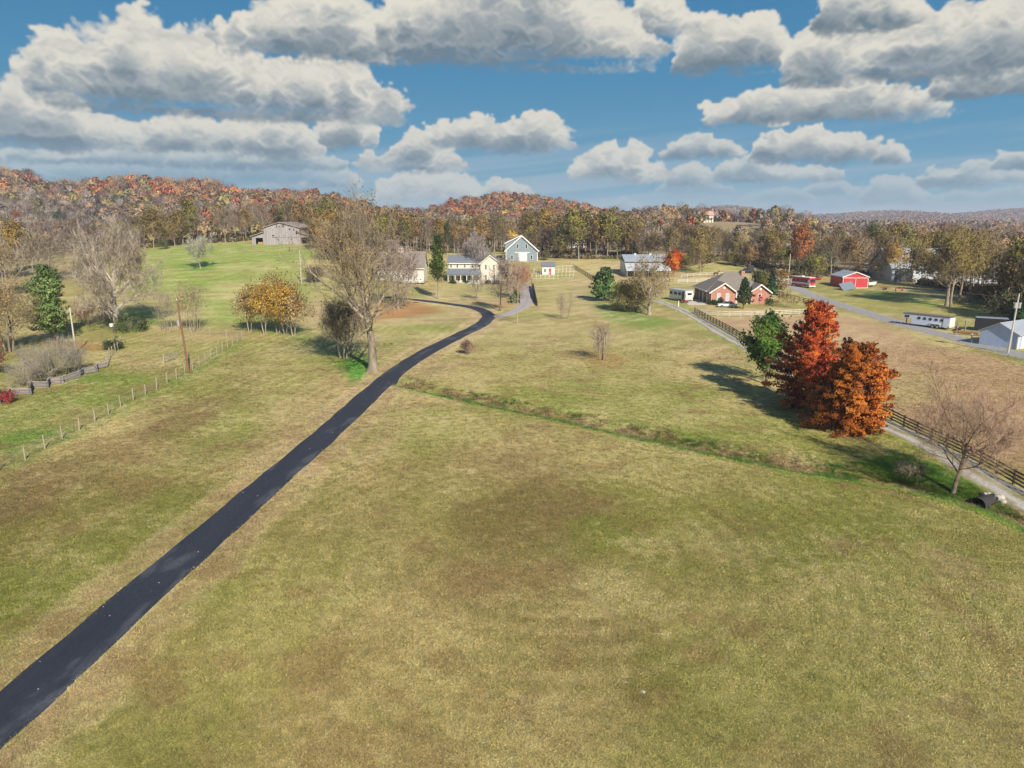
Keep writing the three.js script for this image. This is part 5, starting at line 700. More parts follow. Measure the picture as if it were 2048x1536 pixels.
// ------------------------------------------------------------------ buildings
{ // weathered barn on the rise
  const p = at(566, 489), m = p.mpp, q = (v) => v * m, b = thing('weathered_barn', 'weathered grey board barn with open side sheds on the green slope', 'barn', p, 0.02), D = 26;
  const S = (a) => a.map(([x, y]) => [q(x), q(y)]);
  part(b, 'front_wall', poly(S([[-36, -3], [34, -3], [34, 33], [-4, 43], [-36, 33]]), -0.3, 0), M.oldWood); part(b, 'back_wall', poly(S([[-36, -3], [34, -3], [34, 33], [-4, 43], [-36, 33]]), -D, -D + 0.3), M.oldWood);
  part(b, 'side_wall', bx(0.3, q(36), D - 0.7, q(-36) + 0.16, q(-3), -D / 2), M.oldWood); part(b, 'side_wall', bx(0.3, q(36), D - 0.7, q(34) - 0.16, q(-3), -D / 2), M.oldWood);
  const slab = (x0, y0, x1, y1) => poly([[q(x0), q(y0)], [q(x1), q(y1)], [q(x1), q(y1) + 0.22], [q(x0), q(y0) + 0.22]], -D - 0.6, 0.7);
  part(b, 'roof', slab(-38, 32.4, -4, 43.1), M.rust); part(b, 'roof', slab(-4, 43.1, 37, 32.4), M.rust);
  part(b, 'shed_roof', slab(-63, 15.4, -35.7, 24.2), M.rust); part(b, 'shed_roof', slab(28, 25, 60, 15.2), M.rust);
  part(b, 'shed_wall', poly(S([[-61, -3], [-36.4, -3], [-36.4, 23.6], [-61, 15.6]]), -0.45, -0.2, [S(rect(-54, -2, -39.5, 13))]), M.oldWood); part(b, 'shed_wall', poly(S([[34.4, -3], [57, -3], [57, 15.6], [34.4, 22.4]]), -0.45, -0.2, [S([[35.5, -2], [53.5, -2], [53.5, 14], [35.5, 14]])]), M.oldWood);
  part(b, 'shed_wall', bx(0.25, q(18), D - 0.6, q(-61), q(-3), -D / 2), M.oldWood); part(b, 'shed_wall', poly(S([[-61, -3], [-36.4, -3], [-36.4, 23.6], [-61, 15.6]]), -D, -D + 0.25), M.oldWood); part(b, 'shed_wall', poly(S([[34.4, -3], [57, -3], [57, 15.6], [34.4, 22.4]]), -D, -D + 0.25), M.oldWood);
  for (let i = 0; i < 6; i++) part(b, 'shed_post', bx(0.28, q(16.5), 0.28, q(57), q(-3), -1.5 - i * 4.5), M.oldWood);
  for (const x of [38, 43, 49]) part(b, 'stall_post', bx(0.22, q(12), 0.22, q(x), q(-2), -3.5 - x * 0.05), M.oldWood);
  part(b, 'door_track', bx(q(52), 0.28, 0.3, q(6), q(14.4), 0.16), M.oldWood); part(b, 'sliding_door', bx(q(34), q(13.6), 0.12, q(8), q(0.4), 0.1), M.oldWood);
  for (const x of [-10, -4, 1, 4]) part(b, 'vent_slit', bx(0.26, q(x === -4 ? 4 : 6), 0.06, q(x), q(33), 0.04), M.darkDoor);
  part(b, 'hay', bx(q(13), 1.1, 1.6, q(-47), 0, -3.5), rough([0.42, 0.22, 0.12], 31, 0.6, 2));
}
{ // white garage with cupola
  const p = at(800, 563), m = p.mpp, q = (v) => v * m, b = thing('garage', 'long white garage with grey roof, front gable and white cupola', 'garage', p, 0), W = 92, D = 9.5;
  part(b, 'wall', bx(q(W), q(27), D, q(2), -0.4, -D / 2), M.cream); part(b, 'end_gable', poly([[0, 0], [D, 0], [D / 2, q(30)]], 0, 0.2).rotateY(Math.PI / 2).translate(q(48) - 0.2, q(27) - 0.42, 0), M.cream); part(b, 'end_gable', poly([[0, 0], [D, 0], [D / 2, q(30)]], 0, 0.2).rotateY(Math.PI / 2).translate(q(-44), q(27) - 0.42, 0), M.cream);
  const rs = (z0, y0, z1, y1) => polyX([[z0, y0], [z1, y1], [z1, y1 + 0.2], [z0, y0 + 0.2]], q(-46), q(50)); part(b, 'roof', rs(0.5, q(25.2), -D / 2, q(57)), M.shingle); part(b, 'roof', rs(-D / 2, q(57), -D - 0.5, q(25.2)), M.shingle);
  part(b, 'fascia', bx(q(96), 0.25, 0.08, q(2), q(24.6), 0.56), M.trim);
  const gx = -8, gw = 15; part(b, 'front_gable', poly([[q(gx - gw), q(24)], [q(gx + gw), q(24)], [q(gx), q(46)]], 0.3, 0.5), M.cream);
  part(b, 'gable_roof', poly([[q(gx - gw - 2), q(23)], [q(gx), q(46.6)], [q(gx), q(48.6)], [q(gx - gw - 2), q(25)]], -5, 0.9), M.shingle); part(b, 'gable_roof', poly([[q(gx), q(46.6)], [q(gx + gw + 2), q(23)], [q(gx + gw + 2), q(25)], [q(gx), q(48.6)]], -5, 0.9), M.shingle);
  part(b, 'rake_board', poly([[q(gx - gw - 2), q(22.6)], [q(gx), q(46.2)], [q(gx), q(48.2)], [q(gx - gw - 2), q(24.6)]], 0.92, 1.0), M.trim); part(b, 'rake_board', poly([[q(gx), q(46.2)], [q(gx + gw + 2), q(22.6)], [q(gx + gw + 2), q(24.6)], [q(gx), q(48.2)]], 0.92, 1.0), M.trim);
  for (const x of [-34, 16, 38]) { const d = part(b, 'garage_door', bx(q(17), q(16), 0.1, q(x), 0.02, 0.06), M.white); for (let k = 1; k < 4; k++) part(d, 'door_groove', bx(q(16.6), 0.05, 0.02, q(x), q(4 * k), 0.12), M.shingle); }
  part(b, 'door', bx(q(7), q(14), 0.1, q(-8), 0.05, 0.06), M.glassPale);
  const c = part(b, 'cupola', bx(q(10), q(10.5), q(9), q(-1), q(55.4), -D / 2), M.white); part(c, 'cupola_roof', new THREE.ConeGeometry(q(8.6), q(5), 4).rotateY(Math.PI / 4).translate(q(-1), q(68.4), -D / 2), M.shingle); part(c, 'cupola_window', bx(q(4), q(5), 0.06, q(-1), q(59), -D / 2 + q(4.5) + 0.03), M.glass);
}
{ // white farmhouse
  const p = at(950, 566), m = p.mpp, q = (v) => v * m, b = thing('farmhouse', 'white two-storey farmhouse with dark roof, long porch and front gable wing', 'house', p, 0), X = (v) => q(v - 950);
  const d1 = 6.2; part(b, 'wall', bx(X(962) - X(897), q(41), d1, (X(897) + X(962)) / 2, -0.4, -1.6 - d1 / 2), M.cream);
  const rs = (z0, y0, z1, y1, a, c) => polyX([[z0, y0], [z1, y1], [z1, y1 + 0.2], [z0, y0 + 0.2]], a, c); part(b, 'roof', rs(-1.1, q(38.4), -1.6 - d1 / 2, q(53), X(894.5), X(968)), M.slate); part(b, 'roof', rs(-1.6 - d1 / 2, q(53), -2.1 - d1, q(38.4), X(894.5), X(968)), M.slate); part(b, 'end_gable', polyX([[-1.6, q(38)], [-1.6 - d1, q(38)], [-1.6 - d1 / 2, q(52)]], X(897), X(897) + 0.15), M.cream);
  part(b, 'fascia', bx(X(964) - X(895), 0.3, 0.08, (X(895) + X(964)) / 2, q(37.2), -1.06), M.trim);
  const w0 = X(961), w1 = X(1001), wd = 9; part(b, 'wing', poly([[w0, -0.4], [w1, -0.4], [w1, q(39)], [X(980), q(54)], [w0, q(39)]], -wd, -0.4), M.cream);
  part(b, 'wing_roof', poly([[w0 - 0.5, q(36.6)], [X(980), q(54.4)], [X(980), q(56)], [w0 - 0.5, q(38.2)]], -wd - 0.4, 0), M.slate); part(b, 'wing_roof', poly([[X(980), q(54.4)], [w1 + 0.5, q(36.6)], [w1 + 0.5, q(38.2)], [X(980), q(56)]], -wd - 0.4, 0), M.slate);
  part(b, 'rake_board', poly([[w0 - 0.5, q(35.8)], [X(980), q(53.6)], [X(980), q(55.4)], [w0 - 0.5, q(37.6)]], 0.02, 0.1), M.trim); part(b, 'rake_board', poly([[X(980), q(53.6)], [w1 + 0.5, q(35.8)], [w1 + 0.5, q(37.6)], [X(980), q(55.4)]], 0.02, 0.1), M.trim);
  for (const x of [902, 914.5, 929.5, 945]) win(b, X(x), q(30.4), -1.53, q(3.6), q(6.6)); for (const x of [972, 988]) { win(b, X(x), q(27), -0.34, q(3.4), q(9)); win(b, X(x), q(6), -0.34, q(3.4), q(10)); }
  part(b, 'porch_roof', polyX([[1.5, q(17)], [-1.55, q(27)], [-1.55, q(27) + 0.18], [1.5, q(17) + 0.18]], X(895), X(962)), M.slate); 
  part(b, 'porch_beam', bx(X(961) - X(896), 0.3, 0.2, (X(896) + X(961)) / 2, q(15.6), 1.1), M.trim); part(b, 'porch_floor', bx(X(961) - X(895), 0.5, 2.8, (X(895) + X(961)) / 2, -0.2, -0.1), M.concrete);
  for (const x of [897, 911, 922, 934, 946, 959]) part(b, 'porch_column', bx(0.22, q(15.6) - 0.3, 0.22, X(x), 0.3, 1.1), M.trim);
  for (const x of [904, 917, 939]) win(b, X(x), q(4), -1.53, q(3.8), q(9)); const d = part(b, 'front_door', bx(q(5), q(12), 0.1, X(928.5), 0.3, -1.54), M.darkDoor); part(d, 'door_knob', new THREE.SphereGeometry(0.06, 8, 6).translate(X(930), 1.2, -1.45), M.chrome);
  part(b, 'chimney', bx(0.8, q(12), 0.7, X(930), q(47), -5.2), M.brick);
}
{ // blue-grey barn house
  const p = at(1043.5, 522.5), m = p.mpp, q = (v) => v * m, b = thing('blue_barn_house', 'tall blue-grey clapboard barn house with white trim', 'barn house', p, 0), D = 15, e = 21.5, h = 50;
  part(b, 'wall', poly([[q(-32), -0.6], [q(32), -0.6], [q(32), q(e)], [0, q(h)], [q(-32), q(e)]], -D, 0), M.blue);
  part(b, 'roof', poly([[q(-34.5), q(e - 2)], [0, q(h) + 0.05], [0, q(h) + 0.3], [q(-34.5), q(e - 2) + 0.25]], -D - 0.5, 0.55), M.slate); part(b, 'roof', poly([[0, q(h) + 0.05], [q(34.5), q(e - 2)], [q(34.5), q(e - 2) + 0.25], [0, q(h) + 0.3]], -D - 0.5, 0.55), M.slate);
  part(b, 'rake_board', poly([[q(-34.6), q(e - 4)], [0, q(h - 1.8)], [0, q(h) + 0.25], [q(-34.6), q(e - 2) + 0.2]], 0.57, 0.68), M.trim); part(b, 'rake_board', poly([[0, q(h - 1.8)], [q(34.6), q(e - 4)], [q(34.6), q(e - 2) + 0.2], [0, q(h) + 0.25]], 0.57, 0.68), M.trim);
  part(b, 'dormer', poly([[q(-33), q(e)], [q(-4), q(e + 18)], [q(-4), q(h - 3)], [q(-33), q(35)]], -D + 2, -2), M.blue); part(b, 'dormer_roof', poly([[q(-34.5), q(34.6)], [q(-1), q(h + 0.4)], [q(-1), q(h + 2)], [q(-34.5), q(36.2)]], -D + 1.5, -1.5), M.slate); part(b, 'dormer_trim', poly([[q(-34.6), q(33.6)], [q(-1), q(h - 0.6)], [q(-1), q(h + 1.4)], [q(-34.6), q(35.6)]], -1.48, -1.38), M.trim);
  for (const s of [-32, 32]) part(b, 'corner_board', bx(0.3, q(e), 0.1, q(s) - Math.sign(s) * 0.16, 0, 0.06), M.trim);
  const d = part(b, 'sliding_door', bx(q(17), q(16), 0.12, q(2), 0, 0.08), M.white); for (const s of [-4.2, 4.2]) part(d, 'door_panel', bx(q(7.4), q(14.4), 0.05, q(2 + s), q(0.7), 0.16), M.trim); part(b, 'door_header', bx(q(30), q(1.6), 0.14, q(1), q(16.4), 0.08), M.trim);
  for (const [x, y] of [[-8.5, 26], [9, 26], [-19.5, 4], [19.5, 4]]) win(b, q(x), q(y), 0.06, q(4.4), q(7.6));
}
{ // pool house and white pool fence
  let p = at(1097, 549), m = p.mpp, q = (v) => v * m; const b = thing('pool_house', 'little white pool house with dark roof and red door', 'pool house', p, 0), D = 3.4;
  part(b, 'wall', bx(q(25), q(17), D, 0, -0.3, -D / 2), M.white); part(b, 'roof', polyX([[0.4, q(15.6)], [-D / 2, q(24)], [-D / 2, q(24) + 0.15], [0.4, q(15.6) + 0.15]], q(-14.5), q(14.5)), M.slate); part(b, 'roof', polyX([[-D / 2, q(24)], [-D - 0.4, q(15.6)], [-D - 0.4, q(15.6) + 0.15], [-D / 2, q(24) + 0.15]], q(-14.5), q(14.5)), M.slate);
  part(b, 'door', bx(q(5), q(12), 0.08, q(3), 0, 0.05), M.redDoor); win(b, q(-7), q(5), 0.05, q(4), q(6));
}
{ // metal barn
  const p = at(1292, 552), m = p.mpp, q = (v) => v * m, b = thing('metal_barn', 'long pale metal barn with vented roof and open lower bays', 'barn', p, 0), D = 12;
  part(b, 'roof', polyX([[1.2, q(29)], [-D / 2, q(40)], [-D / 2, q(40) + 0.2], [1.2, q(29) + 0.2]], q(-45), q(45)), M.roofGrey); part(b, 'roof', polyX([[-D / 2, q(40)], [-D - 0.5, q(28)], [-D - 0.5, q(28) + 0.2], [-D / 2, q(40) + 0.2]], q(-45), q(45)), M.roofGrey);
  part(b, 'wall', bx(q(86), q(30), D - 2, 0, -0.4, -D / 2 - 0.6), M.lightMetal); part(b, 'lean_to_roof', polyX([[5.2, q(12)], [0.3, q(25)], [0.3, q(25) + 0.18], [5.2, q(12) + 0.18]], q(-44), q(44)), M.lightMetal);
  for (let i = 0; i < 7; i++) part(b, 'bay_post', bx(0.22, q(12.4) + 0.3, 0.22, q(-42 + i * 14), -0.3, 4.7), M.postWood);
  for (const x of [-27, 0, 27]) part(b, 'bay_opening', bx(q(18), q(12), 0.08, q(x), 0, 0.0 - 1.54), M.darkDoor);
  for (const x of [-18, 13]) { const v = part(b, 'roof_vent', bx(q(4), q(3), q(3), q(x), q(39.6), -D / 2), M.white); part(v, 'vent_cap', bx(q(5), 0.12, q(4), q(x), q(42.8), -D / 2), M.roofGrey); }
}
{ // brick house
  const p = at(1445, 609), m = p.mpp, q = (v) => v * m, b = thing('brick_house', 'single-storey brick house with two white-trimmed front gables and brown hip roof', 'house', p, 0), X = (v) => q(v - 1445), e = q(25.5), D = 17;
  const x0 = X(1421), x1 = X(1539);
  part(b, 'wall', bx(x1 - x0, e + 0.4, D - 3.2, (x0 + x1) / 2, -0.4, -3.2 - (D - 3.2) / 2), M.brick);
  // hip roof over the long body
  { const zf = -2.5, zb = -D - 0.7, xl = x0 - 0.7, xr = x1 + 0.7, y0 = e - 0.1, yr = e + q(33), zr = (zf + zb) / 2, rl = xl + 7, rr = xr - 6.5; const v = [[xl, y0, zf], [xr, y0, zf], [xr, y0, zb], [xl, y0, zb], [rl, yr, zr], [rr, yr, zr]], f = [[0, 1, 5], [0, 5, 4], [1, 2, 5], [2, 3, 4], [2, 4, 5], [3, 0, 4], [0, 2, 1], [0, 3, 2]], g = new THREE.BufferGeometry(); g.setAttribute('position', new THREE.Float32BufferAttribute(f.flat().flatMap((i) => v[i]), 3)); part(b, 'hip_roof', uvMetres(g), M.shingle); part(b, 'gutter', join(bx(xr - xl, 0.22, 0.12, (xl + xr) / 2, y0 - 0.14, zf + 0.06), bx(0.12, 0.22, zf - zb, xl - 0.06, y0 - 0.14, zr)), M.trim); }
  for (const [a, c, ap, apy, z] of [[1421, 1469, 1446.5, 42, 0], [1502, 1539, 1520.5, 39, -0.6]]) {
    const A = X(a), C = X(c), P = X(ap), Y = q(apy), s = (Y - e) / (P - A);
    part(b, 'front_gable', poly([[A + 0.01, -0.4], [C - 0.01, -0.4], [C - 0.01, e], [P, Y], [A + 0.01, e]], -3.6, z), M.brick);
    part(b, 'gable_roof', poly([[A - 0.6, e - 0.6 * s], [P, Y + 0.03], [P, Y + 0.24], [A - 0.6, e - 0.6 * s + 0.21]], -8.2, z + 0.5), M.shingle); part(b, 'gable_roof', poly([[P, Y + 0.03], [C + 0.6, e - 0.6 * s], [C + 0.6, e - 0.6 * s + 0.21], [P, Y + 0.24]], -8.2, z + 0.5), M.shingle);
    part(b, 'rake_board', poly([[A - 0.62, e - 0.6 * s - 0.16], [P, Y - 0.14], [P, Y + 0.22], [A - 0.62, e - 0.6 * s + 0.2]], z + 0.52, z + 0.6), M.trim); part(b, 'rake_board', poly([[P, Y - 0.14], [C + 0.62, e - 0.6 * s - 0.16], [C + 0.62, e - 0.6 * s + 0.2], [P, Y + 0.22]], z + 0.52, z + 0.6), M.trim);
    part(b, 'gable_vent', new THREE.CylinderGeometry(0.32, 0.32, 0.06, 10).rotateX(Math.PI / 2).translate(P, Y - 1.15, z + 0.04), M.trim);
    part(b, 'downspout', cyl(0.06, 0.06, e, A + 0.12, 0, z + 0.08, 6), M.trim);
  }
  for (const x of [1436, 1453.5]) win(b, X(x), q(8.5), 0.06, q(6.4), q(13), 0, { pane: M.glassPale }); win(b, X(1519.5), q(9), -0.54, q(6), q(11));
  part(b, 'wreath', new THREE.TorusGeometry(0.42, 0.16, 8, 18).translate(X(1521.5), q(12), -0.35), M.red); part(b, 'front_door', bx(q(6), q(16), 0.1, X(1488), 0, -3.15), M.white);
  for (const x of [1474, 1496]) part(b, 'porch_column', bx(0.25, e, 0.25, X(x), 0, -1), M.trim);
  for (const z of [-5.4, -9.6]) { const d = part(b, 'garage_door', bx(0.1, 2.3, 3.2, x0 - 0.06, 0, z), M.darkDoor); part(d, 'door_frame', join(bx(0.16, 2.5, 0.4, x0 - 0.05, 0, z - 1.85), bx(0.16, 2.5, 0.4, x0 - 0.05, 0, z + 1.85)), M.trim); }
  part(b, 'chimney', bx(0.9, 1.6, 0.9, X(1503), e + q(24), -9), M.brick);
  const pad = thing('concrete_pad', 'grey concrete parking pad at the garage doors of the brick house', 'pad', new THREE.Vector3(p.x + x0 - 3.2, p.y, p.z - 5.5)); part(pad, 'slab', bx(5.6, 0.3, 11, 0, -0.2, 0), M.concrete);
}
{ // red shed
  const p = at(1709.5, 576), m = p.mpp, q = (v) => v * m, b = thing('red_shed', 'bright red metal shed with white-trimmed double doors and grey roof', 'shed', p, 0), D = 9, e = q(22), h = q(31.5), w = q(25.5);
  part(b, 'wall', poly([[-w, -0.4], [w, -0.4], [w, e], [0, h], [-w, e]], -D, 0), M.redMetal); part(b, 'roof', poly([[-w - 0.3, e - 0.1], [0, h + 0.02], [0, h + 0.16], [-w - 0.3, e + 0.06]], -D - 0.2, 0.25), M.roofGrey); part(b, 'roof', poly([[0, h + 0.02], [w + 0.3, e - 0.1], [w + 0.3, e + 0.06], [0, h + 0.16]], -D - 0.2, 0.25), M.roofGrey);
  part(b, 'rake_trim', join(poly([[-w - 0.3, e - 0.28], [0, h - 0.16], [0, h + 0.1], [-w - 0.3, e]], 0.27, 0.33), poly([[0, h - 0.16], [w + 0.3, e - 0.28], [w + 0.3, e], [0, h + 0.1]], 0.27, 0.33)), M.trim);
  for (const s of [-1, 1]) { const d = part(b, 'door', bx(w - 0.35, e - 0.35, 0.06, s * (w / 2 - 0.02), 0.05, 0.05), M.redMetal); part(d, 'door_frame', join(bx(0.14, e - 0.3, 0.05, s * (w - 0.1), 0.05, 0.09), bx(w - 0.3, 0.16, 0.05, s * (w / 2), e - 0.38, 0.09)), M.trim); } part(b, 'door_stile', bx(0.14, e - 0.35, 0.06, 0, 0.03, 0.11), M.trim); part(b, 'door_sill', bx(w * 2, 0.14, 0.06, 0, 0.0, 0.07), M.trim);
}
{ // grey roof beyond the trees
  const p = at(1890, 574), m = p.mpp, q = (v) => v * m, b = thing('grey_barn', 'large pale-roofed barn half hidden behind the olive trees', 'barn', new THREE.Vector3(p.x * 1.06, height(p.x * 1.06, p.z * 1.06), p.z * 1.06), -0.1), D = 20;
  part(b, 'wall', bx(36, 5.2, D, 0, -0.5, -D / 2), M.lightMetal); part(b, 'roof', polyX([[0.8, 4.6], [-D / 2, 11], [-D / 2, 11.25], [0.8, 4.85]], -18.6, 18.6), M.roofGrey); part(b, 'roof', polyX([[-D / 2, 11], [-D - 0.8, 4.6], [-D - 0.8, 4.85], [-D / 2, 11.25]], -18.6, 18.6), M.roofGrey); part(b, 'doorway', bx(6, 4, 0.1, -14, 0, 0.06), M.darkDoor); part(b, 'end_gable', polyX([[0, 4.6], [-D, 4.6], [-D / 2, 10.8]], -18, -17.8), M.lightMetal);
}
{ // pale blue shed by the lane
  const p = at(2033, 699), m = p.mpp, b = thing('pale_blue_shed', 'pale blue metal shed with grey roof at the end of the lane', 'shed', p, -1.02), w = 6.2, e = 2.5, h = 4.2, D = 9;
  part(b, 'wall', poly([[-w, -0.3], [0, -0.3], [0, e], [-w / 2, h], [-w, e]], -D, 0).rotateY(0), M.blueMetal); part(b, 'roof', poly([[-w - 0.35, e - 0.12], [-w / 2, h + 0.02], [-w / 2, h + 0.16], [-w - 0.35, e + 0.04]], -D - 0.2, 0.35), M.roofGrey); part(b, 'roof', poly([[-w / 2, h + 0.02], [0.35, e - 0.12], [0.35, e + 0.04], [-w / 2, h + 0.16]], -D - 0.2, 0.35), M.roofGrey); part(b, 'side_door', bx(0.1, 2.2, 2.6, 0.06, 0, -2.4), M.white); part(b, 'corner_trim', bx(0.2, e, 0.2, 0, -0.1, 0.02), M.trim);
}
{ // far houses
  let p = at(1402, 449); p.y = height(p.x, p.z); const far = (name, label, x, d, w, h, roofC, wallM) => { const X = (x - 1024) / FOCAL * d, Z = -d, g = new THREE.Vector3(X, height(X, Z), Z), b = thing(name, label, 'house', g); part(b, 'wall', bx(w, h, w * 0.6, 0, -1, 0), wallM); part(b, 'roof', polyX([[w * 0.36, h - 1.2], [0, h + w * 0.22], [-w * 0.36, h - 1.2]], -w * 0.54, w * 0.54), roofC); for (let i = 0; i < 4; i++) win(b, -w * 0.36 + i * w * 0.24, h * 0.3, w * 0.3 + 0.06, w * 0.08, h * 0.28); return b; };
  const v = far('hilltop_house', 'pink-roofed house with white porch columns on the wooded hilltop', 1401, 590, 11, 6.4, std([0.44, 0.26, 0.22], 0.9), M.cream); for (let i = 0; i < 5; i++) part(v, 'porch_column', bx(0.35, 3.4, 0.35, -4.4 + i * 2.2, -0.5, 4.4), M.trim); part(v, 'porch_roof', bx(10.4, 0.3, 2.4, 0, 2.9, 4), M.slate); for (const s of [-4.4, 5.2]) part(v, 'chimney', bx(0.9, 4, 0.9, s, 6.5, 0), M.brick);
  const s = far('white_equipment_shed', 'low white shed standing in the tan field beyond the woods', 1446, 480, 9.5, 3.2, M.lightMetal, M.white); part(s, 'doorway', bx(2.2, 1.8, 0.1, 2.6, -0.2, 2.92), M.darkDoor);
  far('far_ranch_house', 'pinkish house glimpsed through the bare trees past the blue barn', 1186, 425, 14, 4.6, M.shingle, rough([0.55, 0.36, 0.28], 41, 0.2)); far('far_white_house', 'small white house glimpsed through the bare trees', 1141, 430, 8, 5, M.slate, M.white);
}

// ------------------------------------------------------------------ fences
const unit = uvMetres(new THREE.BoxGeometry(1, 1, 1)), rodGeo = new THREE.CylinderGeometry(1, 1, 1, 6);
function fence(name, label, pts, o) {                                  // pts: world [x, z]; posts at even steps, rails span by span
  const line = smoothLine(pts, o.step), p0 = line[0], base = new THREE.Vector3(p0[0], height(...p0), p0[1]), g = thing(name, label, 'fence', base, 0, o.group), r = rng(o.seed ?? 7), V = new THREE.Vector3(), X = new THREE.Vector3(1, 0, 0), W = [];
  line.forEach(([x, z], i) => {
    const y = height(x, z) - base.y, pw = o.post ?? 0.13, h = o.h * (1 + (r() - 0.5) * (o.uneven ?? 0.03)), a = line[Math.max(0, i - 1)], b = line[Math.min(line.length - 1, i + 1)];
    const m = part(g, 'post', o.round ? rodGeo : unit, o.postMat ?? o.mat, [x - base.x, y + h / 2 - 0.15, z - base.z]); m.scale.set(o.round ? pw / 2 : pw, h + 0.3, o.round ? pw / 2 : pw); m.rotation.y = -Math.atan2(b[1] - a[1], b[0] - a[0]); if (o.uneven > 0.05) { m.rotation.z = (r() - 0.5) * 0.16; m.rotation.x = (r() - 0.5) * 0.12; }
    if (i) { const q = line[i - 1], yq = height(...q) - base.y, L = Math.hypot(x - q[0], z - q[1], y - yq);
      for (const rh of o.rails ?? []) { const w = part(g, 'rail', unit, o.mat, [(x + q[0]) / 2 - base.x, (y + yq) / 2 + rh * (1 + (r() - 0.5) * 0.02), (z + q[1]) / 2 - base.z]); w.scale.set(L, o.railH ?? 0.14, 0.04); w.quaternion.setFromUnitVectors(X, V.set(x - q[0], y - yq, z - q[1]).normalize()); const off = (o.side ?? 1) * (pw / 2 + 0.022), nx = -(z - q[1]) / L, nz = (x - q[0]) / L; w.position.x += nx * off; w.position.z += nz * off; }
      for (const rh of o.wires ?? []) W.push(new THREE.CylinderGeometry(0.012, 0.012, L, 4).rotateZ(Math.PI / 2).applyQuaternion(new THREE.Quaternion().setFromUnitVectors(X, V.set(x - q[0], y - yq, z - q[1]).normalize())).translate((x + q[0]) / 2 - base.x, (y + yq) / 2 + rh, (z + q[1]) / 2 - base.z)); }
  });
  if (W.length) part(g, 'wire', join(W), M.wire); return g;
}
fence('dark_board_fence', 'dark brown four-board fence along the gravel track and paddock', G2([[2200, 1068], [2100, 1010], [2048, 981], [1960, 930], [1870, 886], [1780, 841], [1700, 797], [1600, 742], [1510, 694], [1450, 660], [1389, 626]]), { step: 2.45, h: 1.38, rails: [0.3, 0.62, 0.94, 1.26], mat: M.darkWood, post: 0.15, side: -1, seed: 3 });
fence('pale_rail_fence', 'pale weathered rail fence in front of the brick house', G2([[1392, 629], [1440, 633], [1500, 633], [1560, 631], [1620, 628], [1668, 625]]), { step: 2.7, h: 1.35, rails: [0.4, 0.8, 1.2], mat: M.paleWood, post: 0.15, seed: 4 });
fence('side_board_fence', 'dark board fence running back from the pale fence corner', G2([[1668, 625], [1630, 612], [1590, 601], [1552, 590]]), { step: 2.7, h: 1.35, rails: [0.35, 0.78, 1.2], mat: M.darkWood, post: 0.15, seed: 5 });
fence('white_corral_fence', 'white rail fence of the corral behind the brick house', G2([[1356, 566], [1400, 565], [1424, 563]]), { step: 3, h: 1.35, rails: [0.4, 0.8, 1.22], mat: M.fenceWhite, post: 0.14, railH: 0.09, seed: 6 });
fence('far_corral_fence', 'white rail fence along the far side of the corral', G2([[1362, 556], [1410, 552], [1460, 552]]), { step: 3, h: 1.3, rails: [0.6, 1.15], mat: M.fenceWhite, post: 0.12, railH: 0.09, seed: 7 });
fence('hill_board_fence', 'short dark board fence rising from the pool past the pine', G2([[1188, 562], [1172, 551], [1158, 543], [1146, 535]]), { step: 2.8, h: 1.3, rails: [0.3, 0.65, 1.0, 1.25], mat: M.darkWood, post: 0.14, seed: 8 });
fence('pool_fence', 'white picket rail fence round the pool', G2([[1064, 557], [1090, 557.5], [1120, 557], [1147, 555]]), { step: 1.5, h: 2.4, rails: [0.15, 1.1, 2.3], mat: M.fenceWhite, post: 0.09, railH: 0.06, seed: 9 });
fence('pool_fence', 'white rail fence along the back of the pool', G2([[1068, 545], [1110, 545], [1148, 541]]), { step: 1.9, h: 2.2, rails: [1.1, 2.1], mat: M.fenceWhite, post: 0.09, railH: 0.06, seed: 10 });
fence('wire_fence', 'wire fence on weathered wooden posts between field and green pasture', G2([[-60, 968], [4, 940], [60, 915], [110, 886], [155, 862], [200, 838], [240, 815], [280, 795], [330, 770], [378, 744], [430, 712], [484, 678]]), { step: 3.1, h: 1.45, mat: M.postWood, post: 0.13, round: true, uneven: 0.3, wires: [0.25, 0.5, 0.75, 1.0, 1.2], seed: 11 });
fence('cross_fence', 'wire fence on short posts along the foot of the slope', G2([[484, 678], [440, 672], [400, 668], [340, 666]]), { step: 4, h: 1.3, mat: M.postWood, post: 0.14, round: true, uneven: 0.25, wires: [0.4, 0.8, 1.1], seed: 12 });
fence('garden_wire_fence', 'wire fence of weathered posts from the rail fence to the round bush', G2([[214, 734], [222, 714], [236, 700], [242, 690]]), { step: 2.6, h: 1.6, mat: M.postWood, post: 0.15, round: true, uneven: 0.25, wires: [0.4, 0.8, 1.2], seed: 13 });
fence('lane_wire_fence', 'low wire fence on thin steel posts beside the farm lane', G2([[2160, 750], [2048, 722], [1960, 699], [1880, 677], [1800, 654], [1720, 629], [1670, 612], [1630, 598]]), { step: 3, h: 1.2, mat: M.galv, post: 0.06, round: true, uneven: 0.08, wires: [0.2, 0.45, 0.7, 0.95, 1.15], seed: 14 });
fence('white_gate_fence', 'white board fence beside the black trailer', G2([[1942, 683], [1965, 684], [1995, 681]]), { step: 2.5, h: 1.5, rails: [0.35, 0.75, 1.2], mat: M.white, post: 0.16, seed: 15 });
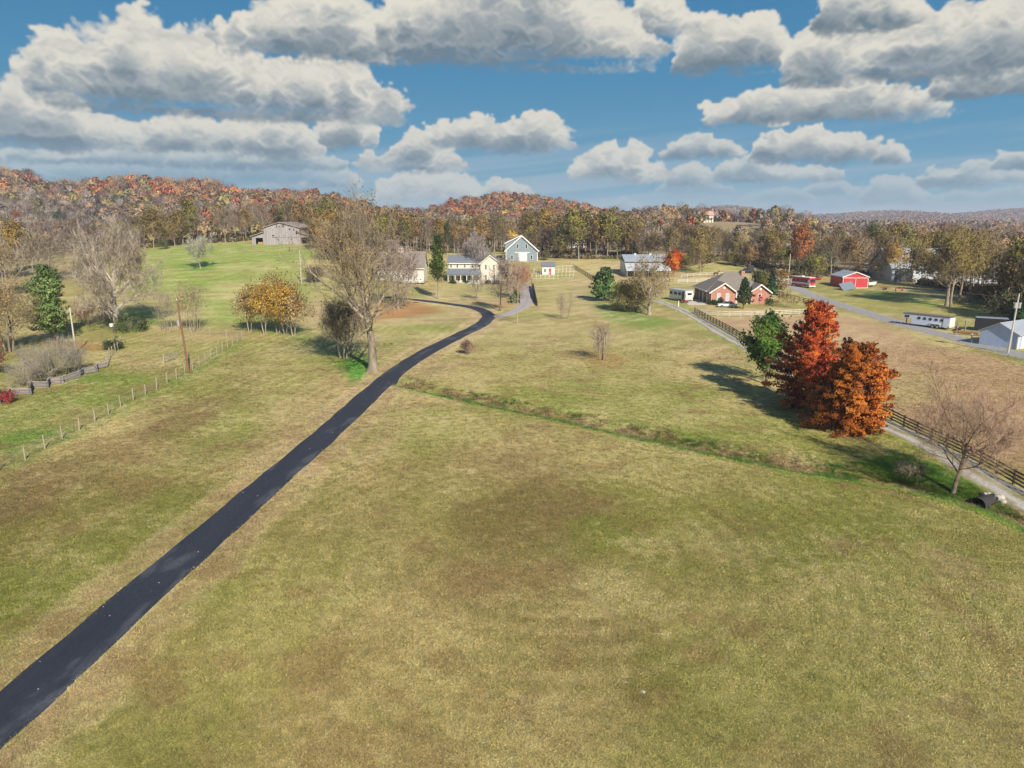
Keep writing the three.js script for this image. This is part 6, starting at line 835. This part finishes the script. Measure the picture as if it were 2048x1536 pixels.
{ // zig-zag split rails
  const pts = G2([[-40, 812], [0, 802], [16, 800], [20, 790], [60, 790], [64, 776], [94, 776], [100, 768], [124, 766], [160, 754], [168, 748], [192, 744], [196, 738], [212, 735]]), base = new THREE.Vector3(pts[0][0], height(...pts[0]), pts[0][1]), g = thing('split_rail_fence', 'low zig-zag fence of stacked grey split rails', 'fence', base), r = rng(99), X = new THREE.Vector3(1, 0, 0), V = new THREE.Vector3(), rail = [0, 1, 2].map((k) => { const q = new THREE.CylinderGeometry(0.06, 0.075, 1, 5, 3).rotateZ(Math.PI / 2), a = q.attributes.position; for (let i = 0; i < a.count; i++) a.setXYZ(i, a.getX(i), a.getY(i) + (TAB[(i * 17 + k * 91) & 65535] - 0.5) * 0.03, a.getZ(i) + (TAB[(i * 29 + k * 57) & 65535] - 0.5) * 0.03); q.computeVertexNormals(); return q; });
  const grey = [M.oldWood, M.darkRail ??= planks([0.20, 0.17, 0.15], 0.1, 61), M.oldWood];
  for (let i = 1; i < pts.length; i++) { const [ax, az] = pts[i - 1], [cx, cz] = pts[i], n = Math.max(1, Math.round(Math.hypot(cx - ax, cz - az) / 3.2)); for (let k = 0; k < n; k++) for (let l = 0; l < 6; l++) { const x0 = lerp(ax, cx, k / n), z0 = lerp(az, cz, k / n), x1 = lerp(ax, cx, (k + 1) / n), z1 = lerp(az, cz, (k + 1) / n), L = Math.hypot(x1 - x0, z1 - z0), y0 = height(x0, z0), y1 = height(x1, z1), w = part(g, 'rail', rail[(l + i) % 3], grey[(i + k + l) % 3], [(x0 + x1) / 2 - base.x + (r() - 0.5) * 0.05, (y0 + y1) / 2 - base.y + 0.08 + l * 0.155 + (i % 2) * 0.03, (z0 + z1) / 2 - base.z + (r() - 0.5) * 0.05]); w.scale.x = L + 0.5; w.quaternion.setFromUnitVectors(X, V.set(x1 - x0, y1 - y0 + (r() - 0.5) * 0.08, z1 - z0).normalize()); } }
}
{ // pasture gate
  const a = at(329, 727), b = at(355, 716), g = thing('pasture_gate', 'galvanised tube gate standing open in the pasture', 'gate', a, -Math.atan2(b.z - a.z, b.x - a.x)), L = Math.hypot(b.x - a.x, b.z - a.z);
  for (const y of [0.25, 0.5, 0.72, 0.95, 1.2]) part(g, 'bar', new THREE.CylinderGeometry(0.025, 0.025, L, 6).rotateZ(Math.PI / 2).translate(L / 2, y, 0), M.galv); for (const x of [0.03, L * 0.33, L * 0.66, L]) part(g, 'upright', cyl(0.025, 0.025, 1.0, x, 0.22, 0, 6), M.galv); part(g, 'gate_post', cyl(0.09, 0.08, 1.7, -0.12, -0.2, 0), M.postWood);
}
// ------------------------------------------------------------------ poles and lines
function pole(label, px, py, topPx, mat, o = {}) { const p = at(px, py), H = o.H ?? (py - topPx) * p.mpp * 1.02, g = thing('utility_pole', label, 'utility pole', p, o.turn ?? 0); if (o.lean) g.rotation.z = o.lean; part(g, 'shaft', cyl(o.r ?? 0.15, (o.r ?? 0.15) * 0.65, H + 0.3, 0, -0.3, 0, 10), mat); g.H = H; return g; }
const poleA = pole('reddish leaning utility pole with a grey transformer can', 378, 746, 604, M.poleWood, { lean: 0.06, r: 0.16 }); part(poleA, 'transformer', cyl(0.2, 0.2, 0.8, -0.36, poleA.H - 3.6, 0), M.galv); part(poleA, 'insulator', cyl(0.05, 0.05, 0.3, 0, poleA.H - 0.02, 0, 6), M.white);
const poleB = pole('pale bare utility pole rising in front of the pine', 152, 705, 616, M.palePole, { r: 0.16 });
const poleC = pole('pale utility pole on the green slope behind the gold trees', 603, 566, 503, M.palePole, { r: 0.15 }); part(poleC, 'transformer', cyl(0.2, 0.2, 0.9, 0.34, poleC.H * 0.66, 0), M.galv);
const poleD = pole('thin pale utility pole beside the farm lane and red motorhome', 1575, 577, 510, M.palePole, { r: 0.16 });
const poleE = pole('weathered utility pole with two transformers by the pale blue shed', 2016, 706, 590, M.palePole, { r: 0.17, lean: -0.03 }); for (const s of [-0.36, 0.36]) part(poleE, 'transformer', cyl(0.22, 0.22, 0.95, s, poleE.H * 0.76, 0.1), M.galv); part(poleE, 'crossbar', bx(1.4, 0.1, 0.1, 0, poleE.H * 0.84, 0), M.palePole);
function line(name, label, a, b, sag) { const c = new THREE.CatmullRomCurve3([0, 0.25, 0.5, 0.75, 1].map((t) => a.clone().lerp(b, t).add(new THREE.Vector3(0, -sag * 4 * t * (1 - t), 0)))), m = shade(new THREE.Mesh(new THREE.TubeGeometry(c, 20, 0.022, 4), M.wire)); m.name = name; m.userData = { label, category: 'power line' }; scene.add(m); }
const topOf = (g, k = 1) => g.position.clone().add(new THREE.Vector3(-Math.sin(g.rotation.z) * g.H * k, Math.cos(g.rotation.z) * g.H * k, 0));
line('power_line', 'power line strung across the far lawn between two poles', topOf(poleD, 0.82), topOf(poleE, 0.9), 0.8); line('power_line', 'power line crossing the slope between two pale poles', topOf(poleB, 0.97), topOf(poleC, 0.97), 1.6);
{ const p = at(227, 682), g = thing('birdhouse', 'white birdhouse on a thin pole above the round bush', 'birdhouse', p); part(g, 'pole', cyl(0.035, 0.03, 30 * p.mpp, 0, -0.2, 0, 6), M.wire); part(g, 'box', bx(0.48, 0.36, 0.4, 0, 29 * p.mpp, 0), M.white); part(g, 'roof', polyX([[0.26, 0], [0, 0.22], [-0.26, 0]], -0.3, 0.3).translate(0, 29 * p.mpp + 0.362, 0), M.white); }
// ------------------------------------------------------------------ vehicles and yard things
function wheel(parent, x, y, z, r, w = 0.22) { const t = part(parent, 'wheel', new THREE.CylinderGeometry(r, r, w, 18).rotateX(Math.PI / 2), M.tyre, [x, y, z]); part(t, 'rim', new THREE.CylinderGeometry(r * 0.6, r * 0.6, w + 0.03, 12).rotateX(Math.PI / 2), M.chrome); return t; }
function car(name, label, p, turn, bodyM, o = {}) {
  const g = thing(name, label, o.category ?? 'car', p, turn), L = o.L ?? 4.6, W = 1.76, suv = o.suv ?? 0, h1 = suv ? 0.95 : 0.82, h2 = suv ? 1.72 : 1.44;
  const s = new THREE.Shape(); s.moveTo(-L / 2, 0.32); s.lineTo(-L / 2 + 0.02, h1 - 0.12); s.quadraticCurveTo(-L / 2 + 0.06, h1, -L / 2 + 0.4, h1 + 0.04); s.lineTo(L / 2 - 1.1, h1 + 0.02); s.quadraticCurveTo(L / 2 - 0.1, h1 - 0.06, L / 2, 0.62); s.lineTo(L / 2, 0.32); s.lineTo(-L / 2, 0.32);
  part(g, 'body', new THREE.ExtrudeGeometry(s, { depth: W - 0.16, bevelEnabled: true, bevelSize: 0.06, bevelThickness: 0.08, bevelSegments: 2 }).translate(0, 0, -W / 2 + 0.08), bodyM);
  const rear = suv ? -L / 2 + 0.1 : -L / 2 + 0.55, c = new THREE.Shape(); c.moveTo(rear, h1); c.quadraticCurveTo(rear + (suv ? 0.1 : 0.5), h2, rear + (suv ? 0.4 : 1.0), h2); c.lineTo(L / 2 - 2.1, h2); c.quadraticCurveTo(L / 2 - 1.6, h2 - 0.05, L / 2 - 1.0, h1); c.lineTo(rear, h1);
  part(g, 'cabin_glass', new THREE.ExtrudeGeometry(c, { depth: W - 0.5, bevelEnabled: true, bevelSize: 0.04, bevelThickness: 0.08, bevelSegments: 2 }).translate(0, 0, -W / 2 + 0.25), M.glass); part(g, 'roof', bx(L / 2 - 2.15 - rear - (suv ? 0.2 : 0.85) + L / 2 * 0 + 0.2, 0.05, W - 0.42, (rear + (suv ? 0.3 : 0.95) + L / 2 - 2.05) / 2, h2 + 0.02, 0), bodyM); for (const x of [rear + 1.35]) part(g, 'pillar', bx(0.12, h2 - h1, W - 0.30, x, h1, 0), bodyM);
  for (const x of [-L / 2 + 0.85, L / 2 - 0.85]) for (const z of [-W / 2 + 0.06, W / 2 - 0.06]) wheel(g, x, 0.33, z, 0.33); for (const z of [-0.6, 0.6]) { part(g, 'headlight', bx(0.06, 0.14, 0.34, L / 2 + 0.04, 0.6, z), M.glassPale); part(g, 'tail_light', bx(0.06, 0.16, 0.3, -L / 2 - 0.04, 0.7, z), M.red); } return g;
}
car('silver_sedan', 'silver sedan parked on the grass before the brick house', at(1454, 614), Math.PI - 0.12, M.silver); car('white_wagon', 'white utility vehicle parked by the garage with the cupola', at(764, 562), 0.3, M.white, { suv: 1, L: 4.4 });
car('white_car', 'white car parked behind the red motorhome', at(1564, 563), 2.7, M.white, { suv: 1 }); car('red_car', 'small red and white car parked between motorhome and red shed', at(1632, 560), 0.5, M.red, { L: 3.9 });
{ // dark pickup beyond the brick house
  const g = car('dark_pickup', 'dark blue pickup truck parked beyond the brick house roof', at(1493, 546), Math.PI + 0.1, M.navy, { suv: 1, L: 5.2, category: 'truck' }); part(g, 'load', bx(2.2, 1.5, 1.5, -1.3, 1.4, 0), M.black);
}
{ // motorhome
  const p = at(1606, 574), g = thing('motorhome', 'red and silver motorhome parked at the end of the farm lane', 'motorhome', p, -1.2), L = 7.6, W = 2.5, H = 3.1;
  part(g, 'body', (() => { const s = new THREE.Shape(rect(-L / 2, 0.5, L / 2, H).map(([x, y]) => new THREE.Vector2(x, y))); return new THREE.ExtrudeGeometry(s, { depth: W - 0.2, bevelEnabled: true, bevelSize: 0.08, bevelThickness: 0.1, bevelSegments: 2 }).translate(0, 0, -W / 2 + 0.1); })(), M.red); part(g, 'roof', bx(L - 0.1, 0.14, W - 0.1, 0, H + 0.07, 0), M.white); part(g, 'side_stripe', bx(L - 0.4, 0.5, 0.03, 0, 1.1, W / 2 + 0.02), M.silver);
  part(g, 'windscreen', bx(0.05, 1.0, W - 0.4, L / 2 + 0.1, 1.75, 0), M.glass); part(g, 'bumper', bx(0.2, 0.35, W, L / 2 + 0.14, 0.4, 0), M.white); for (const x of [-2.8, -1.0, 0.8, 2.6]) part(g, 'window', bx(1.1, 0.7, 0.04, x, 1.9, W / 2 + 0.03), M.glass); part(g, 'door', bx(0.8, 2.0, 0.04, 3.6, 0.6, W / 2 + 0.03), M.white); for (const x of [-2.6, 2.9]) for (const z of [-W / 2 + 0.1, W / 2 - 0.1]) wheel(g, x, 0.48, z, 0.48, 0.3); for (const z of [-0.9, 0.9]) part(g, 'headlight', bx(0.05, 0.22, 0.4, L / 2 + 0.11, 1.0, z), M.glassPale); part(g, 'air_conditioner', bx(1.1, 0.3, 0.9, -0.8, H + 0.2, 0), M.white);
}
{ // camper trailer left of the brick house
  const p = at(1362, 602), g = thing('camper_trailer', 'white travel trailer with a dark open door beside the brick house', 'trailer', p, -1.15), L = 7.2, W = 2.5, H = 3.0;
  part(g, 'body', poly([[-L / 2, 0.65], [L / 2 - 0.4, 0.65], [L / 2, 1.6], [L / 2 - 0.3, H], [-L / 2, H]], -W / 2, W / 2), M.white); part(g, 'roof', bx(L - 0.1, 0.12, W + 0.1, -0.1, H + 0.01, 0), M.lightMetal); part(g, 'stripe', bx(L - 0.8, 0.3, 0.03, -0.2, 1.15, W / 2 + 0.02), M.silver); part(g, 'door', bx(0.9, 2.0, 0.05, 2.4, 0.75, W / 2 + 0.03), M.darkDoor); for (const x of [-2.9, -0.9, 0.9]) part(g, 'window', bx(1.2, 0.7, 0.05, x, 1.75, W / 2 + 0.03), M.glass); part(g, 'end_window', bx(0.05, 0.8, 1.4, L / 2 - 0.08, 1.7, 0), M.glass); for (const x of [-1.0, -0.1]) for (const z of [-W / 2 + 0.1, W / 2 - 0.1]) wheel(g, x, 0.36, z, 0.36); part(g, 'hitch', bx(1.3, 0.12, 0.3, L / 2 + 0.4, 0.5, 0), M.black);
}
{ // cargo box next to it
  const p = at(1376, 600), g = thing('shed_box', 'small white cargo box with a dark barred opening by the camper', 'container', p, -0.2); part(g, 'body', bx(2.4, 2.6, 2.4, 0, 0, 0), M.white); part(g, 'opening', bx(1.1, 1.4, 0.05, 0.35, 0.2, 1.23), M.darkDoor); part(g, 'roof', bx(2.7, 0.12, 2.7, 0, 2.6, 0), M.lightMetal);
  const t = at(1369, 606), tr = thing('garden_tractor', 'small red garden tractor parked by the white cargo box', 'tractor', t, -0.5); part(tr, 'hood', bx(0.9, 0.4, 0.5, 0.45, 0.4, 0), M.red); part(tr, 'chassis', bx(1.7, 0.18, 0.4, 0, 0.3, 0), M.black); part(tr, 'seat', join(bx(0.4, 0.1, 0.45, -0.4, 0.62, 0), bx(0.1, 0.35, 0.45, -0.6, 0.7, 0)), M.black); part(tr, 'fender', join(bx(0.7, 0.12, 0.22, -0.5, 0.62, 0.4), bx(0.7, 0.12, 0.22, -0.5, 0.62, -0.4)), M.red); for (const z of [-0.42, 0.42]) { wheel(tr, -0.5, 0.36, z, 0.36, 0.24); wheel(tr, 0.62, 0.22, z, 0.22, 0.16); } part(tr, 'steering_wheel', new THREE.TorusGeometry(0.17, 0.02, 6, 14).rotateX(1.1).translate(0.02, 0.92, 0), M.black);
  const mb = at(1357, 613), mg = thing('white_post', 'white marker post at the bend of the gravel track', 'post', mb); part(mg, 'shaft', bx(0.18, 1.5, 0.18, 0, -0.1, 0), M.white); part(mg, 'cap', new THREE.ConeGeometry(0.17, 0.14, 4).rotateY(Math.PI / 4).translate(0, 1.47, 0), M.white);
}
{ // horse trailer
  const p = at(1864, 655), g = thing('horse_trailer', 'white gooseneck horse trailer with five small windows and dark roof', 'trailer', p, -0.98), L = 7.6, W = 2.2, H = 2.45;
  part(g, 'body', poly([[-L / 2, 0.45], [L / 2, 0.45], [L / 2, H], [-L / 2 - 1.9, H], [-L / 2 - 1.9, H - 0.9], [-L / 2, H - 0.9]], -W / 2, W / 2), std([0.60, 0.66, 0.76], 0.5)); part(g, 'roof', bx(L + 2.0, 0.14, W + 0.12, -0.95, H + 0.01, 0), std([0.13, 0.10, 0.10], 0.8)); for (let i = 0; i < 5; i++) part(g, 'window', bx(0.55, 0.48, 0.05, -2.3 + i * 1.15, 1.6, W / 2 + 0.03), M.darkDoor); part(g, 'nose_window', bx(0.9, 0.45, 0.05, -L / 2 - 1.0, H - 0.7, W / 2 + 0.03), M.darkDoor); part(g, 'rear_door', bx(0.06, 1.8, W - 0.2, L / 2 + 0.04, 0.5, 0), M.white); part(g, 'door_seam', bx(0.04, 1.8, 0.05, 2.5, 0.5, W / 2 + 0.03), M.navy); part(g, 'fender', bx(2.1, 0.12, 0.26, 1.1, 0.95, W / 2 + 0.12), M.silver); for (const x of [0.6, 1.55]) for (const z of [-W / 2, W / 2]) wheel(g, x, 0.4, z, 0.4); part(g, 'gooseneck_leg', bx(0.14, 1.3, 0.14, -L / 2 - 1.6, 0.2, 0), M.black);
}
{ // black cargo trailer, odds and ends
  let p = at(1980, 662), g = thing('black_trailer', 'black enclosed cargo trailer behind the white fence', 'trailer', p, -0.5); part(g, 'body', bx(5.4, 2.2, 2.2, 0, 0.45, 0), std([0.012, 0.012, 0.016], 0.95)); part(g, 'roof', bx(5.5, 0.1, 2.3, 0, 2.66, 0), std([0.24, 0.27, 0.34], 0.4)); part(g, 'rear_door', bx(0.05, 1.9, 1.9, 2.73, 0.55, 0), std([0.03, 0.02, 0.03], 0.5)); for (const x of [0.2, 1.1]) for (const z of [-1.1, 1.1]) wheel(g, x, 0.36, z, 0.36); part(g, 'hitch', bx(1.3, 0.1, 0.2, -3.3, 0.5, 0), M.black);
  p = at(1694, 580); g = thing('leaning_panel', 'dark grey metal panel leaning on end in front of the red shed', 'panel', p, 0.25); part(g, 'sheet', bx(4.6, 0.12, 3.0, 0, 0, 0).rotateX(0.75).rotateZ(0.16).translate(0, 1.15, 0), std([0.15, 0.18, 0.22], 0.5)); part(g, 'strut', bx(0.12, 2.0, 0.12, 1.8, 0, -0.9), M.darkWood); part(g, 'strut', bx(0.12, 1.9, 0.12, -1.9, 0, -0.9), M.darkWood);
  for (const [x, y, s, lab, mt] of [[1768, 580, 1, 'rusty hay rake lying beyond the red shed', std([0.30, 0.10, 0.06], 0.9)], [1798, 582, 1.15, 'rusty red implement beside the hay rake', std([0.36, 0.09, 0.05], 0.9)]]) { p = at(x, y); g = thing('farm_implement', lab, 'implement', p, x); part(g, 'frame', join(bx(2.6 * s, 0.14, 0.14, 0, 0.7, 0), bx(0.14, 0.14, 2 * s, -1, 0.7, 0), bx(0.14, 0.14, 2 * s, 1, 0.7, 0)), mt); for (let i = 0; i < 5; i++) part(g, 'tine', new THREE.TorusGeometry(0.55, 0.04, 5, 16, 4.2).rotateY(0.5).translate(-1.1 + i * 0.55, 0.6, 0.4), mt); for (const z of [-0.8, 0.8]) wheel(g, -0.2, 0.4, z * s, 0.4, 0.18); }
  p = at(1740, 573); g = thing('boat', 'small white boat on a trailer beside the red shed', 'boat', p, 0.6); part(g, 'hull', poly([[-2.2, 0.6], [1.6, 0.6], [2.5, 1.5], [-2.2, 1.4]], -0.8, 0.8), M.white); part(g, 'windshield', bx(0.1, 0.5, 1.3, 0.2, 1.45, 0), M.glass); for (const z of [-0.8, 0.8]) wheel(g, -0.4, 0.3, z, 0.3);
  p = at(1915, 662); g = thing('pallet_stack', 'stack of grey boards and posts behind the horse trailer', 'pile', p, 0.4); for (let i = 0; i < 5; i++) part(g, 'board', bx(2.2, 0.12, 0.24, (i % 2) * 0.1, i * 0.16, (i - 2) * 0.26), M.darkWood); for (const [x, z, h] of [[-1, 0.5, 1.9], [0.6, -0.4, 1.6], [1.3, 0.6, 2.1]]) part(g, 'post', bx(0.16, h, 0.16, x, 0, z), M.oldWood);
  p = at(1930, 670); g = thing('log_bench', 'weathered log bench beside the lane wire fence', 'bench', p, -0.45); part(g, 'log', new THREE.CylinderGeometry(0.25, 0.28, 4.2, 9).rotateZ(Math.PI / 2).translate(0, 0.5, 0), M.poleWood); for (const x of [-1.5, 1.5]) part(g, 'support', bx(0.3, 0.5, 0.4, x, -0.1, 0), M.oldWood);
  // horse in the corral
}
{ // a horse: one body mesh
  const p = at(1432, 552), g = thing('horse', 'brown horse standing in the far corral', 'horse', p, 0.3), s = new Soup(), c = [0.14, 0.075, 0.04], T = (pts, r, n = 8) => s.tube(pts, r, n, c);
  T([[-0.95, 1.12, 0], [-0.8, 1.16, 0], [-0.4, 1.12, 0], [0.1, 1.08, 0], [0.55, 1.14, 0], [0.8, 1.2, 0], [0.9, 1.22, 0]], [0.05, 0.29, 0.31, 0.32, 0.33, 0.24, 0.06], 10); T([[0.6, 1.2, 0], [0.95, 1.55, 0], [1.15, 1.82, 0]], [0.25, 0.17, 0.12]); T([[1.08, 1.88, 0], [1.25, 1.78, 0], [1.55, 1.55, 0], [1.62, 1.5, 0]], [0.11, 0.13, 0.09, 0.03]); for (const z of [-0.07, 0.07]) T([[1.1, 1.9, z], [1.1, 2.05, z]], [0.04, 0.01], 4);
  for (const z of [-0.19, 0.19]) { T([[0.6, 1.15, z], [0.62, 0.75, z], [0.62, 0.5, z], [0.6, 0.1, z], [0.62, 0, z]], [0.16, 0.09, 0.07, 0.05, 0.07], 6); T([[-0.72, 1.1, z], [-0.62, 0.8, z], [-0.82, 0.52, z], [-0.78, 0.1, z], [-0.76, 0, z]], [0.2, 0.13, 0.07, 0.05, 0.07], 6); } part(g, 'body', s.build(), barkMat); const t = new Soup(); t.tube([[-0.95, 1.2, 0], [-1.08, 1.0, 0], [-1.05, 0.5, 0]], [0.05, 0.08, 0.02], 5, [0.03, 0.02, 0.015]); t.tube([[1.08, 1.92, 0], [0.9, 1.66, 0], [0.66, 1.42, 0]], [0.04, 0.07, 0.04], 5, [0.03, 0.02, 0.015]); part(g, 'mane_and_tail', t.build(), barkMat);
}
{ // black sheet barrier beside the spur
  const a = at(1063, 573), b = at(1075, 612), g = thing('black_barrier', 'black sheet barrier standing along the edge of the gravel spur', 'barrier', a), n = 9, v = [], idx = [];
  for (let i = 0; i <= n; i++) { const t = i / n, x = lerp(a.x, b.x, t), z = lerp(a.z, b.z, t), y = height(x, z), h = lerp(1.6, 2.4, Math.sin(Math.PI * Math.min(1, t * 1.15))) * (0.9 + 0.2 * TAB[i * 37]) * (t > 0.9 ? 0.5 : 1), w = (TAB[i * 91] - 0.5) * 0.25; for (const [o, hh] of [[0, -0.1], [0, h], [0.06, h], [0.06, -0.1]]) v.push(x - a.x + o + w, y - a.y + hh, z - a.z); if (i) for (let k = 0; k < 4; k++) { const q = (i - 1) * 4, k2 = (k + 1) % 4; idx.push(q + k, q + 4 + k, q + k2, q + k2, q + 4 + k, q + 4 + k2); } }
  const geo = new THREE.BufferGeometry(); geo.setAttribute('position', new THREE.Float32BufferAttribute(v, 3)); geo.setIndex(idx); geo.computeVertexNormals(); part(g, 'sheet', geo, std([0.012, 0.012, 0.015], 0.7, { side: THREE.DoubleSide })); for (let i = 0; i <= n; i += 3) { const t = i / n, x = lerp(a.x, b.x, t) - a.x + 0.2, z = lerp(a.z, b.z, t) - a.z; part(g, 'stake', bx(0.07, 2.0, 0.07, x, height(x + a.x, z + a.z) - a.y - 0.2, z), M.postWood); }
}
{ // culvert under the gravel track
  const p = at(1968, 1008), g = thing('culvert', 'dark corrugated culvert pipe with a pale stone headwall under the gravel track', 'culvert', p, 0.5); part(g, 'pipe', (() => { const q = new THREE.CylinderGeometry(0.6, 0.6, 1.9, 20, 8, true), a = q.attributes.position; for (let i = 0; i < a.count; i++) { const k = 1 + 0.05 * Math.sin(a.getY(i) * 18); a.setX(i, a.getX(i) * k); a.setZ(i, a.getZ(i) * k); } q.computeVertexNormals(); return q.rotateZ(Math.PI / 2).translate(0.1, 0.08, 0); })(), std([0.03, 0.028, 0.028], 0.9, { side: THREE.DoubleSide }));
  const r = rng(5); for (let i = 0; i < 9; i++) { const s = new THREE.IcosahedronGeometry(lerp(0.22, 0.42, r()), 1), a = s.attributes.position; for (let k = 0; k < a.count; k++) { const v = 0.8 + 0.4 * vn(a.getX(k) * 5 + i * 9, a.getY(k) * 5 + a.getZ(k) * 3); a.setXYZ(k, a.getX(k) * v * 1.2, a.getY(k) * v * 0.8, a.getZ(k) * v); } s.computeVertexNormals(); part(g, 'stone', s, M.stone, [lerp(0.9, 2.0, r()), lerp(0.05, 0.6, r()), lerp(-0.8, 0.9, r())]); }
}
{ // stubs of stems at the drive's edge where the ditch begins
  const p = at(826, 772), g = thing('dry_weeds', 'brown dry weeds where the ditch meets the driveway', 'weeds', p), s = new Soup(), r = rng(12); for (let i = 0; i < 160; i++) { const x = (r() - 0.5) * 3.4, z = (r() - 0.5) * 2.2, y = height(p.x + x, p.z + z) - p.y, h = lerp(0.3, 1.1, r()); s.tri([x - 0.012, y, z], [x + 0.012, y, z], [x + (r() - 0.5) * 0.5, y + h, z + (r() - 0.5) * 0.5], [0, 1, 0], [0.34, 0.20, 0.12]); } part(g, 'stems', s.build(), twigMat);
}
{ // stones and leaves lying about
  for (const [x, y, s] of [[1250, 1365, 0.07], [1286, 1384, 0.1], [968, 1485, 0.06]]) { const p = at(x, y), q = new THREE.IcosahedronGeometry(s, 2), a = q.attributes.position; for (let k = 0; k < a.count; k++) { const v = 0.85 + 0.3 * vn(a.getX(k) * 9 + x, a.getY(k) * 9 + a.getZ(k) * 7); a.setXYZ(k, a.getX(k) * v * 1.3, a.getY(k) * v * 0.6, a.getZ(k) * v); } q.computeVertexNormals(); const o = shade(new THREE.Mesh(q, M.stone)); o.name = numbered('field_stone'); o.position.copy(p); o.userData = { label: 'small pale stone lying in the mown grass', category: 'stone', group: 'stones in the grass' }; scene.add(o); }
  const r = rng(616), lf = new Soup(); lf.leaf(0, 0.02, 0, 0.075, r, [1, 1, 1], [0, 1, 0]); const spots = []; for (let i = 0; i < 46; i++) { const k = Math.floor(r() * drivePts.length * 0.4), [x, z] = drivePts[k]; spots.push([x + (r() - 0.5) * 2.6, z + (r() - 0.5) * 2]); }
  const im = new THREE.InstancedMesh(lf.build(), new THREE.MeshStandardMaterial({ roughness: 1, side: THREE.DoubleSide }), spots.length), m = new THREE.Matrix4(); im.material.color.setRGB(0.62, 0.54, 0.40); spots.forEach(([x, z], i) => { m.makeRotationY(i).setPosition(x, height(x, z) + 0.085, z); im.setMatrixAt(i, m); }); im.name = 'fallen_leaves'; im.userData = { kind: 'stuff', label: 'scattered pale leaves on the asphalt driveway' }; shade(im); scene.add(im);
}
renderer.render(scene, camera);
